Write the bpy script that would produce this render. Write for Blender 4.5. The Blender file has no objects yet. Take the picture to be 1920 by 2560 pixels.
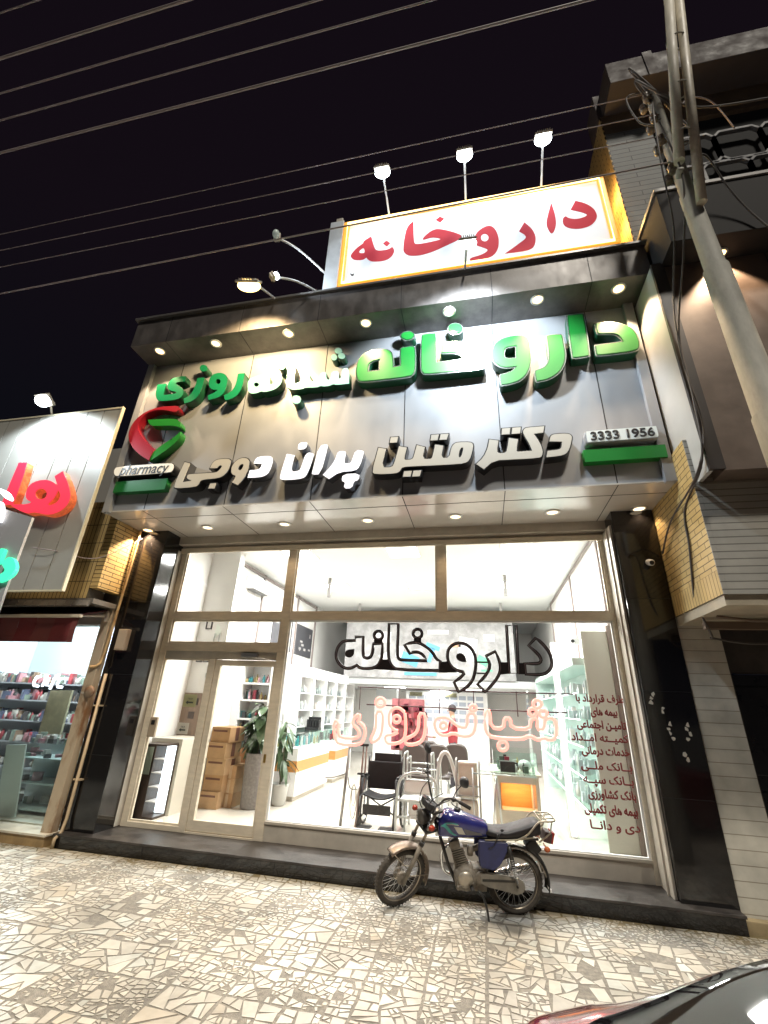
import bpy, bmesh, math, random
from mathutils import Vector as V, Matrix
R = math.radians
SC = bpy.context.scene
COL = SC.collection
rnd = random.Random(11)

# ---------------- camera ----------------
cd = bpy.data.cameras.new('camera'); cam = bpy.data.objects.new('camera', cd); COL.objects.link(cam)
cd.sensor_fit = 'HORIZONTAL'; cd.sensor_width = 36; cd.lens = 36*1106.755/1920
cd.clip_start = 0.05; cd.clip_end = 600
rt, up, fw = V((.978508, .202566, .038583)), V((.046492, -.399011, .915767)), V((-.200898, .894291, .399854))
up = rt.cross(fw).normalized() if False else up
m3 = Matrix((rt, up, -fw)).transposed()
rt, fw2 = rt.normalized(), -fw.normalized(); upv = fw2.cross(rt)
cam.matrix_world = Matrix.Translation((2.88201, -6.37421, 1.78796)) @ Matrix((rt, upv, fw2)).transposed().to_4x4()
SC.camera = cam

# ---------------- world (night sky) and the weak street glow ----------------
w = bpy.data.worlds.new('World'); SC.world = w; w.use_nodes = True
nt = w.node_tree; bg = nt.nodes['Background']
sky = nt.nodes.new('ShaderNodeTexSky'); sky.sky_type = 'NISHITA'; sky.sun_disc = False
sky.sun_elevation = R(-4); sky.sun_rotation = R(200)
mx = nt.nodes.new('ShaderNodeMixRGB'); mx.blend_type = 'ADD'; mx.inputs[0].default_value = 1
mx.inputs[2].default_value = (.085, .062, .09, 1)
tcw = nt.nodes.new('ShaderNodeTexCoord'); spw = nt.nodes.new('ShaderNodeSeparateXYZ'); nt.links.new(tcw.outputs['Generated'], spw.inputs[0])
rw = nt.nodes.new('ShaderNodeValToRGB'); rw.color_ramp.elements[0].position = .12; rw.color_ramp.elements[0].color = (.10, .15, .36, 1)
rw.color_ramp.elements[1].position = .72; rw.color_ramp.elements[1].color = (.10, .058, .10, 1)
e3 = rw.color_ramp.elements.new(.42); e3.color = (.055, .055, .095, 1)
nt.links.new(spw.outputs[2], rw.inputs[0]); nt.links.new(rw.outputs[0], mx.inputs[2])
nt.links.new(sky.outputs[0], mx.inputs[1]); nt.links.new(mx.outputs[0], bg.inputs[0]); bg.inputs[1].default_value = .028
sl = bpy.data.lights.new('street_glow', 'SUN'); sl.energy = SUN_E = 1.2; sl.angle = R(6); sl.color = (1, .93, .81)
so = bpy.data.objects.new('street_glow', sl); COL.objects.link(so)
so.rotation_euler = V((-.24, .50, -.83)).to_track_quat('-Z', 'Y').to_euler(); so.location = (6, -8, 12)
SC.view_settings.view_transform = 'Standard'; SC.view_settings.look = 'None'
SC.view_settings.exposure = 1.0; SC.view_settings.gamma = 1
try:
    SC.cycles.use_denoising = True; SC.cycles.max_bounces = 8; SC.cycles.diffuse_bounces = 4; SC.cycles.glossy_bounces = 4
    SC.cycles.transparent_max_bounces = 16; SC.cycles.caustics_reflective = False; SC.cycles.caustics_refractive = False
    SC.cycles.sample_clamp_indirect = 4
except Exception: pass

# ---------------- materials ----------------
def mat(name, col, rough=.5, metal=0, var=0, scale=6, emit=None, es=0, bump=0, bscale=40, stretch=(1, 1, 1), coat=0, col2=None, lo=.4, hi=.65):
    m = bpy.data.materials.new(name); m.use_nodes = True
    N = m.node_tree.nodes; L = m.node_tree.links; b = N['Principled BSDF']
    b.inputs['Base Color'].default_value = (*col, 1); b.inputs['Roughness'].default_value = rough
    b.inputs['Metallic'].default_value = metal
    if coat: b.inputs['Coat Weight'].default_value = coat; b.inputs['Coat Roughness'].default_value = .05
    if emit: b.inputs['Emission Color'].default_value = (*emit, 1); b.inputs['Emission Strength'].default_value = es
    if var or col2 or bump:
        tc = N.new('ShaderNodeTexCoord'); mp = N.new('ShaderNodeMapping'); mp.inputs['Scale'].default_value = stretch
        L.new(tc.outputs['Object'], mp.inputs[0])
    if var or col2:
        n = N.new('ShaderNodeTexNoise'); n.inputs['Scale'].default_value = scale; n.inputs['Detail'].default_value = 7
        n.inputs['Roughness'].default_value = .62; L.new(mp.outputs[0], n.inputs['Vector'])
        r = N.new('ShaderNodeValToRGB'); r.color_ramp.elements[0].position = lo; r.color_ramp.elements[1].position = hi
        c2 = col2 or tuple(c*(1-var) for c in col)
        c1 = col if col2 else tuple(min(1, c*(1+var*.6)) for c in col)
        r.color_ramp.elements[0].color = (*c2, 1); r.color_ramp.elements[1].color = (*c1, 1)
        L.new(n.outputs[0], r.inputs[0]); L.new(r.outputs[0], b.inputs['Base Color'])
        if rough > .05:
            mr = N.new('ShaderNodeMapRange'); mr.inputs[1].default_value = .3; mr.inputs[2].default_value = .7
            mr.inputs[3].default_value = rough*.8; mr.inputs[4].default_value = min(1, rough*1.25)
            L.new(n.outputs[0], mr.inputs[0]); L.new(mr.outputs[0], b.inputs['Roughness'])
    if bump:
        n2 = N.new('ShaderNodeTexNoise'); n2.inputs['Scale'].default_value = bscale; n2.inputs['Detail'].default_value = 4
        L.new(mp.outputs[0], n2.inputs['Vector'])
        bp = N.new('ShaderNodeBump'); bp.inputs['Strength'].default_value = bump; bp.inputs['Distance'].default_value = .02
        L.new(n2.outputs[0], bp.inputs['Height']); L.new(bp.outputs[0], b.inputs['Normal'])
    return m

def emis(name, col, s, diff=None):
    return mat(name, diff or tuple(min(.9, c) for c in col), .4, emit=col, es=s)

def glass(name, tint=(1, 1, 1), refl=1.0):
    m = bpy.data.materials.new(name); m.use_nodes = True; N = m.node_tree.nodes; L = m.node_tree.links
    N.remove(N['Principled BSDF']); t = N.new('ShaderNodeBsdfTransparent'); t.inputs[0].default_value = (*tint, 1)
    g = N.new('ShaderNodeBsdfGlossy'); g.inputs['Roughness'].default_value = .0; g.inputs[0].default_value = (refl, refl, refl, 1)
    f = N.new('ShaderNodeFresnel'); f.inputs[0].default_value = 1.45; x = N.new('ShaderNodeMixShader')
    ge = N.new('ShaderNodeNewGeometry'); sb = N.new('ShaderNodeMath'); sb.operation = 'SUBTRACT'; sb.inputs[0].default_value = 1; L.new(ge.outputs['Backfacing'], sb.inputs[1])
    pr = N.new('ShaderNodeMath'); pr.operation = 'MULTIPLY'; L.new(f.outputs[0], pr.inputs[0]); L.new(sb.outputs[0], pr.inputs[1])
    L.new(pr.outputs[0], x.inputs[0]); L.new(t.outputs[0], x.inputs[1]); L.new(g.outputs[0], x.inputs[2])
    L.new(x.outputs[0], N['Material Output'].inputs[0]); return m

def bricks(name, c1, c2, mortar, bw, bh, ms=.006, rough=.7, plane='xz', off=.5, var=.25, rot=0, bump=.6):
    m = mat(name, c1, rough); N = m.node_tree.nodes; L = m.node_tree.links; b = N['Principled BSDF']
    tc = N.new('ShaderNodeTexCoord'); sp = N.new('ShaderNodeSeparateXYZ'); cb = N.new('ShaderNodeCombineXYZ')
    L.new(tc.outputs['Object'], sp.inputs[0]); ax = {'x': 0, 'y': 1, 'z': 2}
    L.new(sp.outputs[ax[plane[0]]], cb.inputs[0]); L.new(sp.outputs[ax[plane[1]]], cb.inputs[1])
    br = N.new('ShaderNodeTexBrick'); br.offset = off; L.new(cb.outputs[0], br.inputs[0])
    br.inputs['Color1'].default_value = (*c1, 1); br.inputs['Color2'].default_value = (*c2, 1); br.inputs['Mortar'].default_value = (*mortar, 1)
    br.inputs['Scale'].default_value = 1; br.inputs['Mortar Size'].default_value = ms; br.inputs['Brick Width'].default_value = bw; br.inputs['Row Height'].default_value = bh
    n = N.new('ShaderNodeTexNoise'); n.inputs['Scale'].default_value = 5; n.inputs['Detail'].default_value = 8; L.new(tc.outputs['Object'], n.inputs[0])
    mr = N.new('ShaderNodeMapRange'); mr.inputs[3].default_value = 1-var; mr.inputs[4].default_value = 1+var; L.new(n.outputs[0], mr.inputs[0])
    mu = N.new('ShaderNodeVectorMath'); mu.operation = 'MULTIPLY'; L.new(br.outputs[0], mu.inputs[0]); L.new(mr.outputs[0], mu.inputs[1]); L.new(mu.outputs[0], b.inputs[0])
    bp = N.new('ShaderNodeBump'); bp.inputs['Strength'].default_value = bump; bp.inputs['Distance'].default_value = .01; bp.invert = True
    L.new(br.outputs[1], bp.inputs['Height']); L.new(bp.outputs[0], b.inputs['Normal']); return m

# ---------------- geometry helpers ----------------
def smoothpts(pts, n=6, closed=False):
    P = [V(p) for p in pts]; out = []; k = len(P)
    for i in range(k if closed else k-1):
        if closed: a, b, c, d = P[i-1], P[i], P[(i+1) % k], P[(i+2) % k]
        else: a, b, c, d = P[max(i-1, 0)], P[i], P[i+1], P[min(i+2, k-1)]
        for j in range(n):
            t = j/n; out.append(.5*((2*b)+(c-a)*t+(2*a-5*b+4*c-d)*t*t+(3*b-a-3*c+d)*t**3))
    if not closed: out.append(P[-1])
    return out

class G:
    def __init__(s, X=None): s.bm = bmesh.new(); s.X = X
    def _v(s, p):
        p = V(p)
        return s.bm.verts.new(s.X @ p if s.X else p)
    def face(s, vs, m=0, sm=False):
        try: f = s.bm.faces.new(vs); f.material_index = m; f.smooth = sm; return f
        except ValueError: return None
    def poly(s, pts, m=0): return s.face([s._v(p) for p in pts], m)
    def box(s, x0, x1, y0, y1, z0, z1, m=0, bev=0):
        v = [s._v((x, y, z)) for z in (z0, z1) for y in (y0, y1) for x in (x0, x1)]
        fs = [s.face([v[i] for i in q], m) for q in ((0, 2, 3, 1), (4, 5, 7, 6), (0, 1, 5, 4), (2, 6, 7, 3), (0, 4, 6, 2), (1, 3, 7, 5))]
        if bev:
            es = list({e for f in fs for e in f.edges})
            r = bmesh.ops.bevel(s.bm, geom=es, offset=bev, segments=2, affect='EDGES', profile=.6)
            for f in r['faces']: f.material_index = m
        return s
    def obox(s, c, h, rz=0, rx=0, ry=0, m=0, bev=0):
        M = Matrix.Translation(c) @ Matrix.Rotation(rz, 4, 'Z') @ Matrix.Rotation(ry, 4, 'Y') @ Matrix.Rotation(rx, 4, 'X'); o = s.X
        s.X = (o @ M) if o else M; s.box(-h[0], h[0], -h[1], h[1], -h[2], h[2], m, bev); s.X = o; return s
    def tube(s, pts, r, m=0, n=8, closed=False, cap=True):
        P = [V(p) for p in pts]; k = len(P); rings = []; pn = None
        for i, p in enumerate(P):
            t = (P[(i+1) % k]-P[i-1]) if closed else (P[min(i+1, k-1)]-P[max(i-1, 0)])
            if t.length < 1e-9: t = V((0, 0, 1))
            t.normalize()
            if pn is None:
                a = V((0, 0, 1)) if abs(t.z) < .9 else V((1, 0, 0)); pn = (a-t*a.dot(t)).normalized()
            else:
                q = pn-t*pn.dot(t); pn = q.normalized() if q.length > 1e-6 else pn
            bt = t.cross(pn); rr = r[i] if isinstance(r, (list, tuple)) else r
            rings.append([s._v(p+(pn*math.cos(2*math.pi*j/n)+bt*math.sin(2*math.pi*j/n))*rr) for j in range(n)])
        for i in range(k if closed else k-1):
            a, b = rings[i], rings[(i+1) % k]
            for j in range(n): s.face([a[j], a[(j+1) % n], b[(j+1) % n], b[j]], m, True)
        if cap and not closed: s.face(rings[0][::-1], m); s.face(rings[-1], m)
        return s
    def lathe(s, prof, M, m=0, n=20, cap=True):
        rings = []
        for r, z in prof: rings.append([s._v(M @ V((r*math.cos(2*math.pi*j/n), r*math.sin(2*math.pi*j/n), z))) for j in range(n)])
        for a, b in zip(rings, rings[1:]):
            for j in range(n): s.face([a[j], a[(j+1) % n], b[(j+1) % n], b[j]], m, True)
        if cap: s.face(rings[0][::-1], m); s.face(rings[-1], m)
        return s
    def ball(s, c, r, m=0, n=12, X=None):
        r = r if isinstance(r, (list, tuple)) else (r, r, r); k = n//2+1
        M = Matrix.Translation(c) @ (X or Matrix.Identity(4)) @ Matrix.Diagonal((*r, 1))
        rings = [[s._v(M @ V((math.sin(math.pi*i/k)*math.cos(2*math.pi*j/n), math.sin(math.pi*i/k)*math.sin(2*math.pi*j/n), math.cos(math.pi*i/k)))) for j in range(n)] for i in range(1, k)]
        t, b = s._v(M @ V((0, 0, 1))), s._v(M @ V((0, 0, -1)))
        for j in range(n):
            s.face([t, rings[0][j], rings[0][(j+1) % n]], m, True); s.face([b, rings[-1][(j+1) % n], rings[-1][j]], m, True)
            for a, c2 in zip(rings, rings[1:]): s.face([a[j], c2[j], c2[(j+1) % n], a[(j+1) % n]], m, True)
        return s
    def loft(s, secs, m=0, cap=True, closed=True, sm=True):
        rings = [[s._v(p) for p in q] for q in secs]; n = len(rings[0])
        for a, b in zip(rings, rings[1:]):
            for j in range(n if closed else n-1): s.face([a[j], a[(j+1) % n], b[(j+1) % n], b[j]], m, sm)
        if cap: s.face(rings[0][::-1], m); s.face(rings[-1], m)
        return s
    def prism(s, poly, axis, a, b, m=0):
        def p(u, v, d): return {'y': (u, d, v), 'x': (d, u, v), 'z': (u, v, d)}[axis]
        A = [s._v(p(u, v, a)) for u, v in poly]; B = [s._v(p(u, v, b)) for u, v in poly]; n = len(poly)
        s.face(A, m); s.face(B[::-1], m)
        for i in range(n): s.face([A[i], B[i], B[(i+1) % n], A[(i+1) % n]], m)
        return s
    def build(s, name, mats, parent=None, fix=True):
        if fix: bmesh.ops.recalc_face_normals(s.bm, faces=s.bm.faces)
        o = off(parent)
        if o: bmesh.ops.translate(s.bm, verts=s.bm.verts, vec=-o)
        me = bpy.data.meshes.new(name); s.bm.to_mesh(me); s.bm.free()
        for x in (mats if isinstance(mats, (list, tuple)) else [mats]): me.materials.append(x)
        ob = bpy.data.objects.new(name, me); COL.objects.link(ob)
        if parent: ob.parent = parent
        return ob

LOCAL = set()
def off(parent):
    if not parent: return None
    p = parent
    while p.parent: p = p.parent
    return None if p.name in LOCAL else p.location.copy()

def tag(o, label, cat, group=None):
    o['label'] = label; o['category'] = cat
    if group: o['group'] = group
    return o
def thing(name, label, cat, loc=(0, 0, 0), group=None, local=False, rot=None):
    o = bpy.data.objects.new(name, None); COL.objects.link(o); o.location = loc; o.empty_display_size = .1
    if local: LOCAL.add(o.name)
    if rot: o.rotation_euler = rot
    return tag(o, label, cat, group)
def struct(o): o['kind'] = 'structure'; return o
def lab(o, t): o['label'] = t; return o

def copy_tree(root, loc, label, rot=None, group=None):
    r = root.copy(); COL.objects.link(r); r.location = loc; r['label'] = label
    if root.name in LOCAL: LOCAL.add(r.name)
    if rot is not None: r.rotation_euler = rot
    for ch in list(root.children):
        c = ch.copy(); COL.objects.link(c); c.parent = r
        for g in list(ch.children):
            d = g.copy(); COL.objects.link(d); d.parent = c
    return r

def outline(name, polys, y0, y1, m, parent, offset=0, bevel=0):
    cu = bpy.data.curves.new('tmp', 'CURVE'); cu.dimensions = '2D'; cu.fill_mode = 'BOTH'
    cu.extrude = max(0, (y1-y0)/2-bevel); cu.offset = offset; cu.bevel_depth = bevel; cu.bevel_resolution = 1
    for pl in polys:
        sp = cu.splines.new('POLY'); sp.points.add(len(pl)-1); sp.use_cyclic_u = True
        for k, (a, b) in enumerate(pl): sp.points[k].co = (a/1000, b/1000, 0, 1)
    return _c2m(cu, name, (0, (y0+y1)/2, 0), m, parent)
def _c2m(cu, name, loc, m, parent, X=None):
    o = bpy.data.objects.new('tmp', cu); COL.objects.link(o); bpy.context.view_layer.update()
    me = bpy.data.meshes.new_from_object(o.evaluated_get(bpy.context.evaluated_depsgraph_get()))
    bpy.data.objects.remove(o); bpy.data.curves.remove(cu)
    me.name = name; M = Matrix.Translation(loc) @ (X or Matrix.Rotation(R(90), 4, 'X')); of = off(parent)
    if of: M = Matrix.Translation(-of) @ M
    me.transform(M); me.materials.clear()
    for x in (m if isinstance(m, (list, tuple)) else [m]): me.materials.append(x)
    ob = bpy.data.objects.new(name, me); COL.objects.link(ob)
    if parent: ob.parent = parent
    return ob
def text(name, s, x0, z0, width, y, m, parent, align='LEFT', bold=.0, depth=.002, hmax=None, shear=0, ang=0, bev=0):
    cu = bpy.data.curves.new('tmp', 'FONT'); cu.body = s; cu.size = 1; cu.extrude = 0; cu.offset = 0; cu.shear = shear
    o = bpy.data.objects.new('t', cu); COL.objects.link(o); bpy.context.view_layer.update()
    wd = max(1e-3, o.dimensions.x); bpy.data.objects.remove(o)
    k = width/wd; cu.size = k; cu.extrude = depth; cu.offset = bold*k; cu.align_x = align; cu.bevel_depth = bev; cu.bevel_resolution = 0
    X = Matrix.Rotation(R(90), 4, 'X') @ Matrix.Rotation(ang, 4, 'Z')
    if hmax: X = X @ Matrix.Diagonal((1, hmax/k, 1, 1))
    return _c2m(cu, name, (x0, y, z0), m, parent, X)

def lamp(kind, name, loc, energy, color, parent=None, size=.1, spot=None, blend=.3, aim=None, shape=None):
    l = bpy.data.lights.new(name, kind); l.energy = energy; l.color = color
    if kind in ('POINT', 'SPOT'): l.shadow_soft_size = size
    if kind == 'SPOT': l.spot_size = R(spot); l.spot_blend = blend
    if kind == 'AREA':
        l.shape = 'RECTANGLE'; l.size, l.size_y = shape
    o = bpy.data.objects.new(name, l); COL.objects.link(o); o.location = loc
    if aim is not None: o.rotation_euler = (V(aim)-V(loc)).to_track_quat('-Z', 'Y').to_euler()
    if parent: o.parent = parent; o.location = V(loc)-(off(parent) or V((0, 0, 0)))
    return o

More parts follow.
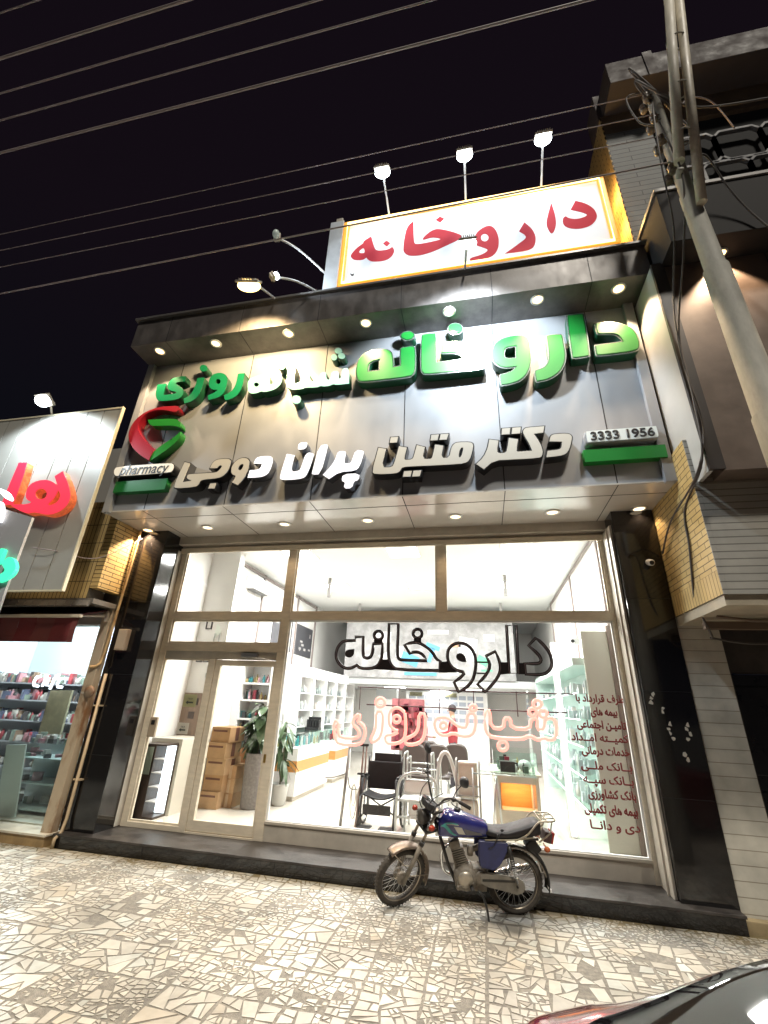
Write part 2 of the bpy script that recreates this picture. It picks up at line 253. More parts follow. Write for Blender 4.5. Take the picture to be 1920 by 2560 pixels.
D={
'big':[[[[4597,6685],[4699,6681],[4753,6677],[4793,6670],[4831,6661],[4866,6649],[4899,6635],[4929,6619],[4957,6601],[4983,6581],[5006,6559],[5026,6535],[5043,6509],[5058,6482],[5069,6453],[5079,6422],[5086,6390],[5090,6357],[5093,6325],[5095,6295],[5095,6267],[5093,6240],[5090,6216],[5085,6193],[5079,6173],[5070,6154],[5058,6139],[5040,6126],[5019,6117],[4993,6110],[4948,6105],[4885,6102],[4804,6100],[4703,6099],[4627,6100],[4573,6104],[4545,6109],[4540,6116],[4537,6133],[4535,6158],[4536,6202],[4540,6299],[4878,6310],[4870,6348],[4863,6369],[4855,6385],[4846,6400],[4835,6414],[4822,6426],[4807,6435],[4790,6441],[4771,6445],[4749,6449],[4723,6452],[4694,6456],[4661,6460],[4636,6466],[4617,6472],[4605,6480],[4601,6488],[4597,6506],[4595,6533],[4595,6581]]],[[[4251,6678],[4262,6875],[4275,6886],[4329,6890],[4423,6888],[4477,6878],[4491,6860],[4493,6666],[4483,6308],[4472,6128],[4459,6113],[4403,6104],[4303,6101],[4249,6107],[4240,6122],[4241,6308]]],[[[3955,6455],[3956,6503],[3959,6536],[3963,6556],[3970,6562],[3986,6566],[4012,6568],[4046,6568],[4090,6566],[4125,6562],[4149,6557],[4164,6551],[4170,6544],[4174,6527],[4177,6501],[4179,6467],[4180,6423],[4180,6379],[4181,6335],[4182,6291],[4182,6247],[4181,6205],[4177,6165],[4171,6127],[4163,6090],[4152,6055],[4139,6021],[4124,5988],[4107,5956],[4088,5927],[4067,5901],[4045,5878],[4021,5858],[3997,5840],[3972,5825],[3946,5811],[3919,5801],[3892,5792],[3865,5785],[3838,5781],[3810,5778],[3787,5777],[3770,5778],[3758,5781],[3752,5785],[3747,5800],[3744,5824],[3742,5857],[3742,5901],[3743,5935],[3746,5960],[3750,5975],[3756,5981],[3766,5987],[3780,5992],[3798,5997],[3821,6002],[3841,6009],[3860,6019],[3878,6032],[3893,6047],[3907,6065],[3919,6085],[3929,6109],[3937,6134],[3944,6162],[3949,6191],[3952,6222],[3954,6255],[3955,6295],[3956,6341],[3956,6395]]],[[[3209,6283],[3207,6316],[3209,6350],[3214,6384],[3223,6420],[3233,6453],[3246,6483],[3260,6509],[3277,6533],[3296,6554],[3318,6573],[3342,6590],[3368,6604],[3398,6616],[3431,6624],[3467,6630],[3505,6632],[3540,6633],[3569,6634],[3595,6633],[3616,6632],[3636,6628],[3654,6622],[3672,6614],[3688,6603],[3701,6590],[3713,6575],[3721,6558],[3728,6538],[3733,6515],[3736,6488],[3738,6457],[3738,6423],[3738,6384],[3738,6341],[3737,6292],[3737,6240],[3734,6191],[3730,6147],[3723,6106],[3715,6070],[3705,6035],[3693,6001],[3680,5970],[3665,5940],[3648,5912],[3629,5887],[3607,5864],[3584,5844],[3558,5826],[3532,5812],[3505,5801],[3476,5793],[3447,5786],[3418,5781],[3389,5777],[3361,5775],[3338,5775],[3320,5776],[3309,5780],[3302,5785],[3297,5800],[3294,5822],[3291,5854],[3289,5894],[3289,5925],[3291,5949],[3294,5963],[3299,5969],[3309,5975],[3323,5980],[3341,5984],[3364,5987],[3386,5992],[3407,5998],[3427,6005],[3446,6013],[3462,6021],[3474,6030],[3485,6040],[3498,6060],[3426,6061],[3388,6065],[3360,6072],[3334,6083],[3310,6098],[3289,6114],[3270,6132],[3254,6151],[3240,6172],[3229,6196],[3220,6223],[3213,6252]],[[3390,6287],[3389,6301],[3390,6317],[3392,6336],[3396,6358],[3401,6376],[3407,6392],[3415,6404],[3424,6412],[3437,6419],[3454,6423],[3482,6425],[3538,6424],[3524,6237],[3473,6238],[3447,6239],[3431,6242],[3419,6247],[3410,6253],[3403,6260],[3397,6268],[3393,6277]]],[[[1259,6207],[1252,6243],[1246,6281],[1244,6321],[1244,6364],[1246,6403],[1250,6441],[1256,6477],[1264,6510],[1275,6540],[1289,6569],[1306,6594],[1325,6617],[1348,6637],[1375,6654],[1406,6667],[1440,6677],[1478,6684],[1519,6689],[1564,6691],[1612,6690],[1653,6686],[1687,6679],[1715,6670],[1736,6658],[1754,6644],[1770,6626],[1783,6606],[1794,6582],[1803,6551],[1811,6511],[1818,6449],[1828,6323],[1910,6331],[1904,6502],[1903,6581],[1905,6625],[1910,6652],[1917,6661],[1934,6669],[1959,6674],[1994,6676],[2037,6677],[2072,6674],[2100,6669],[2120,6660],[2131,6649],[2140,6615],[2147,6558],[2150,6479],[2151,6379],[2150,6297],[2147,6235],[2141,6190],[2133,6162],[2123,6140],[2109,6121],[2093,6107],[2074,6098],[2018,6091],[1926,6086],[1797,6084],[1629,6084],[1497,6086],[1400,6091],[1341,6098],[1318,6107],[1299,6122],[1282,6144],[1269,6172]],[[1450,6293],[1450,6361],[1454,6395],[1463,6416],[1475,6433],[1491,6445],[1509,6455],[1527,6462],[1552,6466],[1597,6469],[1598,6292]]],[[[1908,6865],[1902,6883],[1901,6901],[1904,6919],[1911,6937],[1922,6952],[1936,6965],[1955,6974],[1977,6981],[1999,6984],[2021,6982],[2043,6977],[2065,6967],[2084,6954],[2100,6940],[2113,6922],[2122,6903],[2127,6884],[2128,6866],[2125,6848],[2118,6830],[2107,6815],[2093,6803],[2075,6794],[2053,6787],[2031,6785],[2009,6787],[1987,6793],[1965,6804],[1946,6816],[1930,6831],[1917,6847]]],[[[2212,6607],[2215,6728],[2220,6812],[2226,6858],[2235,6866],[2252,6871],[2278,6875],[2312,6877],[2355,6877],[2389,6875],[2414,6871],[2431,6865],[2438,6856],[2443,6815],[2447,6743],[2448,6608],[2448,6316],[2819,6321],[2799,6356],[2785,6375],[2770,6389],[2751,6404],[2730,6417],[2702,6428],[2670,6437],[2631,6443],[2586,6447],[2551,6452],[2526,6458],[2510,6465],[2504,6473],[2501,6490],[2501,6516],[2504,6550],[2510,6593],[2517,6627],[2525,6651],[2533,6666],[2542,6671],[2562,6674],[2593,6675],[2635,6674],[2688,6671],[2735,6664],[2777,6654],[2814,6641],[2845,6624],[2874,6604],[2902,6581],[2928,6555],[2951,6526],[2973,6495],[2993,6461],[3010,6424],[3025,6385],[3040,6355],[3054,6332],[3068,6318],[3082,6312],[3093,6304],[3100,6293],[3105,6281],[3108,6267],[3110,6248],[3111,6225],[3111,6198],[3111,6166],[3109,6140],[3105,6121],[3099,6108],[3091,6102],[3037,6097],[2936,6094],[2787,6093],[2590,6094],[2436,6098],[2328,6103],[2266,6112],[2252,6123],[2240,6136],[2230,6152],[2222,6170],[2217,6191],[2213,6245],[2211,6331],[2210,6451]]],[[[2841,6881],[2828,6832],[2795,6796],[2748,6782],[2697,6790],[2651,6821],[2619,6867],[2609,6921],[2621,6971],[2655,7007],[2702,7022],[2754,7012],[2801,6981],[2831,6934]]]],
'mid':[[[[130,6504],[136,6573],[152,6589],[181,6596],[224,6593],[251,6577],[264,6546],[271,6460],[271,6319],[276,6244],[286,6232],[312,6227],[353,6229],[377,6244],[385,6274],[395,6316],[406,6371],[439,6397],[495,6397],[527,6357],[533,6280],[567,6236],[628,6225],[661,6231],[667,6254],[673,6294],[679,6352],[708,6383],[759,6386],[787,6353],[791,6283],[804,6242],[829,6229],[844,6234],[850,6257],[855,6295],[859,6350],[891,6376],[951,6375],[982,6340],[985,6271],[992,6232],[1004,6224],[1014,6229],[1021,6249],[1024,6296],[1023,6372],[1053,6409],[1113,6407],[1146,6330],[1158,6106],[1000,6107],[941,6113],[928,6124],[900,6123],[857,6108],[815,6102],[775,6104],[746,6109],[728,6118],[703,6117],[670,6104],[607,6104],[514,6115],[459,6116],[443,6104],[392,6100],[304,6102],[241,6115],[203,6139],[176,6166],[160,6195],[148,6238],[141,6295],[135,6383]]],[[[1002,6760],[998,6733],[981,6713],[956,6705],[927,6709],[899,6726],[879,6751],[870,6780],[874,6807],[891,6827],[916,6835],[946,6831],[973,6814],[993,6789]]],[[[931,6641],[928,6614],[915,6595],[894,6586],[870,6589],[847,6605],[830,6629],[823,6658],[825,6685],[838,6705],[859,6714],[883,6710],[906,6694],[923,6670]]],[[[1060,6650],[1056,6624],[1041,6604],[1016,6596],[988,6600],[962,6616],[943,6641],[934,6669],[938,6696],[954,6716],[978,6724],[1007,6720],[1033,6704],[1052,6679]]],[[[431,5905],[427,5870],[409,5844],[379,5832],[344,5836],[310,5855],[285,5887],[272,5924],[275,5960],[294,5986],[324,5999],[359,5994],[393,5974],[419,5942]]],[[[86,6579],[84,6553],[69,6534],[45,6526],[16,6530],[-12,6545],[-33,6569],[-43,6597],[-40,6623],[-25,6642],[-1,6651],[28,6646],[55,6631],[76,6606]]],[[[-498,6229],[-504,6256],[-509,6283],[-512,6310],[-514,6339],[-512,6365],[-505,6387],[-493,6406],[-478,6422],[-456,6435],[-428,6445],[-395,6453],[-355,6459],[-317,6463],[-281,6465],[-246,6465],[-212,6464],[-184,6451],[-164,6427],[-149,6392],[-141,6345],[-135,6308],[-129,6283],[-125,6268],[-122,6263],[-117,6260],[-111,6259],[-102,6260],[-92,6263],[-84,6276],[-78,6298],[-75,6330],[-74,6373],[-64,6403],[-47,6422],[-21,6429],[13,6424],[39,6412],[57,6392],[67,6364],[69,6329],[68,6297],[64,6270],[58,6246],[49,6227],[36,6209],[21,6192],[2,6176],[-19,6161],[-45,6149],[-75,6139],[-109,6131],[-147,6126],[-179,6123],[-204,6124],[-224,6128],[-237,6135],[-251,6138],[-266,6137],[-282,6132],[-299,6124],[-317,6118],[-338,6115],[-360,6114],[-385,6115],[-407,6119],[-426,6126],[-443,6135],[-458,6147],[-470,6163],[-481,6182],[-490,6204]],[[-316,6282],[-317,6265],[-325,6253],[-340,6247],[-358,6249],[-375,6259],[-389,6274],[-396,6292],[-395,6309],[-386,6322],[-371,6328],[-353,6325],[-336,6315],[-322,6300]]]],
'small':[[[[-727,6555],[-600,6551],[-595,6452],[-594,6398],[-594,6356],[-596,6316],[-599,6277],[-604,6240],[-612,6207],[-622,6176],[-634,6148],[-649,6124],[-666,6104],[-687,6087],[-710,6073],[-734,6063],[-759,6055],[-791,6049],[-850,6043],[-892,6149],[-838,6172],[-810,6187],[-791,6201],[-774,6217],[-760,6234],[-749,6255],[-739,6279],[-732,6305],[-727,6335],[-724,6368],[-723,6404],[-723,6456]]],[[[-1204,6393],[-1212,6418],[-1217,6443],[-1220,6467],[-1221,6491],[-1220,6513],[-1216,6534],[-1210,6554],[-1201,6572],[-1190,6586],[-1176,6598],[-1159,6607],[-1139,6613],[-1118,6617],[-1095,6618],[-1072,6618],[-1047,6615],[-1024,6610],[-1002,6601],[-981,6590],[-962,6577],[-944,6561],[-929,6543],[-915,6523],[-903,6501],[-893,6474],[-886,6443],[-880,6406],[-876,6366],[-875,6327],[-877,6291],[-881,6256],[-888,6224],[-898,6196],[-911,6171],[-928,6150],[-948,6133],[-973,6119],[-1005,6107],[-1052,6096],[-1149,6082],[-1177,6184],[-1118,6207],[-1089,6220],[-1068,6230],[-1050,6241],[-1034,6253],[-1029,6261],[-1033,6268],[-1047,6272],[-1071,6273],[-1094,6278],[-1115,6285],[-1134,6296],[-1152,6310],[-1168,6327],[-1182,6346],[-1194,6368]],[[-1006,6433],[-1006,6411],[-1014,6396],[-1030,6388],[-1050,6391],[-1069,6403],[-1085,6422],[-1094,6444],[-1095,6466],[-1086,6482],[-1070,6489],[-1050,6486],[-1031,6474],[-1015,6455]]],[[[-1452,6569],[-1321,6561],[-1317,6464],[-1315,6412],[-1316,6372],[-1319,6334],[-1322,6297],[-1329,6263],[-1338,6231],[-1350,6200],[-1365,6172],[-1381,6148],[-1399,6128],[-1418,6112],[-1439,6100],[-1461,6089],[-1484,6082],[-1514,6075],[-1570,6067],[-1608,6170],[-1556,6194],[-1529,6211],[-1511,6229],[-1497,6250],[-1484,6276],[-1474,6302],[-1466,6330],[-1460,6359],[-1457,6389],[-1454,6420],[-1452,6452],[-1452,6493]]],[[[-1307,6748],[-1307,6716],[-1322,6693],[-1348,6682],[-1381,6687],[-1414,6706],[-1441,6735],[-1456,6769],[-1456,6801],[-1442,6825],[-1415,6835],[-1382,6830],[-1348,6811],[-1322,6782]]],[[[-2187,6530],[-2017,6524],[-2010,6421],[-2008,6371],[-2007,6342],[-2007,6320],[-2008,6307],[-1994,6297],[-1964,6291],[-1919,6290],[-1859,6292],[-1815,6295],[-1787,6300],[-1776,6307],[-1781,6315],[-1792,6323],[-1808,6331],[-1830,6340],[-1857,6348],[-1882,6358],[-1904,6368],[-1924,6380],[-1941,6392],[-1955,6408],[-1966,6428],[-1973,6451],[-1977,6477],[-1978,6503],[-1976,6528],[-1971,6552],[-1963,6576],[-1951,6596],[-1936,6612],[-1916,6625],[-1893,6634],[-1865,6640],[-1831,6644],[-1780,6643],[-1680,6638],[-1663,6517],[-1742,6523],[-1779,6524],[-1802,6522],[-1819,6518],[-1830,6510],[-1829,6499],[-1815,6484],[-1790,6466],[-1754,6444],[-1722,6422],[-1697,6400],[-1676,6378],[-1662,6355],[-1651,6333],[-1643,6310],[-1640,6286],[-1640,6263],[-1645,6241],[-1653,6220],[-1666,6201],[-1683,6183],[-1717,6170],[-1767,6161],[-1834,6158],[-1918,6160],[-1985,6164],[-2037,6172],[-2071,6183],[-2089,6197],[-2106,6214],[-2122,6233],[-2136,6256],[-2150,6281],[-2161,6314],[-2170,6352],[-2177,6411]]]],
'snake':[[[[-1636,5966],[-1633,5981],[-1637,5995],[-1647,6009],[-1663,6021],[-1683,6031],[-1708,6038],[-1738,6043],[-1773,6046],[-1811,6048],[-1853,6050],[-1898,6051],[-1948,6052],[-1995,6050],[-2041,6046],[-2086,6038],[-2130,6028],[-2170,6015],[-2208,6000],[-2243,5983],[-2275,5963],[-2305,5942],[-2332,5920],[-2356,5897],[-2378,5871],[-2396,5845],[-2412,5816],[-2426,5786],[-2436,5754],[-2444,5721],[-2449,5687],[-2451,5652],[-2450,5616],[-2445,5582],[-2438,5549],[-2427,5517],[-2413,5487],[-2396,5455],[-2375,5423],[-2351,5390],[-2324,5356],[-2294,5322],[-2261,5290],[-2226,5258],[-2188,5226],[-2147,5195],[-2102,5163],[-2041,5124],[-1925,5054],[-1891,5262],[-1969,5318],[-2013,5352],[-2050,5382],[-2087,5414],[-2126,5450],[-2162,5485],[-2195,5520],[-2225,5555],[-2252,5590],[-2275,5623],[-2293,5654],[-2306,5684],[-2315,5711],[-2319,5740],[-2319,5770],[-2316,5801],[-2308,5834],[-2297,5864],[-2281,5891],[-2263,5915],[-2240,5937],[-2213,5956],[-2181,5972],[-2145,5984],[-2104,5993],[-2062,5998],[-2019,5999],[-1975,5995],[-1930,5987],[-1888,5978],[-1850,5968],[-1815,5958],[-1784,5947],[-1756,5938],[-1730,5932],[-1707,5929],[-1688,5928],[-1670,5932],[-1656,5939],[-1645,5951]]]],
'ribbon':[[[[-2177,5831],[-1923,5817],[-1803,5809],[-1732,5801],[-1682,5792],[-1651,5782],[-1625,5770],[-1603,5756],[-1584,5740],[-1570,5722],[-1559,5704],[-1550,5685],[-1542,5660],[-1534,5613],[-1576,5634],[-1602,5644],[-1626,5652],[-1653,5660],[-1683,5667],[-1725,5673],[-1781,5679],[-1850,5684],[-1933,5689],[-2000,5696],[-2051,5706],[-2086,5718],[-2105,5734],[-2122,5750],[-2136,5767],[-2152,5789]]],[[[-1510,5541],[-1503,5489],[-1503,5461],[-1506,5438],[-1512,5416],[-1521,5395],[-1536,5370],[-1557,5342],[-1583,5312],[-1615,5278],[-1655,5242],[-1702,5203],[-1773,5150],[-1913,5051],[-1921,5101],[-1922,5129],[-1918,5152],[-1911,5176],[-1900,5200],[-1881,5227],[-1853,5257],[-1816,5289],[-1771,5324],[-1730,5356],[-1694,5384],[-1662,5408],[-1634,5428],[-1610,5446],[-1590,5463],[-1573,5477],[-1560,5490],[-1549,5502],[-1538,5513],[-1527,5524]]]],
'pill':[[[[-2485,4878],[-2491,4892],[-2495,4906],[-2497,4920],[-2497,4933],[-2495,4946],[-2491,4957],[-2485,4967],[-2477,4976],[-2411,4983],[-2288,4986],[-2109,4987],[-1877,4985],[-1701,4982],[-1580,4978],[-1513,4973],[-1500,4967],[-1488,4959],[-1478,4949],[-1470,4938],[-1465,4926],[-1461,4912],[-1459,4898],[-1460,4883],[-1462,4868],[-1466,4854],[-1472,4843],[-1479,4833],[-1487,4826],[-1550,4821],[-1666,4817],[-1839,4815],[-2068,4815],[-2245,4817],[-2369,4820],[-2436,4826],[-2448,4832],[-2459,4841],[-2469,4851],[-2478,4864]]]],
'barL':[[[[-2451,4779],[-1549,4743],[-1530,4553],[-2486,4580]]]],
'pltext':[[[[-2382,4874],[-1544,4861]]]],
'white':[[[[-1293,4976],[-1195,4944],[-1245,4635],[-1148,4645],[-1112,4652],[-1105,4658],[-1115,4665],[-1144,4673],[-1165,4682],[-1181,4694],[-1189,4707],[-1192,4722],[-1191,4735],[-1188,4745],[-1181,4753],[-1172,4758],[-1139,4761],[-1083,4762],[-1003,4761],[-900,4758],[-820,4758],[-763,4759],[-727,4763],[-714,4770],[-702,4780],[-689,4793],[-677,4809],[-665,4829],[-659,4845],[-659,4858],[-665,4867],[-676,4872],[-687,4873],[-698,4870],[-711,4858],[-734,4830],[-846,4838],[-832,4891],[-821,4918],[-810,4935],[-797,4950],[-782,4961],[-760,4970],[-730,4975],[-694,4977],[-650,4976],[-614,4973],[-586,4969],[-565,4964],[-552,4956],[-542,4947],[-535,4936],[-530,4923],[-529,4908],[-529,4889],[-530,4867],[-533,4841],[-537,4812],[-545,4785],[-555,4761],[-568,4739],[-584,4720],[-601,4704],[-620,4690],[-640,4680],[-661,4673],[-694,4667],[-737,4663],[-792,4660],[-858,4659],[-908,4653],[-942,4644],[-960,4631],[-962,4613],[-966,4598],[-973,4583],[-982,4571],[-994,4560],[-1023,4552],[-1068,4546],[-1130,4543],[-1209,4542],[-1271,4544],[-1317,4548],[-1347,4555],[-1360,4565],[-1364,4596],[-1360,4650],[-1342,4751]]],[[[-785,4585],[-694,4583],[-699,4501],[-802,4505]]],[[[-485,4742],[-491,4759],[-494,4779],[-496,4800],[-495,4824],[-491,4846],[-483,4868],[-473,4889],[-460,4909],[-444,4926],[-427,4940],[-408,4952],[-387,4960],[-366,4966],[-345,4968],[-324,4966],[-303,4962],[-285,4955],[-269,4945],[-256,4933],[-245,4919],[-236,4900],[-231,4877],[-228,4849],[-228,4816],[-230,4784],[-234,4753],[-241,4721],[-249,4690],[-260,4659],[-275,4630],[-298,4593],[-346,4529],[-445,4581],[-415,4637],[-406,4664],[-408,4679],[-418,4690],[-436,4695],[-452,4703],[-465,4714],[-476,4727]],[[-388,4787],[-390,4796],[-390,4808],[-386,4822],[-379,4838],[-371,4850],[-362,4859],[-352,4864],[-341,4866],[-332,4866],[-325,4862],[-320,4856],[-317,4847],[-316,4836],[-317,4824],[-321,4810],[-326,4794],[-333,4782],[-341,4774],[-349,4769],[-359,4768],[-368,4770],[-375,4773],[-382,4779]]],[[[1651,4964],[1756,4935],[1717,4725],[1739,4654],[1810,4649],[1853,4662],[1869,4693],[1890,4771],[1933,4961],[2036,4933],[2013,4806],[2009,4759],[2016,4749],[2043,4744],[2088,4744],[2117,4755],[2128,4776],[2143,4829],[2171,4958],[2277,4917],[2252,4787],[2273,4741],[2332,4733],[2366,4741],[2376,4765],[2389,4818],[2414,4944],[2518,4918],[2495,4781],[2514,4735],[2567,4733],[2600,4765],[2613,4832],[2628,4882],[2645,4916],[2668,4938],[2696,4948],[2749,4950],[2827,4944],[2876,4932],[2894,4914],[2900,4881],[2892,4833],[2878,4775],[2857,4708],[2831,4664],[2799,4643],[2737,4632],[2646,4631],[2562,4631],[2484,4632],[2384,4634],[2263,4638],[2148,4641],[2039,4643],[1977,4629],[1963,4599],[1943,4575],[1914,4559],[1831,4553],[1691,4558],[1610,4570],[1589,4591],[1597,4690]],[[2728,4831],[2747,4867],[2771,4871],[2773,4835],[2754,4762],[2735,4726],[2715,4727],[2713,4762]]],[[[1815,5112],[1916,5111],[1902,5024],[1803,5025]]],[[[2363,5098],[2463,5097],[2446,5011],[2351,5013]]],[[[2487,5096],[2587,5095],[2566,5008],[2469,5010]]],[[[2009,4575],[2109,4575],[2093,4493],[1995,4496]]],[[[2132,4574],[2231,4574],[2214,4489],[2115,4492]]],[[[3106,4958],[3217,4931],[3196,4820],[3194,4774],[3201,4755],[3227,4745],[3271,4744],[3298,4753],[3308,4774],[3322,4827],[3348,4957],[3456,4928],[3433,4804],[3428,4759],[3434,4751],[3481,4747],[3614,4747],[3592,4828],[3569,4896],[3537,4980],[3526,5035],[3537,5061],[3552,5079],[3570,5088],[3632,5092],[3789,5091],[3767,4998],[3654,4992],[3699,4888],[3720,4824],[3731,4766],[3733,4719],[3725,4683],[3712,4659],[3694,4645],[3610,4639],[3461,4641],[3326,4643],[3206,4645],[3114,4617],[3017,4532],[2927,4611],[2997,4680],[3036,4736],[3066,4802],[3087,4866]]],[[[3273,5107],[3376,5106],[3361,5015],[3262,5016]]],[[[3401,5106],[3505,5105],[3489,5014],[3386,5015]]],[[[3826,4864],[3838,4905],[3845,4925],[3853,4937],[3862,4947],[3872,4954],[3890,4959],[3916,4962],[3948,4963],[3989,4961],[4022,4958],[4047,4953],[4066,4946],[4077,4937],[4086,4926],[4090,4914],[4092,4900],[4090,4884],[4085,4863],[4078,4837],[4068,4804],[4055,4767],[4041,4735],[4026,4709],[4011,4688],[3995,4673],[3970,4661],[3937,4652],[3883,4646],[3769,4641],[3791,4730],[3869,4733],[3906,4736],[3927,4741],[3941,4748],[3948,4756],[3954,4767],[3960,4781],[3965,4802],[3972,4846]]]],
'lit':[[[[-160,4863],[-152,4905],[-145,4926],[-137,4940],[-126,4950],[-114,4958],[-94,4964],[-68,4968],[-36,4970],[3,4969],[36,4967],[62,4964],[82,4958],[96,4951],[107,4942],[115,4931],[121,4918],[125,4903],[127,4884],[127,4861],[125,4833],[122,4801],[117,4772],[110,4745],[101,4721],[91,4698],[78,4680],[61,4664],[41,4653],[18,4644],[-12,4638],[-48,4635],[-104,4634],[-216,4638],[-203,4755],[-116,4755],[-76,4760],[-54,4772],[-40,4795],[-30,4847]]],[[[328,4978],[448,4946],[431,4798],[431,4733],[443,4701],[465,4685],[498,4686],[523,4689],[542,4696],[554,4705],[560,4718],[568,4743],[576,4779],[586,4828],[598,4889],[613,4933],[633,4961],[657,4972],[685,4965],[707,4958],[722,4950],[731,4941],[733,4931],[730,4905],[723,4861],[712,4802],[696,4726],[679,4667],[662,4623],[645,4595],[627,4582],[595,4572],[550,4565],[490,4562],[416,4562],[358,4565],[316,4571],[290,4580],[280,4593],[277,4625],[280,4676],[293,4770]]],[[[487,5125],[518,5148],[577,5148],[609,5142],[615,5130],[614,5102],[606,5057],[574,5035],[520,5034],[490,5040],[485,5053],[484,5081]]],[[[783,4969],[829,5078],[889,5081],[921,5074],[925,5060],[912,4941],[880,4723],[834,4617],[772,4619],[740,4627],[739,4643],[753,4755]]],[[[1074,4927],[1106,4955],[1160,4951],[1189,4942],[1195,4928],[1194,4884],[1185,4811],[1186,4769],[1196,4759],[1220,4754],[1258,4755],[1280,4764],[1286,4779],[1300,4829],[1322,4914],[1362,4951],[1417,4940],[1445,4925],[1448,4908],[1439,4848],[1418,4745],[1392,4679],[1361,4647],[1292,4632],[1185,4632],[1096,4608],[992,4535],[897,4603],[980,4702],[1019,4761],[1044,4811],[1062,4867]]],[[[1178,4566],[1239,4592],[1356,4590],[1411,4563],[1405,4512],[1387,4485],[1357,4482],[1337,4454],[1327,4403],[1293,4377],[1236,4377],[1211,4401],[1219,4451],[1209,4478],[1183,4484],[1173,4513]]]],
'plate':[[[[4258,4929],[4263,4969],[4269,4972],[4469,4974],[4852,4975],[5043,4973],[5051,4968],[5055,4933],[5056,4869],[5052,4830],[5043,4815],[4850,4807],[4465,4806],[4265,4807],[4258,4812],[4256,4853]]]],
'barR':[[[[4212,4730],[5117,4731],[5103,4563],[4203,4560]]]],
'ptext':[[[[4274,4846],[5015,4845]]]],
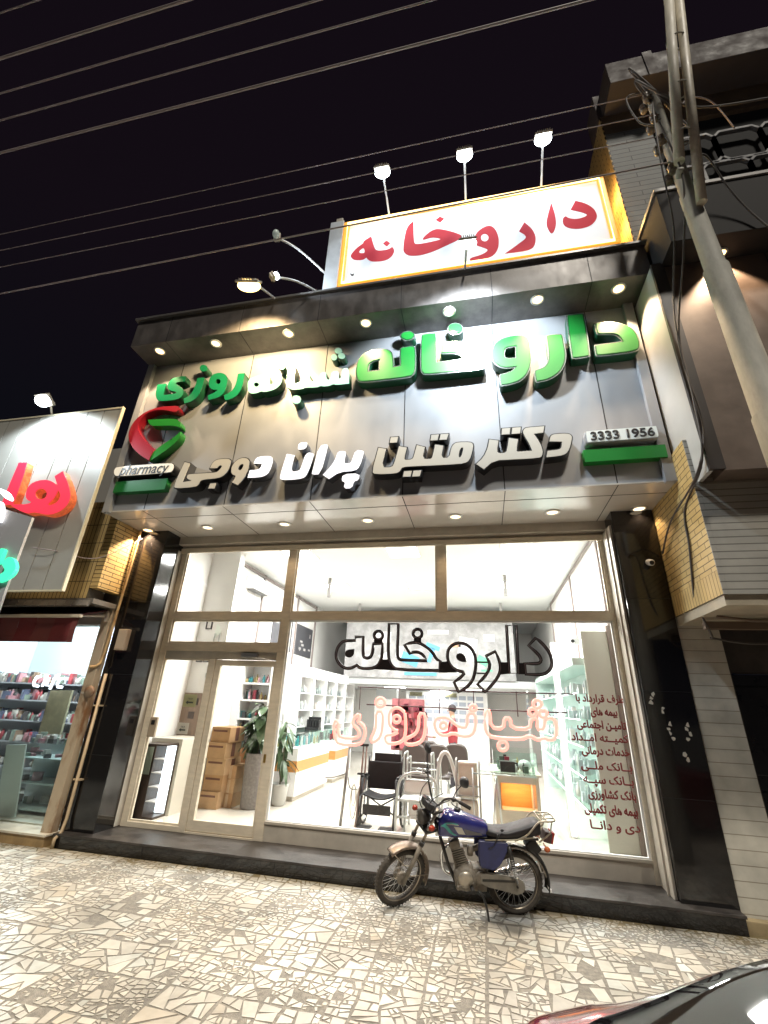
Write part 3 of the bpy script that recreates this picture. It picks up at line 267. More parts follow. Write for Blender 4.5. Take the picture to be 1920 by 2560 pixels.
'red':[[[[1101,8478],[1089,8502],[1083,8524],[1083,8544],[1087,8564],[1096,8586],[1109,8611],[1127,8638],[1148,8669],[1171,8697],[1194,8722],[1219,8744],[1245,8764],[1264,8781],[1276,8797],[1280,8810],[1278,8821],[1284,8835],[1299,8853],[1332,8880],[1406,8934],[1443,8769],[1462,8691],[1476,8643],[1488,8607],[1500,8583],[1520,8564],[1547,8550],[1581,8541],[1623,8537],[1658,8535],[1686,8536],[1707,8540],[1721,8547],[1733,8554],[1745,8561],[1756,8568],[1766,8576],[1777,8574],[1786,8561],[1796,8539],[1806,8506],[1809,8473],[1804,8439],[1793,8405],[1776,8369],[1755,8341],[1731,8318],[1703,8302],[1673,8292],[1639,8286],[1603,8285],[1564,8288],[1522,8295],[1486,8304],[1456,8315],[1432,8327],[1414,8341],[1398,8356],[1384,8372],[1369,8392],[1348,8431],[1321,8404],[1300,8394],[1274,8392],[1242,8395],[1202,8403],[1168,8415],[1140,8432],[1118,8453]],[[1230,8573],[1222,8583],[1221,8596],[1225,8612],[1234,8630],[1245,8645],[1256,8656],[1267,8664],[1279,8669],[1290,8664],[1299,8651],[1307,8628],[1313,8596],[1314,8572],[1310,8557],[1300,8549],[1285,8550],[1270,8553],[1256,8558],[1243,8564]]],[[[1617,8700],[1671,8762],[1737,8680],[1683,8612]]],[[[1978,8808],[1993,8915],[2014,8996],[2046,9058],[2112,9124],[2118,8827],[2124,8694],[2130,8622],[2139,8578],[2150,8561],[2176,8549],[2215,8542],[2268,8539],[2336,8541],[2396,8544],[2448,8548],[2494,8552],[2532,8558],[2549,8567],[2546,8581],[2522,8599],[2478,8621],[2434,8636],[2392,8641],[2352,8638],[2313,8627],[2286,8625],[2271,8630],[2267,8645],[2276,8668],[2291,8694],[2314,8722],[2344,8753],[2382,8787],[2418,8810],[2454,8823],[2489,8826],[2522,8819],[2562,8803],[2609,8779],[2662,8748],[2721,8708],[2772,8671],[2813,8638],[2847,8609],[2872,8582],[2885,8558],[2884,8536],[2870,8516],[2844,8498],[2813,8480],[2779,8462],[2740,8443],[2697,8425],[2652,8405],[2606,8385],[2558,8364],[2509,8342],[2459,8323],[2410,8307],[2360,8294],[2311,8285],[2263,8279],[2216,8277],[2171,8280],[2128,8287],[2090,8297],[2058,8311],[2031,8328],[2010,8349],[1993,8371],[1979,8394],[1968,8419],[1961,8446],[1958,8498],[1960,8575],[1966,8678]]],[[[2480,9055],[2549,9120],[2617,9049],[2550,8973]]],[[[3157,8626],[3178,8644],[3201,8661],[3226,8675],[3252,8686],[3277,8691],[3301,8689],[3323,8680],[3344,8664],[3363,8642],[3379,8612],[3393,8576],[3405,8534],[3415,8491],[3422,8447],[3427,8403],[3429,8359],[3429,8314],[3426,8268],[3421,8222],[3413,8176],[3402,8134],[3388,8097],[3371,8066],[3352,8038],[3329,8015],[3302,7995],[3270,7979],[3234,7966],[3195,7957],[3152,7952],[3106,7949],[3057,7950],[3020,7956],[2995,7967],[2983,7983],[2984,8004],[2995,8021],[3017,8035],[3050,8044],[3093,8050],[3133,8059],[3169,8072],[3202,8088],[3231,8108],[3248,8127],[3253,8148],[3245,8168],[3225,8190],[3202,8210],[3178,8229],[3152,8248],[3124,8266],[3102,8289],[3085,8318],[3074,8352],[3068,8392],[3067,8430],[3070,8466],[3078,8498],[3090,8529],[3105,8557],[3120,8583],[3138,8606]],[[3283,8418],[3276,8382],[3258,8355],[3235,8344],[3209,8351],[3187,8373],[3173,8408],[3169,8447],[3176,8484],[3194,8511],[3218,8522],[3243,8515],[3265,8492],[3280,8457]]],[[[3734,8445],[3827,8632],[3878,8542],[3904,8491],[3921,8448],[3935,8403],[3946,8357],[3953,8310],[3956,8263],[3954,8217],[3948,8170],[3939,8130],[3928,8096],[3915,8067],[3900,8045],[3879,8027],[3854,8014],[3825,8005],[3790,8000],[3749,7997],[3702,7997],[3634,8000],[3499,8009],[3610,8094],[3669,8141],[3714,8177],[3756,8211],[3795,8244],[3817,8278],[3821,8313],[3801,8359]]],[[[4255,8981],[4269,8815],[4275,8728],[4277,8663],[4277,8604],[4275,8549],[4271,8497],[4264,8450],[4254,8406],[4242,8366],[4230,8334],[4219,8310],[4207,8294],[4196,8286],[4186,8284],[4178,8289],[4170,8301],[4163,8319],[4157,8342],[4151,8371],[4144,8405],[4138,8445],[4137,8488],[4140,8534],[4147,8584],[4160,8636],[4174,8692],[4189,8752],[4212,8831]]],[[[4504,8732],[4596,8920],[4663,8872],[4699,8841],[4727,8813],[4754,8781],[4779,8745],[4800,8708],[4817,8670],[4829,8630],[4837,8589],[4841,8550],[4841,8515],[4837,8482],[4829,8451],[4817,8422],[4801,8394],[4781,8367],[4758,8341],[4731,8320],[4701,8304],[4668,8293],[4631,8287],[4594,8285],[4558,8288],[4523,8295],[4488,8307],[4457,8322],[4431,8340],[4409,8361],[4391,8384],[4378,8410],[4370,8438],[4366,8469],[4366,8502],[4370,8531],[4376,8556],[4385,8578],[4398,8596],[4409,8604],[4420,8604],[4431,8595],[4440,8576],[4455,8559],[4475,8543],[4501,8528],[4531,8514],[4563,8507],[4597,8506],[4634,8511],[4672,8522],[4697,8536],[4709,8552],[4708,8570],[4694,8590],[4673,8613],[4645,8637],[4600,8669]]]],
'crest':[[[[1099,8124],[1121,8103],[1132,8095],[1141,8093],[1152,8096],[1171,8108],[1167,8082],[1164,8069],[1160,8060],[1155,8053],[1149,8047],[1143,8045],[1137,8046],[1130,8051],[1123,8060],[1117,8070],[1112,8080],[1107,8095]]]],
'offL':[[[[1086,2688],[1206,2689],[1213,2499],[1223,2427],[1237,2408],[1258,2397],[1285,2395],[1308,2400],[1329,2413],[1345,2439],[1356,2479],[1360,2523],[1357,2594],[1496,2596],[1496,2480],[1492,2422],[1483,2383],[1469,2346],[1450,2311],[1417,2284],[1371,2264],[1308,2254],[1229,2254],[1175,2265],[1133,2297],[1087,2267],[1048,2254],[1000,2248],[954,2257],[909,2280],[871,2311],[840,2350],[821,2395],[814,2445],[819,2493],[834,2539],[860,2579],[896,2613],[958,2632],[1089,2637]]],[[[1496,2713],[1491,2686],[1474,2665],[1449,2653],[1420,2652],[1394,2664],[1375,2685],[1367,2711],[1372,2738],[1389,2760],[1415,2772],[1444,2772],[1470,2760],[1489,2739]]],[[[2066,2743],[2060,2716],[2042,2694],[2017,2682],[1988,2682],[1962,2693],[1944,2715],[1937,2742],[1944,2769],[1961,2791],[1987,2803],[2016,2804],[2042,2792],[2060,2770]]],[[[1585,2878],[1721,2878],[1717,2567],[1720,2448],[1729,2414],[1742,2393],[1761,2383],[1862,2378],[2136,2376],[2098,2433],[2068,2462],[2032,2481],[1996,2490],[1961,2489],[1931,2483],[1897,2464],[1817,2585],[1887,2609],[1936,2618],[1988,2621],[2047,2605],[2114,2569],[2164,2534],[2200,2500],[2230,2462],[2255,2419],[2281,2392],[2321,2375],[2300,2252],[1868,2249],[1701,2261],[1659,2286],[1627,2320],[1604,2363],[1590,2434],[1584,2533],[1582,2655]]],[[[2430,2378],[2419,2434],[2423,2495],[2443,2545],[2478,2581],[2522,2607],[2576,2620],[2631,2617],[2688,2597],[2734,2563],[2769,2515],[2791,2461],[2799,2401],[2799,2341],[2791,2282],[2777,2225],[2760,2171],[2730,2119],[2687,2070],[2639,2031],[2558,1989],[2500,2108],[2566,2153],[2605,2186],[2637,2221],[2627,2243],[2576,2252],[2529,2268],[2488,2292],[2455,2329]]],[[[2939,2454],[3065,2516],[3104,2412],[3118,2353],[3120,2304],[3109,2255],[3086,2206],[3056,2160],[3018,2115],[2976,2070],[2905,2000],[2810,2092],[2881,2163],[2921,2209],[2954,2254],[2974,2298],[2981,2343],[2973,2387]]],[[[3236,2862],[3365,2868],[3346,2242],[3227,2239]]],[[[3602,2695],[3504,2598],[3586,2521],[3623,2478],[3641,2444],[3646,2415],[3636,2391],[3616,2376],[3587,2370],[3538,2367],[3435,2367],[3438,2234],[3572,2231],[3641,2237],[3691,2253],[3731,2283],[3763,2330],[3779,2379],[3779,2432],[3769,2483],[3748,2532],[3719,2579],[3685,2623],[3651,2658]]]],
'offF':[[[[1086,2520],[1082,2456],[1068,2424],[1043,2404],[1013,2397],[980,2404],[959,2419],[949,2441],[950,2465],[962,2490],[997,2507]]],[[[1370,2650],[1493,2652],[1496,2596],[1373,2595]]],[[[1951,2682],[2054,2683],[2054,2628],[1951,2627]]],[[[1494,2383],[1593,2385],[1619,2313],[1647,2276],[1706,2238],[1390,2247],[1450,2297],[1476,2331]]],[[[2536,2436],[2542,2457],[2559,2477],[2582,2487],[2614,2485],[2640,2470],[2660,2442],[2670,2413],[2673,2368],[2614,2371],[2582,2380],[2556,2397],[2541,2416]]],[[[2311,2361],[2411,2373],[2438,2321],[2473,2285],[2549,2231],[2297,2225]]],[[[2807,2383],[2971,2382],[2970,2363],[2806,2363]]],[[[2801,2241],[2948,2239],[2947,2220],[2800,2221]]],[[[3122,2378],[3222,2380],[3227,2234],[3117,2221]]],[[[3356,2373],[3440,2374],[3438,2234],[3345,2232]]]],
'neon':[[[[1446,1662],[1468,1707],[1515,1709],[1540,1663],[1541,1571],[1537,1501],[1530,1453],[1515,1413],[1495,1382],[1467,1357],[1434,1339],[1409,1340],[1393,1360],[1397,1390],[1419,1430],[1436,1470],[1447,1510],[1450,1573]]],[[[1562,1824],[1556,1799],[1540,1779],[1515,1767],[1488,1766],[1462,1776],[1444,1795],[1436,1819],[1441,1844],[1458,1864],[1483,1876],[1511,1877],[1536,1867],[1554,1848]]],[[[1841,1702],[1849,1630],[1854,1501],[1843,1417],[1818,1377],[1776,1350],[1719,1334],[1666,1330],[1617,1335],[1588,1359],[1580,1402],[1603,1426],[1659,1433],[1707,1447],[1748,1469],[1748,1484],[1706,1493],[1670,1514],[1639,1547],[1623,1594],[1621,1656],[1634,1704],[1663,1739],[1697,1759],[1736,1765],[1774,1756],[1809,1733],[1831,1715]]],[[[1777,1627],[1773,1609],[1760,1594],[1742,1585],[1721,1584],[1702,1591],[1688,1605],[1683,1623],[1687,1642],[1700,1657],[1719,1666],[1740,1667],[1759,1659],[1772,1645]]],[[[2027,1671],[2049,1704],[2095,1706],[2117,1651],[2115,1538],[2103,1457],[2082,1406],[2045,1368],[1994,1345],[1939,1333],[1882,1334],[1852,1350],[1849,1379],[1875,1406],[1929,1430],[1970,1455],[1996,1482],[2013,1515],[2023,1554],[2027,1605]]],[[[861,1516],[872,1566],[906,1567],[922,1532],[920,1461],[936,1409],[969,1376],[1037,1362],[1139,1367],[1202,1383],[1226,1410],[1228,1441],[1207,1475],[1178,1502],[1140,1522],[1124,1555],[1132,1599],[1156,1634],[1196,1658],[1216,1654],[1218,1623],[1212,1598],[1198,1580],[1208,1565],[1243,1553],[1272,1530],[1296,1496],[1306,1453],[1301,1401],[1286,1355],[1259,1315],[1173,1291],[1028,1283],[936,1302],[898,1348],[873,1419]]],[[[2283,1662],[2323,1670],[2380,1673],[2427,1660],[2464,1631],[2503,1604],[2544,1579],[2588,1567],[2634,1569],[2658,1611],[2661,1694],[2689,1737],[2743,1739],[2767,1696],[2763,1606],[2748,1541],[2721,1498],[2678,1472],[2619,1463],[2561,1468],[2507,1489],[2451,1487],[2395,1463],[2344,1459],[2298,1473],[2264,1503],[2243,1549],[2236,1589],[2244,1624],[2259,1648]]],[[[2393,1579],[2388,1562],[2376,1549],[2359,1540],[2340,1539],[2324,1546],[2312,1559],[2308,1575],[2313,1592],[2324,1606],[2342,1614],[2360,1615],[2377,1608],[2389,1596]]],[[[2778,1801],[2774,1785],[2762,1772],[2747,1765],[2729,1764],[2714,1770],[2704,1782],[2700,1798],[2705,1814],[2716,1827],[2732,1835],[2750,1835],[2765,1829],[2775,1817]]],[[[2886,1730],[2904,1784],[2935,1785],[2951,1733],[2952,1628],[2992,1576],[3071,1576],[3114,1605],[3123,1666],[3147,1697],[3187,1699],[3205,1672],[3204,1616],[3260,1586],[3373,1583],[3435,1612],[3447,1672],[3475,1705],[3518,1711],[3535,1682],[3524,1618],[3539,1587],[3579,1589],[3605,1621],[3616,1685],[3653,1719],[3715,1722],[3747,1687],[3748,1615],[3742,1559],[3728,1517],[3706,1490],[3674,1478],[3641,1478],[3607,1491],[3572,1489],[3535,1473],[3501,1473],[3472,1490],[3444,1501],[3417,1503],[3385,1496],[3348,1477],[3262,1466],[3125,1464],[3023,1467],[2954,1476],[2910,1504],[2889,1550],[2881,1625]]],[[[3142,1383],[3136,1361],[3119,1343],[3097,1332],[3073,1331],[3051,1339],[3037,1356],[3033,1377],[3040,1399],[3056,1418],[3079,1429],[3103,1430],[3125,1421],[3139,1405]]],[[[3597,1881],[3590,1860],[3574,1843],[3553,1833],[3531,1832],[3512,1840],[3499,1856],[3496,1877],[3503,1899],[3519,1916],[3540,1926],[3562,1927],[3582,1918],[3594,1902]]],[[[3528,1783],[3522,1764],[3508,1748],[3489,1739],[3469,1738],[3451,1746],[3440,1760],[3437,1779],[3443,1798],[3457,1814],[3477,1823],[3497,1824],[3514,1816],[3526,1801]]],[[[3653,1770],[3647,1752],[3633,1736],[3614,1727],[3594,1726],[3577,1734],[3566,1748],[3563,1767],[3569,1786],[3583,1801],[3602,1810],[3623,1811],[3640,1804],[3651,1789]]]],
'nred':[[[[-3300,4762],[-3184,4842],[-3075,4707],[-3020,4635],[-2981,4580],[-2947,4528],[-2918,4478],[-2896,4431],[-2883,4389],[-2877,4349],[-2878,4312],[-2886,4279],[-2900,4248],[-2920,4220],[-2947,4194],[-2977,4172],[-3011,4155],[-3049,4142],[-3090,4132],[-3132,4127],[-3175,4128],[-3218,4133],[-3263,4143],[-3303,4151],[-3339,4159],[-3372,4165],[-3400,4171],[-3429,4174],[-3458,4174],[-3487,4171],[-3517,4166],[-3561,4171],[-3618,4187],[-3690,4212],[-3776,4248],[-3840,4278],[-3882,4300],[-3900,4314],[-3896,4321],[-3877,4325],[-3842,4326],[-3792,4324],[-3726,4318],[-3671,4316],[-3626,4318],[-3591,4323],[-3565,4333],[-3555,4343],[-3560,4354],[-3580,4365],[-3615,4378],[-3645,4394],[-3668,4413],[-3687,4435],[-3699,4460],[-3710,4486],[-3717,4514],[-3723,4543],[-3726,4573],[-3722,4601],[-3711,4627],[-3694,4650],[-3670,4670],[-3638,4687],[-3600,4699],[-3555,4708],[-3503,4712],[-3454,4711],[-3408,4705],[-3366,4694],[-3327,4678],[-3291,4662],[-3259,4645],[-3231,4627],[-3206,4609],[-3195,4607],[-3199,4620],[-3226,4660]],[[-3318,4468],[-3313,4429],[-3330,4400],[-3367,4385],[-3416,4388],[-3468,4408],[-3513,4441],[-3541,4481],[-3547,4520],[-3529,4550],[-3492,4565],[-3442,4562],[-3390,4541],[-3345,4508]],[[-3112,4496],[-3100,4483],[-3088,4467],[-3076,4448],[-3064,4426],[-3058,4404],[-3058,4381],[-3063,4358],[-3074,4335],[-3088,4316],[-3107,4301],[-3128,4289],[-3154,4281],[-3176,4277],[-3195,4276],[-3211,4278],[-3223,4283],[-3227,4292],[-3224,4306],[-3214,4323],[-3195,4346],[-3180,4368],[-3168,4391],[-3160,4414],[-3154,4438],[-3150,4458],[-3147,4476],[-3145,4491],[-3145,4503],[-3141,4510],[-3135,4511],[-3125,4506]]],[[[-4101,5062],[-3940,5052],[-3919,4902],[-3908,4806],[-3900,4714],[-3892,4581],[-3880,4323],[-4097,4335],[-4102,4476],[-4104,4568],[-4105,4658],[-4104,4792]]]],
'nbox':[[[[-3407,4020],[-2588,3789],[-2576,2868],[-2553,2469],[-3315,2465]]]],
'nwhite':[[[[-3254,4201],[-3241,4206],[-3225,4208],[-3208,4206],[-3190,4200],[-3169,4191],[-3147,4180],[-3122,4167],[-3096,4151],[-3072,4134],[-3050,4116],[-3030,4097],[-3012,4077],[-3000,4062],[-2994,4050],[-2995,4042],[-3002,4037],[-3013,4037],[-3028,4040],[-3047,4047],[-3071,4058],[-3095,4071],[-3119,4086],[-3144,4104],[-3170,4125],[-3194,4141],[-3216,4155],[-3237,4164],[-3255,4170],[-3267,4177],[-3270,4184],[-3266,4192]]],[[[-3172,4019],[-3169,4026],[-3161,4027],[-3149,4021],[-3133,4009],[-3117,3993],[-3103,3975],[-3089,3954],[-3076,3930],[-3065,3905],[-3055,3878],[-3046,3850],[-3038,3820],[-3033,3795],[-3031,3773],[-3032,3756],[-3036,3743],[-3042,3736],[-3050,3737],[-3060,3744],[-3072,3758],[-3082,3776],[-3090,3797],[-3096,3823],[-3100,3853],[-3106,3880],[-3116,3906],[-3129,3930],[-3145,3951],[-3157,3971],[-3165,3989],[-3170,4005]]]],
'nteal':[[[[-2707,3171],[-2706,3182],[-2701,3195],[-2690,3212],[-2675,3231],[-2659,3244],[-2641,3250],[-2622,3251],[-2603,3245],[-2584,3236],[-2565,3224],[-2546,3209],[-2528,3190],[-2513,3171],[-2500,3151],[-2490,3132],[-2484,3111],[-2481,3091],[-2483,3072],[-2488,3052],[-2498,3032],[-2513,3014],[-2533,2998],[-2557,2983],[-2587,2970],[-2612,2959],[-2633,2952],[-2651,2947],[-2664,2946],[-2677,2949],[-2688,2957],[-2697,2970],[-2706,2988],[-2706,3005],[-2696,3021],[-2676,3038],[-2648,3053],[-2632,3069],[-2629,3086],[-2639,3104],[-2662,3122],[-2681,3138],[-2695,3152],[-2703,3163]]],[[[-2824,3230],[-2834,3259],[-2840,3286],[-2841,3311],[-2837,3334],[-2830,3351],[-2821,3362],[-2809,3368],[-2794,3367],[-2782,3365],[-2773,3360],[-2767,3354],[-2764,3345],[-2762,3332],[-2760,3313],[-2759,3289],[-2759,3260],[-2761,3235],[-2764,3212],[-2769,3193],[-2776,3177],[-2785,3172],[-2796,3180],[-2809,3199]]]],
}

# ---------------- shared materials ----------------
M = {}
M['panel'] = mat('fascia_composite', (.32, .33, .345), .46, .12, var=.035, scale=1.5, stretch=(2, 2, 1))
M['cornice'] = mat('anthracite_cladding', (.10, .09, .085), .4, .2, var=.25, scale=3, stretch=(2, 2, 1))
M['soffit'] = mat('glossy_soffit_panel', (.60, .57, .53), .16, .15, var=.05, scale=2)
M['joint'] = mat('panel_joint', (.012, .012, .014), .6)
M['granite'] = mat('black_granite', (.012, .011, .011), .09, var=.5, scale=90, coat=.3, lo=.45, hi=.75)
M['granite_worn'] = mat('dusty_granite', (.06, .052, .047), .42, col2=(.025, .022, .02), scale=5, bump=.1)
M['alu'] = mat('bronze_aluminium', (.70, .62, .49), .4, .15, var=.08, scale=3, stretch=(2, 2, 8))
M['alu_dark'] = mat('aged_aluminium', (.50, .455, .385), .45, .12, var=.12, scale=4)
M['pane'] = glass('window_glass', (.985, .995, .99))
M['pane_green'] = glass('greenish_glass', (.91, .975, .95))
M['pane_cool'] = glass('cool_glass', (.93, .97, .96))
M['white'] = mat('white_paint', (.82, .82, .81), .55, var=.03, scale=2)
M['whitegloss'] = mat('white_laminate', (.84, .84, .84), .22, var=.02, scale=3)
M['chrome'] = mat('chrome', (.75, .75, .75), .12, 1)
M['steel'] = mat('brushed_steel', (.52, .52, .52), .3, .9)
M['black'] = mat('black_plastic', (.018, .018, .02), .4)
M['rubber'] = mat('rubber', (.02, .019, .018), .75, var=.3, scale=20)
M['lens_warm'] = emis('warm_lamp_lens', (1, .62, .28), 2.6)
M['lens_dim'] = emis('dim_lamp_lens', (1, .78, .5), 1.2)
M['lens_cool'] = emis('cool_lamp_lens', (.86, .95, 1), 8)
M['lens_yellow'] = emis('yellow_lamp_lens', (1, .70, .26), 3.2)
M['trim'] = mat('lamp_trim', (.6, .6, .58), .3, .5)

# ---------------- ground ----------------
g = G(); g.box(-150, 150, -150, -4.25, -.6, -.13); struct(g.build('road', mat('asphalt', (.05, .049, .047), .85, var=.3, scale=30, bump=.5, bscale=120)))
g = G(); g.box(-60, 60, -4.25, -4.1, -.5, .001, bev=.01); struct(g.build('kerb', mat('kerb_concrete', (.3, .29, .27), .8, var=.2, scale=10)))
mm = mat('paving_mortar', (.33, .31, .27), .75, col2=(.19, .18, .16), scale=26, bump=.6, bscale=160)
N = mm.node_tree.nodes; L = mm.node_tree.links
def stained(mm, strength):
    N = mm.node_tree.nodes; L = mm.node_tree.links; b = N['Principled BSDF']
    src = b.inputs[0].links[0].from_socket
    tc = N.new('ShaderNodeTexCoord'); sp = N.new('ShaderNodeSeparateXYZ'); L.new(tc.outputs['Object'], sp.inputs[0])
    n = N.new('ShaderNodeTexNoise'); n.inputs['Scale'].default_value = 3.2; n.inputs['Detail'].default_value = 8; L.new(tc.outputs['Object'], n.inputs[0])
    ad = N.new('ShaderNodeMath'); ad.operation = 'MULTIPLY_ADD'; L.new(n.outputs[0], ad.inputs[0]); ad.inputs[1].default_value = .55; L.new(sp.outputs[1], ad.inputs[2])
    mr = N.new('ShaderNodeMapRange'); mr.inputs[1].default_value = -.60; mr.inputs[2].default_value = -.34; mr.inputs[4].default_value = strength; L.new(ad.outputs[0], mr.inputs[0])
    mx = N.new('ShaderNodeMixRGB'); L.new(mr.outputs[0], mx.inputs[0]); L.new(src, mx.inputs[1]); mx.inputs[2].default_value = (.16, .11, .025, 1)
    # an oily patch where the motorbike drips
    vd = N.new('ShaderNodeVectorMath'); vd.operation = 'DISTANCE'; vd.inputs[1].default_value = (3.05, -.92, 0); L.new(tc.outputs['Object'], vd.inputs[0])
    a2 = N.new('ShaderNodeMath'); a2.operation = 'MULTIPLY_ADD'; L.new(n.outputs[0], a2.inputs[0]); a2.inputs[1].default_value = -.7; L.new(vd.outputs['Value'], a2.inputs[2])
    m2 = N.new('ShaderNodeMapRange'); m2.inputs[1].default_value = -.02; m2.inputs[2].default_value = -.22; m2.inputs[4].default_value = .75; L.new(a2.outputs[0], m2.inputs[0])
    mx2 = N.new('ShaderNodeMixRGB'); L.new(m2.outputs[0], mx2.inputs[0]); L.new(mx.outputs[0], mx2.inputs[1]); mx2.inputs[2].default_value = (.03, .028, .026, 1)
    n3 = N.new('ShaderNodeTexNoise'); n3.inputs['Scale'].default_value = 1.1; n3.inputs['Detail'].default_value = 6; n3.inputs['Roughness'].default_value = .6; L.new(tc.outputs['Object'], n3.inputs[0])
    m3_ = N.new('ShaderNodeMapRange'); m3_.inputs[1].default_value = .32; m3_.inputs[2].default_value = .62; m3_.inputs[3].default_value = .66; m3_.inputs[4].default_value = 1.08; L.new(n3.outputs[0], m3_.inputs[0])
    mu_ = N.new('ShaderNodeVectorMath'); mu_.operation = 'MULTIPLY'; L.new(mx2.outputs[0], mu_.inputs[0]); L.new(m3_.outputs[0], mu_.inputs[1])
    L.new(mu_.outputs[0], b.inputs[0])
stained(mm, .8)
g = G(); g.box(-60, 60, -4.1, 14, -.5, 0); struct(g.build('sidewalk', mm))
# broken marble pieces laid in square slabs
ms = mat('broken_marble', (.5, .47, .41), .38)
N = ms.node_tree.nodes; L = ms.node_tree.links; b = N['Principled BSDF']
at = N.new('ShaderNodeAttribute'); at.attribute_name = 'tone'; n = N.new('ShaderNodeTexNoise'); n.inputs['Scale'].default_value = 14; n.inputs['Detail'].default_value = 6
tc = N.new('ShaderNodeTexCoord'); L.new(tc.outputs['Object'], n.inputs[0])
mr = N.new('ShaderNodeMapRange'); mr.inputs[3].default_value = .72; mr.inputs[4].default_value = 1.16; L.new(n.outputs[0], mr.inputs[0])
mu = N.new('ShaderNodeVectorMath'); mu.operation = 'MULTIPLY'; L.new(at.outputs['Color'], mu.inputs[0]); L.new(mr.outputs[0], mu.inputs[1]); L.new(mu.outputs[0], b.inputs[0])
stained(ms, .45)
def clip(poly, p, nrm):
    A = []; B = []; k = len(poly)
    for i in range(k):
        a, c = poly[i], poly[(i+1) % k]; da = (a[0]-p[0])*nrm[0]+(a[1]-p[1])*nrm[1]; dc = (c[0]-p[0])*nrm[0]+(c[1]-p[1])*nrm[1]
        (A if da >= 0 else B).append(a)
        if da*dc < 0:
            t = da/(da-dc); q = (a[0]+(c[0]-a[0])*t, a[1]+(c[1]-a[1])*t); A.append(q); B.append(q)
    return A, B
def area(p): return abs(sum(p[i-1][0]*p[i][1]-p[i][0]*p[i-1][1] for i in range(len(p))))/2
def inset(p, d):
    for i in range(len(p)):
        pass
    k = len(p); cx = sum(q[0] for q in p)/k; cy = sum(q[1] for q in p)/k; out = p
    for i in range(k):
        a, c = p[i], p[(i+1) % k]; ex, ey = c[0]-a[0], c[1]-a[1]; l = math.hypot(ex, ey)
        if l < 1e-6: continue
        nx, ny = -ey/l, ex/l
        if (cx-a[0])*nx+(cy-a[1])*ny < 0: nx, ny = -nx, -ny
        out = clip(out, (a[0]+nx*d, a[1]+ny*d), (nx, ny))[0]
        if len(out) < 3: return []
    return out
def shatter(poly, lim):
    A = area(poly)
    if A < lim: return [poly]
    cx = sum(q[0] for q in poly)/len(poly); cy = sum(q[1] for q in poly)/len(poly); r = math.sqrt(A)*.16
    ang = rnd.random()*math.pi if rnd.random() < .4 else rnd.choice([.25, .45, 1.9, 1.6, .1])+rnd.uniform(-.35, .35)
    # prefer cuts across the long side
    best = max(((poly[i], poly[(i+1) % len(poly)]) for i in range(len(poly))), key=lambda e: math.dist(*e))
    if rnd.random() < .86: ang = math.atan2(best[1][1]-best[0][1], best[1][0]-best[0][0])+math.pi/2+rnd.uniform(-.42, .42)
    a, c = clip(poly, (cx+rnd.uniform(-r, r), cy+rnd.uniform(-r, r)), (-math.sin(ang), math.cos(ang)))
    if len(a) < 3 or len(c) < 3: return [poly]
    f = lambda: lim*rnd.choice([.6, .8, 1, 1, 1.25])
    return shatter(a, f())+shatter(c, f())
bm = bmesh.new(); cl = bm.loops.layers.float_color.new('tone')
T_ = .42
for i in range(-14, 18):
    for j in range(0, 9):
        x0, y0 = i*T_-.13, -.62-(j+1)*T_
        for p in shatter([(x0+.005, y0+.005), (x0+T_-.005, y0+.005), (x0+T_-.005, y0+T_-.005), (x0+.005, y0+T_-.005)], .0125*rnd.choice([.45, .8, 1.2, 2.0])):
            if rnd.random() < .06: continue
            q = inset(p, rnd.uniform(.0035, .0075))
            if len(q) < 3 or area(q) < .0003: continue
            mx_ = sum(e[0] for e in q)/len(q); my_ = sum(e[1] for e in q)/len(q); an = rnd.gauss(0, .10); sc = rnd.uniform(.90, 1.0); dx_, dy_ = rnd.uniform(-.004, .004), rnd.uniform(-.004, .004)
            q = [(mx_+dx_+sc*((e[0]-mx_)*math.cos(an)-(e[1]-my_)*math.sin(an)), my_+dy_+sc*((e[0]-mx_)*math.sin(an)+(e[1]-my_)*math.cos(an))) for e in q]
            t = rnd.gauss(1, .11); wv = rnd.random()
            c = (.49*t, .465*t, .41*t) if wv < .8 else ((.54*t, .55*t, .51*t) if wv < .93 else (.50*t, .455*t, .38*t))
            z = .0035+rnd.uniform(-.0008, .0008)
            top = [bm.verts.new((a, b_, z)) for a, b_ in q]; f = bm.faces.new(top)
            lw = [bm.verts.new((a, b_, -.002)) for a, b_ in q]; k = len(q)
            fs = [f]+[bm.faces.new((top[e], lw[e], lw[(e+1) % k], top[(e+1) % k])) for e in range(k)]
            for f in fs:
                for lp in f.loops: lp[cl] = (*c, 1)
bmesh.ops.recalc_face_normals(bm, faces=bm.faces)
me = bpy.data.meshes.new('marble_paving'); bm.to_mesh(me); bm.free(); me.materials.append(ms)
o = bpy.data.objects.new('marble_paving', me); COL.objects.link(o); struct(o)

# ---------------- pharmacy building shell ----------------
FL = .17
pb = thing('pharmacy_building', 'single storey pharmacy with black granite piers and bright white shop room', 'building', (1.3, 0, 0))
wallm = mat('white_plaster', (.80, .79, .77), .6, var=.02, scale=2)
ceilm = mat('white_ceiling', (.85, .85, .84), .7)
floorm = mat('polished_tile', (.66, .62, .55), .09, var=.04, scale=1.2)
g = G()
for x0, x1, hx in ((-2.56, -2.04, -2.035), (4.65, 5.15, 4.66)):
    g = G(); g.box(x0, x1, -.485, .12, .15, 4.32, 0, .006)
    for z in (1.02, 2.05, 3.1): g.box(x0-.001, x1+.001, -.4865, -.48, z, z+.004, 1)
    g.build('granite_pier', [M['granite'], M['joint']], pb)
g = G(); g.box(-2.6, 4.78, .12, 12.0, -.1, FL); g.build('floor', floorm, pb)
g = G(); g.box(-2.6, 4.95, -.02, 12, 4.5, 4.7); g.build('ceiling', ceilm, pb)
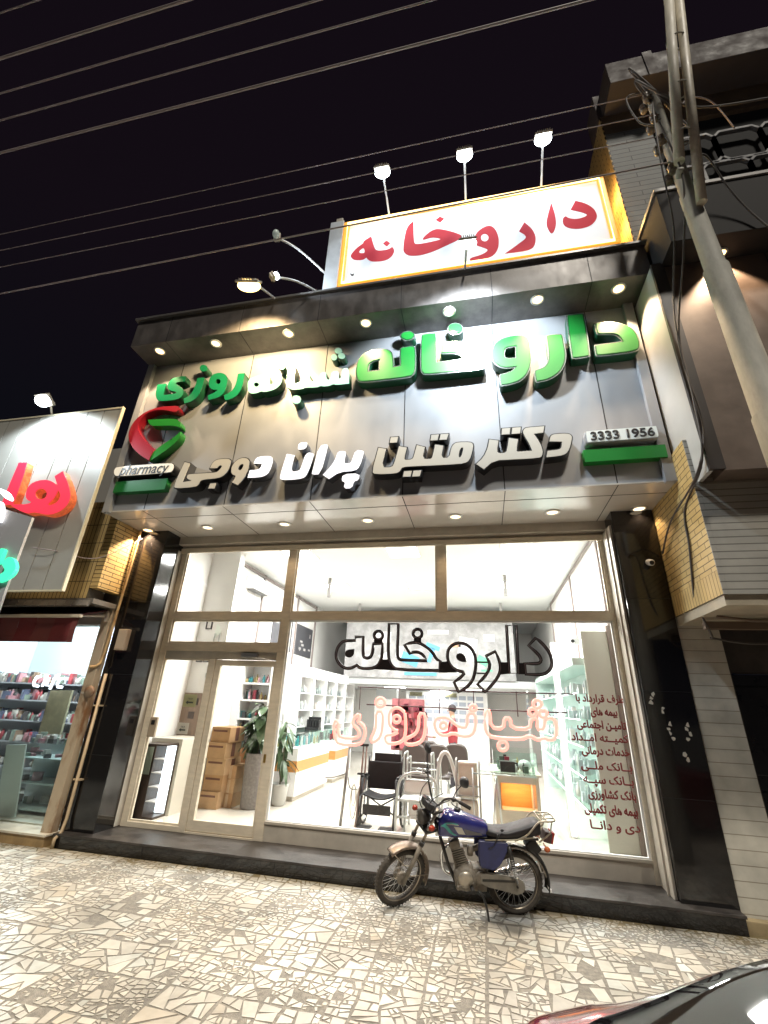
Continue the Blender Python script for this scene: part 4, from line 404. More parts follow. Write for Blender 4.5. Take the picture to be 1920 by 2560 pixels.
g = G(); g.box(-2.6, -2.36, .13, 1.5, FL, 4.5); g.box(-2.6, -2.02, 1.5, 12, FL, 4.5); g.build('side_wall', wallm, pb); g = G(); g.box(4.78, 4.95, .13, 12, FL, 4.5); g.build('side_wall', wallm, pb)
g = G(); g.box(-2.02, 4.78, 11.8, 12, FL, 4.5); g.build('back_wall', wallm, pb)
g = G(); g.box(-2.56, 5.15, -.03, .3, 4.3, 7.5); g.box(-2.56, 5.15, -.03, 12, 7.5, 7.6); g.box(-2.56, -2.4, .3, 12, 4.7, 7.5); g.box(5.0, 5.15, .3, 12, 4.7, 7.5); g.box(-2.56, -2.4, .12, 12, 0, 4.7); g.box(5.0, 5.15, .12, 12, 0, 4.7)
g.build('outer_wall', mat('render', (.3, .28, .26), .8, var=.15), pb)
# mezzanine at the back of the room
g = G(); g.box(-2.02, 4.78, 6.6, 11.8, 2.32, 2.5); g.build('mezzanine', mat('grey_board', (.42, .43, .44), .5), pb)
# entrance step
st = thing('entrance_step', 'black granite entrance step with dusty worn top along the shop front', 'step', (1.3, -.3, 0))
g = G(); g.box(-2.49, 5.13, -.61, .12, -.02, .128, 0, .004)
for x in (-1.2, .5, 1.63, 2.9, 4.1): g.box(x, x+.004, -.612, -.5, 0, .126, 1)
g.build('riser', [M['granite'], M['joint']], st)
g = G(); g.box(-2.5, 5.14, -.622, .119, .128, .152, 0, .004)
g.build('tread', M['granite_worn'], st)

# ---------------- shop window and door ----------------
sw = thing('shop_window', 'beige aluminium shop front glazing with tall panes and glass entrance door', 'shop window', (1.3, 0, .15))
g = G()
g.box(-2.035, 4.66, -.05, .06, 4.10, 4.24, 1, .004)            # head
g.box(-2.035, 4.66, -.075, -.045, 4.02, 4.10, 0, .003)
g.box(-2.03, -1.93, -.035, .05, .152, 4.10, 0, .004); g.box(4.575, 4.655, -.035, .05, .152, 4.10, 0, .004)
g.box(-.065, .065, -.04, .05, .152, 4.10, 0, .004)              # main mullion
g.box(2.29, 2.41, -.038, .05, 3.025, 4.10, 0, .004)             # upper mullion
g.box(-1.93, -.065, -.036, .05, 2.915, 3.025, 0, .004); g.box(.065, 4.575, -.036, .05, 2.915, 3.025, 0, .004)   # transom
g.box(-1.93, -.065, -.036, .05, 2.44, 2.56, 0, .004)           # door transom
g.box(-1.93, -.065, -.02, .045, 2.33, 2.44, 1, .003)
g.box(-1.145, -1.045, -.034, .05, .152, 2.33, 0, .004)           # sidelight post
g.box(-1.93, -1.145, -.034, .05, .152, .215, 0, .004); g.box(-1.045, -.065, -.04, .05, .152, .172, 0)
g.build('frame', [M['alu'], M['alu_dark']], sw)
g = G(); g.box(.065, 4.575, -.03, .05, .152, .36, 0, .004); g.box(.065, 4.575, -.045, -.028, .34, .372, 0, .003); g.build('bottom_rail', M['alu_dark'], sw)
for nm, (x0, x1, z0, z1) in {'a': (-1.93, -.065, 3.025, 4.10), 'b': (.065, 2.29, 3.025, 4.10), 'c': (2.41, 4.575, 3.025, 4.10), 'd': (-1.93, -.065, 2.56, 2.915), 'e': (.065, 4.575, .36, 2.915), 'f': (-1.93, -1.145, .215, 2.33)}.items():
    g = G(); g.box(x0+.022, x1-.022, .0, .008, z0+.022, z1-.022); pn = g.build('pane', M['pane'], sw)
    g = G()
    for a in ((x0, x1, z0, z0+.024), (x0, x1, z1-.024, z1), (x0, x0+.024, z0+.024, z1-.024), (x1-.024, x1, z0+.024, z1-.024)): g.box(a[0], a[1], -.012, .02, a[2], a[3])
    g.build('bead', M['white'] if nm == 'e' else M['alu'], pn)
g = G(); g.box(-1.04, -.955, -.02, .035, .18, 2.32, 0, .003); g.box(-.098, -.067, -.02, .035, .18, 2.32, 0, .003); g.box(-.955, -.098, -.02, .035, 2.24, 2.32, 0, .003); g.box(-.955, -.098, -.02, .035, .18, .30, 0, .003)
dr = g.build('door', M['alu'], sw)
g = G(); g.box(-.955, -.098, .0, .008, .30, 2.24); g.build('pane', M['pane'], dr)
g = G(); g.box(-.060, -.025, -.048, -.0405, 1.02, 1.12, 0, .003); g.build('lock_plate', mat('brass', (.5, .33, .1), .3, .9), dr)
g = G(); g.box(-.62, -.36, -.075, -.02, 2.36, 2.42, 0, .006); g.tube([(-.55, -.05, 2.355), (-.3, -.11, 2.35), (-.1, -.03, 2.33)], .008); g.build('door_closer', M['steel'], sw)
g = G()
for x0, x1 in ((-2.06, -2.037), (4.662, 4.72)):
    g.box(x0, x1, -.14, -.02, .16, 4.05, 0, .003)
g.box(-2.06, 4.70, -.16, -.052, 4.14, 4.28, 1, .004)
g.build('shutter_rail', [M['alu_dark'], M['alu_dark']], sw)
g = G(); g.box(4.618, 4.647, -.42, -.06, .153, 4.1, 0, .004); g.box(4.60, 4.618, -.30, -.27, .153, 4.1); g.build('reveal_cover', M['alu_dark'], sw)
# ---------------- fascia signboard ----------------
fs = thing('fascia_signboard', 'silver composite fascia signboard with dark projecting cornice and pale soffit', 'signboard', (1.3, -.8, 4.29))
PY = -1.26
g = G(); g.box(-2.54, 5.15, PY, -.031, 4.292, 7.2, 0); 
for x in (-1.9, -.596, .70, 1.971, 3.26, 4.55): g.box(x-.006, x+.006, PY-.0025, PY+.01, 4.30, 7.06, 1)
g.build('panel', [M['panel'], M['joint']], fs)
g = G(); g.box(-2.56, -2.44, PY-.07, PY-.001, 4.26, 7.06, 0, .004); g.build('border', M['panel'], fs); g = G(); g.box(5.04, 5.16, PY-.07, PY-.001, 4.26, 7.06, 0, .004)
g.build('border', M['panel'], fs)
g = G(); g.box(-2.56, 5.18, PY-.03, -.12, 4.272, 4.291, 0)
for x in (-1.9, -.596, .70, 1.971, 3.26, 4.55): g.box(x-.005, x+.005, PY-.02, -.13, 4.2695, 4.275, 1)
g.box(-2.55, 5.17, -1.0, -.992, 4.2688, 4.275, 1)
g.build('soffit', [M['soffit'], M['joint']], fs)
g = G(); g.box(-2.56, 5.28, -1.77, -.03, 7.055, 7.60, 0, .003)
for x in (-1.9, -.596, .70, 1.971, 3.26, 4.55): g.box(x-.005, x+.005, -1.7725, -1.3, 7.0525, 7.598, 1)
g.build('cornice', [M['cornice'], M['joint']], fs)
g = G(); g.box(-2.6, 5.30, -1.82, -.03, 7.60, 7.64, 0, .004); g.build('coping', mat('coping_metal', (.16, .155, .15), .35, .5), fs)

# raised letters, each a part with its own face and outline
gm_side = mat('dark_green_return', (.012, .075, .035), .35)
gm_face = mat('green_acrylic', (.010, .20, .028), .45, emit=(.02, .5, .08), es=.015)
gm_line = mat('green_outline', (.006, .09, .02), .4)
silver = mat('silver_edge', (.5, .55, .5), .25, .8)
for pl in D['big']:
    l = outline('letter', pl, -1.40, PY, gm_side, fs)
    outline('edge_trim', pl, -1.412, -1.3995, silver, l)
    outline('outline', pl, -1.416, -1.413, gm_line, l, -.012)
    outline('face', pl, -1.421, -1.4165, gm_face, l, -.024)
gm2 = mat('emerald_acrylic', (.01, .19, .08), .22, emit=(.02, .4, .18), es=.015)
for k in ('mid', 'small'):
    for pl in D[k]:
        l = outline('letter', pl, -1.395, PY, gm_side, fs)
        outline('face', pl, -1.403, -1.3955, gm2 if k == 'small' else mat('light_washed_green', (.30, .62, .52), .12, coat=.5, emit=(.5, .85, .85), es=.12), l, -.004)  # mid faces: floodlight wash painted into a paler, glowing green
blk = mat('black_return', (.02, .02, .022), .3)
crm = mat('cream_acrylic', (.52, .50, .44), .3, emit=(.7, .68, .6), es=.0)
wht = mat('lit_white_acrylic', (.85, .86, .9), .3, emit=(.9, .92, 1), es=.38)
chr_side = mat('chrome_return', (.30, .31, .34), .18, .9)
for pl in D['white']:
    l = outline('letter', pl, -1.395, PY, blk, fs, .014)
    outline('face', pl, -1.402, -1.3955, crm, l)
for pl in D['lit']:
    l = outline('letter', pl, -1.395, PY, chr_side, fs)
    outline('face', pl, -1.402, -1.3955, wht, l)
l = outline('snake_emblem', D['snake'][0], -1.40, PY, mat('crimson_acrylic', (.30, .012, .025), .3), fs)
g = G(); g.ball((-1.63, -1.401, 5.41), (.014, .006, .014)); g.build('eye', M['black'], l)
for pl in D['ribbon']: outline('emblem_ribbon', pl, -1.39, PY, mat('leaf_green_acrylic', (.018, .22, .03), .3), fs)
l = outline('name_plate', D['pill'][0], -1.39, PY, blk, fs, .01)
outline('face', D['pill'][0], -1.40, -1.391, mat('cream_emissive', (.6, .57, .5), .3, emit=(.8, .75, .62), es=.26), l, -.002)  # cream base colour plus faint emission
text('lettering', 'pharmacy', -2.385, 4.835, .84, -1.404, M['black'], l, shear=.18, bold=.0, bev=.0018, hmax=.25, ang=R(-.9))
outline('green_bar', [[(-2440, 4745), (-1548, 4745), (-1548, 4560), (-2440, 4560)]], -1.36, PY, mat('bar_green', (.012, .15, .035), .3), fs)
l = outline('phone_plate', D['plate'][0], -1.39, PY, M['panel'], fs, .006)
outline('face', D['plate'][0], -1.40, -1.391, mat('plate_white', (.62, .66, .64), .3, emit=(.7, .8, .78), es=.10), l, -.006)
text('lettering', '3333 1956', 4.30, 4.835, .70, -1.404, M['black'], l, bold=.0, bev=.005, hmax=.165)
outline('green_bar', [[(4208, 4730), (5110, 4730), (5110, 4562), (4208, 4562)]], -1.36, PY, mat('bar_green_bright', (.012, .21, .03), .3), fs)

# recessed downlights
dl = None
def downlight(x, y, z, on, label, group, energy=26, spot=70, r=.07):
    t = thing('downlight', label, 'downlight', (x, y, z), group)
    g = G(); Mx = Matrix.Translation((x, y, z)); g.lathe([(r*1.35, .004), (r*1.35, -.008), (r, -.014), (r*.96, -.004)], Mx, 0, 18, False); g.build('trim', M['trim'], t)
    g = G(); g.lathe([(.001, -.004), (r*.95, -.004)], Mx, 0, 18, False); g.build('lens', M['lens_warm'] if on > .5 else M['lens_dim'], t)
    if on: lamp('SPOT', 'bulb', (x, y, z-.02), energy*on, (1, .72, .45), t, .05, spot, .35, aim=(x, y+.06, z-1))
    return t
cn = ['far left end beside the cornice corner', 'above the green seh letter dot, unlit', 'above the pale glossy lettering', 'above the left dot of the big green word', 'above the round dot of the big green word', 'above the big green alef stroke', 'far right end above the big green dal']
for (x, on, t) in zip((-2.133, -1.099, .162, 1.407, 2.65, 3.874, 4.916), (1, 0, .8, 1, .9, 1, 1.25), cn):
    downlight(x, -1.60, 7.055, on, 'round cornice downlight at '+t if 'end' in t else 'round cornice downlight '+t, 'downlights under the cornice', 105, 86)
sn = ['soffit downlight glowing in the left corner above the granite pier', 'soffit downlight above the narrow left glass column', 'soffit downlight above the main mullion', 'soffit downlight above the first tall upper pane', 'soffit downlight above the upper mullion', 'soffit downlight above the right upper pane, dim', 'soffit downlight in the right corner above the granite pier']
for (x, on, t) in zip((-2.373, -1.287, .025, 1.334, 2.611, 3.908, 4.981), (3.2, .25, .25, .25, .25, .1, .2), sn):
    downlight(x, -.55, 4.27, on, t, 'downlights in the soffit', 45, 110, .075)

# ---------------- rooftop light box ----------------
rb = thing('rooftop_sign', 'lit white rooftop box sign with red Persian lettering and glowing amber rim', 'sign', (2.96, -1.5, 7.64))
SY = -1.65
g = G(); g.box(.96, 5.0, SY, SY+.26, 7.86, 9.34, 0, .01); g.build('case', mat('sign_case', (.55, .5, .4), .5), rb)
boxface = mat('backlit_acrylic', (.74, .77, .8), .7, emit=(.88, .93, 1), es=.22)
g = G(); g.box(1.0, 4.96, SY-.004, SY+.01, 7.9, 9.3); fc = g.build('face', boxface, rb)
g = G()
for a in ((.93, 5.03, 9.30, 9.37), (.93, 5.03, 7.83, 7.90), (.93, 1.0, 7.90, 9.30), (4.96, 5.03, 7.90, 9.30)): g.box(a[0]-.015, a[1]+.015, SY-.04, SY+.03, a[2], a[3], 0, .015)
g.build('amber_rim', mat('amber_led', (.35, .2, .04), .5, emit=(1, .36, .03), es=.6), rb)
g = G(); g.tube([(.985, SY-.04, 7.885), (4.975, SY-.04, 7.885), (4.975, SY-.04, 9.315), (.985, SY-.04, 9.315)], .022, 0, 8, True); g.build('led_tube', emis('warm_led', (1, .74, .30), 2.2), rb)
rl = mat('red_vinyl', (.42, .015, .03), .85, emit=(.8, .05, .08), es=.12)
for pl in D['red']: outline('letter', pl, SY-.008, SY-.0045, rl, fc)
outline('crest', D['crest'][0], SY-.008, SY-.0045, mat('grey_vinyl', (.1, .1, .11), .5), fc)
g = G(); g.box(.66, .90, SY-.02, SY+.24, 7.66, 9.46, 0, .006); g.box(.74, .86, SY+.02, SY+.16, 9.46, 9.60, 1, .006); g.build('side_column', [mat('white_steel', (.6, .64, .68), .4, .2, var=.06), M['alu_dark']], rb)
g = G()
for x in (1.25, 2.9, 4.6): g.box(x-.03, x+.03, SY+.05, SY+.11, 7.64, 7.87); g.tube([(x, SY+.1, 8.9), (x, -.3, 7.62)], .02)
g.build('bracket', M['alu_dark'], rb)

def flood(nm, base, head, aim, label, energy, col, lens, spot=110, size=(.1, .04, .075), on=True, group='floodlights on the roof sign'):
    t = thing('floodlight', label, 'floodlight', base, group)
    d = (V(aim)-V(head)).normalized()
    g = G(); g.tube(smoothpts([base, V(base).lerp(V(head), .55)+V((0, -.04, .03)), V(head)-d*.05], 6), .016, 0, 8); g.build('arm', mat('white_arm', (.7, .72, .74), .4, .3), t)
    q = d.to_track_quat('-Z', 'Y').to_matrix().to_4x4(); X = Matrix.Translation(head) @ q
    g = G(X); g.box(-size[0]*1.08, size[0]*1.08, -size[2]*1.08, size[2]*1.08, .018, .05, 0, .012)
    for i in range(-3, 4): g.box(i*size[0]/4-.004, i*size[0]/4+.004, -size[2]*.85, size[2]*.85, .05, .075)
    hd = g.build('housing', M['alu_dark'], t)
    g = G(X); g.ball((0, 0, -.02), (size[0]*1.1, size[2]*1.1, size[2]*.75), 0, 24); g.build('lens', lens, hd)
    if on: lamp('SPOT', 'bulb', V(head)+d*.22, energy, col, t, .11, spot, .25, aim=aim)
    return t
cool = (.80, .91, 1)
for x, hx, lb in ((1.70, 1.71, 'left of three floodlights on arms over the roof sign'), (2.97, 2.98, 'middle of three floodlights on arms over the roof sign'), (4.15, 4.11, 'right of three floodlights on arms over the roof sign')):
    flood('top', (x, SY+.1, 9.34), (hx, -2.3, 9.47), (hx, -1.60, 8.7), lb, 18, cool, M['lens_cool'], 120, (.11, .04, .10))
flood('mid', (2.9, -1.72, 7.66), (2.95, -2.57, 7.12), (2.9, -1.2, 6.05), 'cool floodlight on an arm below the roof sign lighting the green lettering', 250, cool, M['lens_cool'], 128)
flood('yellow', (-.05, -1.72, 7.66), (-.13, -2.40, 7.23), (-.35, -1.2, 6.1), 'large yellow floodlight over the left half of the cornice', 190, (1, .74, .40), M['lens_yellow'], 128, (.15, .05, .11))
flood('white', (.70, -1.66, 7.70), (.13, -2.2, 7.59), (.9, -1.8, 8.2), 'small white floodlight on a thin arm left of the roof sign', 25, cool, M['lens_cool'], 120, (.05, .04, .05))
flood('off', (.70, -1.62, 8.2), (.01, -2.2, 8.54), (.2, -4, 8.4), 'unlit pale floodlight on an arm left of the roof sign', 0, cool, mat('frosted_lens', (.45, .52, .48), .4, emit=(.5, .6, .55), es=.08), 100, (.05, .04, .07), False)

# ---------------- lettering inside the shop window ----------------
on_ = thing('unlit_neon_word', 'large unlit Persian word in black channel outline hanging behind the pane', 'neon sign', (2.6, .07, 2.9))
choc = mat('channel_black', (.022, .014, .013), .5)
def ribbon(g, loop, y, wd, dp, m=0):
    pts = [V((a/1000, y, b/1000)) for a, b in loop]; k = len(pts); o1 = []; i1 = []
    for i in range(k):
        t = (pts[(i+1) % k]-pts[i-1]); t.normalize(); nn = V((t.z, 0, -t.x))*wd/2
        o1.append(pts[i]+nn); i1.append(pts[i]-nn)
    d = V((0, dp, 0)); A = [g._v(p) for p in o1]; B = [g._v(p) for p in i1]; C_ = [g._v(p+d) for p in o1]; E_ = [g._v(p+d) for p in i1]
    for i in range(k):
        j = (i+1) % k; g.face([A[i], A[j], B[j], B[i]], m); g.face([A[i], C_[i], C_[j], A[j]], m); g.face([B[i], B[j], E_[j], E_[i]], m); g.face([C_[i], E_[i], E_[j], C_[j]], m)
for pl in D['offL']:
    g = G(); ribbon(g, pl[0], .05, .042, .025); l = g.build('letter', choc, on_)
    g = G(); g.tube([(a/1000, .047, b/1000) for a, b in pl[0]], .006, 0, 6, True); g.build('glass_tube', mat('dead_tube', (.20, .14, .15), .3), l)
for pl in D['offF']: outline('backing', pl, .052, .068, choc, on_)
ln = thing('lit_neon_words', 'glowing salmon pink neon words in Persian hanging inside the window', 'neon sign', (2.5, .07, 2.0))
neon = emis('neon_glow', (1, .25, .20), 1.15)
for pl in D['neon']:
    g = G(); g.tube([(a/1000, .06, b/1000) for a, b in pl[0]], .021, 0, 8, True); g.build('neon_tube', neon, ln)
g = G()
for x0, x1, z in ((1.16, 4.0, 2.01), (1.3, 3.9, 1.79)):
    g.tube([(x0, .085, z), ((x0+x1)/2, .085, z-.006), (x1, .085, z)], .008, 0, 6)
for x in (1.2, 1.75, 2.3, 2.75, 3.3, 3.85): g.tube([(x, .085, 1.72), (x, .085, 2.02)], .006, 0, 6)
g.build('support_wire', mat('dark_red_wire', (.07, .008, .012), .5), ln)
for x in (1.2, 2.6, 3.95):
    pass
vt = thing('window_lettering', 'ten lines of brown red Persian lettering stuck on the right of the pane', 'lettering', (4.3, -.004, .6))
vinyl = mat('maroon_vinyl', (.19, .012, .010), .5)
halo = mat('white_vinyl', (.7, .7, .66), .5)
LN = [(4.557, 1.929, .553, 'FEC2FEAE0640FED1 FED7FEAD 0627FEAD 062FFE8E062F FE91FE8E'), (4.459, 1.78, .298, ''), (4.535, 1.634, .551, ''), (4.534, 1.492, .633, ''), (4.525, 1.352, .522, ''), (4.524, 1.195, .552, ''), (4.518, 1.054, .539, ''), (4.519, .911, .504, ''), (4.51, .76, .556, ''), (4.501, .607, .512, '')]
FORMS = {'ا': 'FE8D FE8E', 'ب': 'FE8F FE90 FE91 FE92', 'ت': 'FE95 FE96 FE97 FE98', 'ج': 'FE9D FE9E FE9F FEA0', 'خ': 'FEA5 FEA6 FEA7 FEA8', 'د': 'FEA9 FEAA', 'ر': 'FEAD FEAE', 'ز': 'FEAF FEB0', 'س': 'FEB1 FEB2 FEB3 FEB4', 'ش': 'FEB5 FEB6 FEB7 FEB8', 'ط': 'FEC1 FEC2 FEC3 FEC4', 'ع': 'FEC9 FECA FECB FECC', 'ف': 'FED1 FED2 FED3 FED4', 'ق': 'FED5 FED6 FED7 FED8', 'ک': 'FB8E FB8F FB90 FB91', 'ل': 'FEDD FEDE FEDF FEE0', 'م': 'FEE1 FEE2 FEE3 FEE4', 'ن': 'FEE5 FEE6 FEE7 FEE8', 'ه': 'FEE9 FEEA FEEB FEEC', 'و': 'FEED FEEE', 'ی': 'FBFC FBFD FBFE FBFF', 'پ': 'FB56 FB57 FB58 FB59', 'گ': 'FB92 FB93 FB94 FB95', 'ـ': '0640 0640 0640 0640'}
def shape(s):
    out = []
    for i, c in enumerate(s):
        if c == ' ': out.append(' '); continue
        f = FORMS[c].split(); pv = s[i-1] if i else ' '; nx = s[i+1] if i+1 < len(s) else ' '
        jp = pv != ' ' and len(FORMS[pv].split()) == 4; jn = nx != ' ' and len(f) == 4
        out.append(chr(int(f[(3 if jp else 2) if jn else (1 if jp else 0)], 16)))
    return ''.join(out[::-1])
TX = ['طرف قرارداد با', 'بیمه های', 'تامیـن اجتماعی', 'کمیــته امــداد', 'خدمات درمانی', 'بــانک ملــی', 'بــانک سپــه', 'بانک کشاورزی', 'بیمه های تکمیلی', 'دی و دانــا']
for (xr, z, wd, _), s in zip(LN, TX):
    text('text_line', shape(s), xr-wd, z, wd, -.004, vinyl, vt, bold=.0, depth=.0005, hmax=.115, bev=.0042)
# ---------------- left neighbour shop ----------------
lb = thing('neighbouring_shop', 'neighbouring shop on the left with corrugated cladding, brick return and cool white display room', 'building', (-4.2, -.5, 0))
ybr = bricks('yellow_side_brick', (.50, .36, .15), (.44, .30, .11), (.05, .035, .015), .30, .062, .006, plane='yz')
ybv = bricks('soldier_brick', (.46, .33, .14), (.40, .28, .11), (.05, .035, .015), .068, .3, .006, plane='xz', off=0)
g = G(); g.box(-2.70, -2.565, -1.0, -.49, 3.20, 4.6, 0); g.build('brick_return', ybr, lb)
g = G(); g.box(-6.5, -2.704, -1.0, -.7, 3.05, 4.6, 0); g.build('brick_front', ybv, lb)
clad = mat('beige_cladding', (.34, .335, .30), .5, .1, var=.05, scale=2)
g = G()
n = 15; x0 = -7.4; wdt = (-2.62-x0)/n
for i in range(n):
    a = x0+i*wdt; g.box(a, a+wdt-.014, -1.50, -1.44, 3.05, 6.02); g.box(a+wdt-.014, a+wdt, -1.488, -1.44, 3.05, 6.02)
g.build('cladding', clad, lb)
g = G(); g.box(-2.62, -2.597, -1.512, -1.46, 3.03, 6.05, 0, .004); g.box(-7.4, -2.62, -1.512, -1.46, 6.02, 6.045); g.box(-7.4, -2.62, -1.512, -1.46, 3.03, 3.048); g.build('edge_trim', mat('cream_trim', (.62, .57, .42), .4), lb)
g = G(); g.box(-7.4, -2.55, -1.02, -.5, 2.97, 3.04); 
for i in range(34): g.obox((-2.66-i*.14, -1.03, 2.965), (.066, .02, .045), rx=R(-24), m=0, bev=.006)
g.build('canopy', mat('canopy_slate', (.15, .135, .12), .6, var=.2), lb)
g = G(); g.box(-7.4, -2.57, -.50, -.3, 2.75, 3.2); g.box(-7.4, -2.57, -.49, 2.6, 3.2, 3.4); g.box(-7.4, -2.6, -.3, 2.6, 6.0, 6.1); g.box(-7.4, -2.57, -.3, -.1, 3.4, 6.0)
g.build('upper_wall', mat('grey_render', (.25, .24, .22), .8), lb)
g = G(); g.box(-2.72, -2.565, -.60, -.48, .13, 2.97, 0, .006); g.build('side_post', mat('travertine_post', (.42, .34, .24), .6, col2=(.20, .10, .045), scale=4, lo=.35, hi=.5, stretch=(1, 1, .35)), lb)
g = G(); g.box(-7.4, -2.565, -.66, -.3, -.05, .115, 0, .004); g.box(-7.4, -2.55, -.68, -.35, .115, .14, 1, .004); g.build('plinth', [mat('tan_stone', (.33, .22, .10), .6, var=.2), mat('cream_stone', (.55, .5, .4), .5, var=.15)], lb)
g = G(); g.box(-7.4, -2.7, 2.5, 2.6, .14, 3.2); g.box(-7.4, -2.7, -.3, 2.6, .0, .145, 1); g.box(-2.7, -2.62, -.3, 2.6, .14, 3.2); g.box(-7.4, -7.3, -.3, 2.6, .14, 3.2); g.build('room_shell', [mat('cool_white_wall', (.70, .74, .76), .6), floorm], lb)
g = G(); g.box(-7.3, -2.72, -.44, -.432, .16, 2.75); g.build('pane', M['pane_cool'], lb)
for x, y in ((-3.95, .5), (-5.1, .5), (-4.9, 1.6)):
    t = thing('ceiling_light', 'round ceiling light in the left shop '+{-3.95: 'nearest the post', -5.1: 'beside the frame edge', -4.9: 'at the back'}[x], 'ceiling light', (x, y, 3.2), 'ceiling lights in the left shop')
    g = G(); g.lathe([(.13, 0), (.13, -.02), (.1, -.03)], Matrix.Translation((x, y, 3.2)), 0, 20); g.build('housing', M['white'], t)
    g = G(); g.lathe([(.10, -.0315), (.001, -.0318)], Matrix.Translation((x, y, 3.2)), 0, 20, False); g.build('diffuser', M['lens_cool'], t)
    lamp('POINT', 'bulb', (x, y, 3.06), 85, (.85, .94, 1), t, .1)
# goods of the left shop
dk = [mat('goods_%d' % i, c, .5, var=.25, scale=9) for i, c in enumerate([(.36, .06, .07), (.09, .1, .16), (.45, .41, .37), (.08, .07, .07), (.42, .2, .22), (.22, .27, .22), (.55, .55, .52), (.24, .16, .11)])]
sh = thing('goods_rack', 'crowded wall rack of small packets at the back of the left shop', 'shelf rack', (-5.6, 1.4, .15))
g = G(); g.box(-7.25, -3.9, 1.5, 1.6, .15, 2.1, 0)
for z in (.5, .9, 1.25, 1.6, 1.9): g.box(-7.25, -3.9, 1.2, 1.5, z, z+.025, 0)
g.build('shelf', mat('rack_metal', (.3, .3, .32), .5), sh)
for k in range(8):
    g = G()
    for i in range(95):
        z = rnd.choice((.525, .925, 1.275, 1.625, 1.925)); x = rnd.uniform(-7.1, -4.0); hh = rnd.uniform(.05, .2); ww = rnd.uniform(.025, .08)
        if rnd.random() < .5: g.obox((x, 1.33+rnd.uniform(-.1, .1), z+hh/2), (ww/2*rnd.uniform(.8, 2), .06, hh/2), rz=rnd.uniform(-.6, .6))
        elif rnd.random() < .5: g.ball((x, 1.3, z+hh*.4), (ww*.8, .05, hh*.42), 0, 8)
        else: g.lathe([(ww*.6, 0), (ww*.6, hh*.7), (ww*.25, hh*.85), (ww*.25, hh)], Matrix.Translation((x, 1.28, z)), 0, 8)
    o = g.build('packet', dk[k], sh); o['kind'] = 'stuff'
cs = thing('glass_counter', 'low glass display counter with shelves behind the left shop pane', 'counter', (-3.3, .3, .145))
g = G(); 
for z in (.2, .52, .84): g.box(-4.3, -2.78, .0, .5, z, z+.02)
g.box(-4.3, -2.78, .5, .52, .15, 1.05); g.build('shelf', mat('grey_shelf', (.4, .42, .42), .4), cs)
g = G(); g.box(-4.3, -2.78, -.03, .52, 1.05, 1.062); g.box(-4.3, -2.78, -.03, -.022, .2, 1.05); g.build('glass_top', M['pane_cool'], cs)
g = G()
for i in range(70):
    z = rnd.choice((.22, .54, .86, 1.062)); hh = rnd.uniform(.03, .12); g.obox((rnd.uniform(-4.2, -2.85), rnd.uniform(.08, .42), z+hh/2), (rnd.uniform(.02, .07), .035, hh/2), rz=rnd.uniform(-1, 1), m=rnd.randrange(4))
o = g.build('goods', dk[2:6], cs); o['kind'] = 'stuff'
g = G(); g.obox((-3.80, -.25, .60), (.17, .01, .46), ry=R(-4), rx=R(8)); tag(g.build('glass_sheet', mat('frosted_panel', (.42, .48, .46), .3)), 'pale frosted panel leaning inside the left shop pane', 'panel')
g = G(); g.obox((-4.28, .62, 1.47), (.22, .02, .34), ry=R(-2)); o = g.build('display_board', mat('khaki_board', (.34, .29, .18), .6, var=.2)); tag(o, 'tall khaki cardboard display stand in the left shop', 'display board')
wn = thing('reflected_word', 'painted reflection of white lettering in the left shop window', 'neon sign', (-4.6, .55, 1.9))  # glowing strokes stand in for a neon reflected in the pane
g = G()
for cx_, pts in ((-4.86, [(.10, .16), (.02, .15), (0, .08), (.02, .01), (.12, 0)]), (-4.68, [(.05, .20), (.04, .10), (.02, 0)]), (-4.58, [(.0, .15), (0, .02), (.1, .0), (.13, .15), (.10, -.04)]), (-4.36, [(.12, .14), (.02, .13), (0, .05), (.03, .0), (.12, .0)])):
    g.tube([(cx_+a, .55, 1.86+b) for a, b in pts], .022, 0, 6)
g.build('neon_tube', emis('reflected_stroke', (.85, .88, 1), 1.4), wn)  # strokes of the painted reflection, not a neon tube in the shop
# awning
aw = thing('awning', 'rolled dark red awning with cream front bar over the left shop', 'awning', (-4, -.8, 2.9))
redc = mat('red_canvas', (.15, .018, .02), .8, var=.15, scale=3); drk = mat('faded_canvas', (.15, .035, .032), .8, var=.15, scale=4)
g = G()
xs = [-7.4+i*.31 for i in range(16)]+[-2.66]
for i, (a, b) in enumerate(zip(xs, xs[1:])):
    for k in range(4):
        z1, z2 = 2.76-.085*k, 2.76-.085*(k+1); y1, y2 = -1.06+.012*math.sin(i+k), -1.06+.012*math.sin(i+k+1)
        g.poly([(a, y1, z1), (b, y1, z1), (b, y2, z2), (a, y2, z2)], i % 2); g.poly([(a, y1+.008, z1), (b, y1+.008, z1), (b, y2+.008, z2), (a, y2+.008, z2)], i % 2)
g.build('valance', [redc, drk], aw)
g = G(); g.loft([[(x, -.56, 2.97), (x, -1.04, 2.80), (x, -1.04, 2.79), (x, -.56, 2.95)] for x in (-7.4, -2.66)], 0, sm=False); g.build('canvas', mat('maroon_canvas', (.07, .012, .014), .85), aw)
g = G(); g.box(-7.4, -2.62, -1.09, -1.04, 2.755, 2.80, 0, .008); g.build('front_bar', mat('cream_bar', (.55, .48, .38), .4), aw)
g = G(); g.tube([(-2.62, -.62, 2.86), (-3.0, -.8, 2.84), (-2.72, -1.04, 2.78)], .022); g.tube([(-2.62, -.62, 2.93), (-2.62, -.62, 2.78)], .028); g.build('folding_arm', M['alu_dark'], aw)
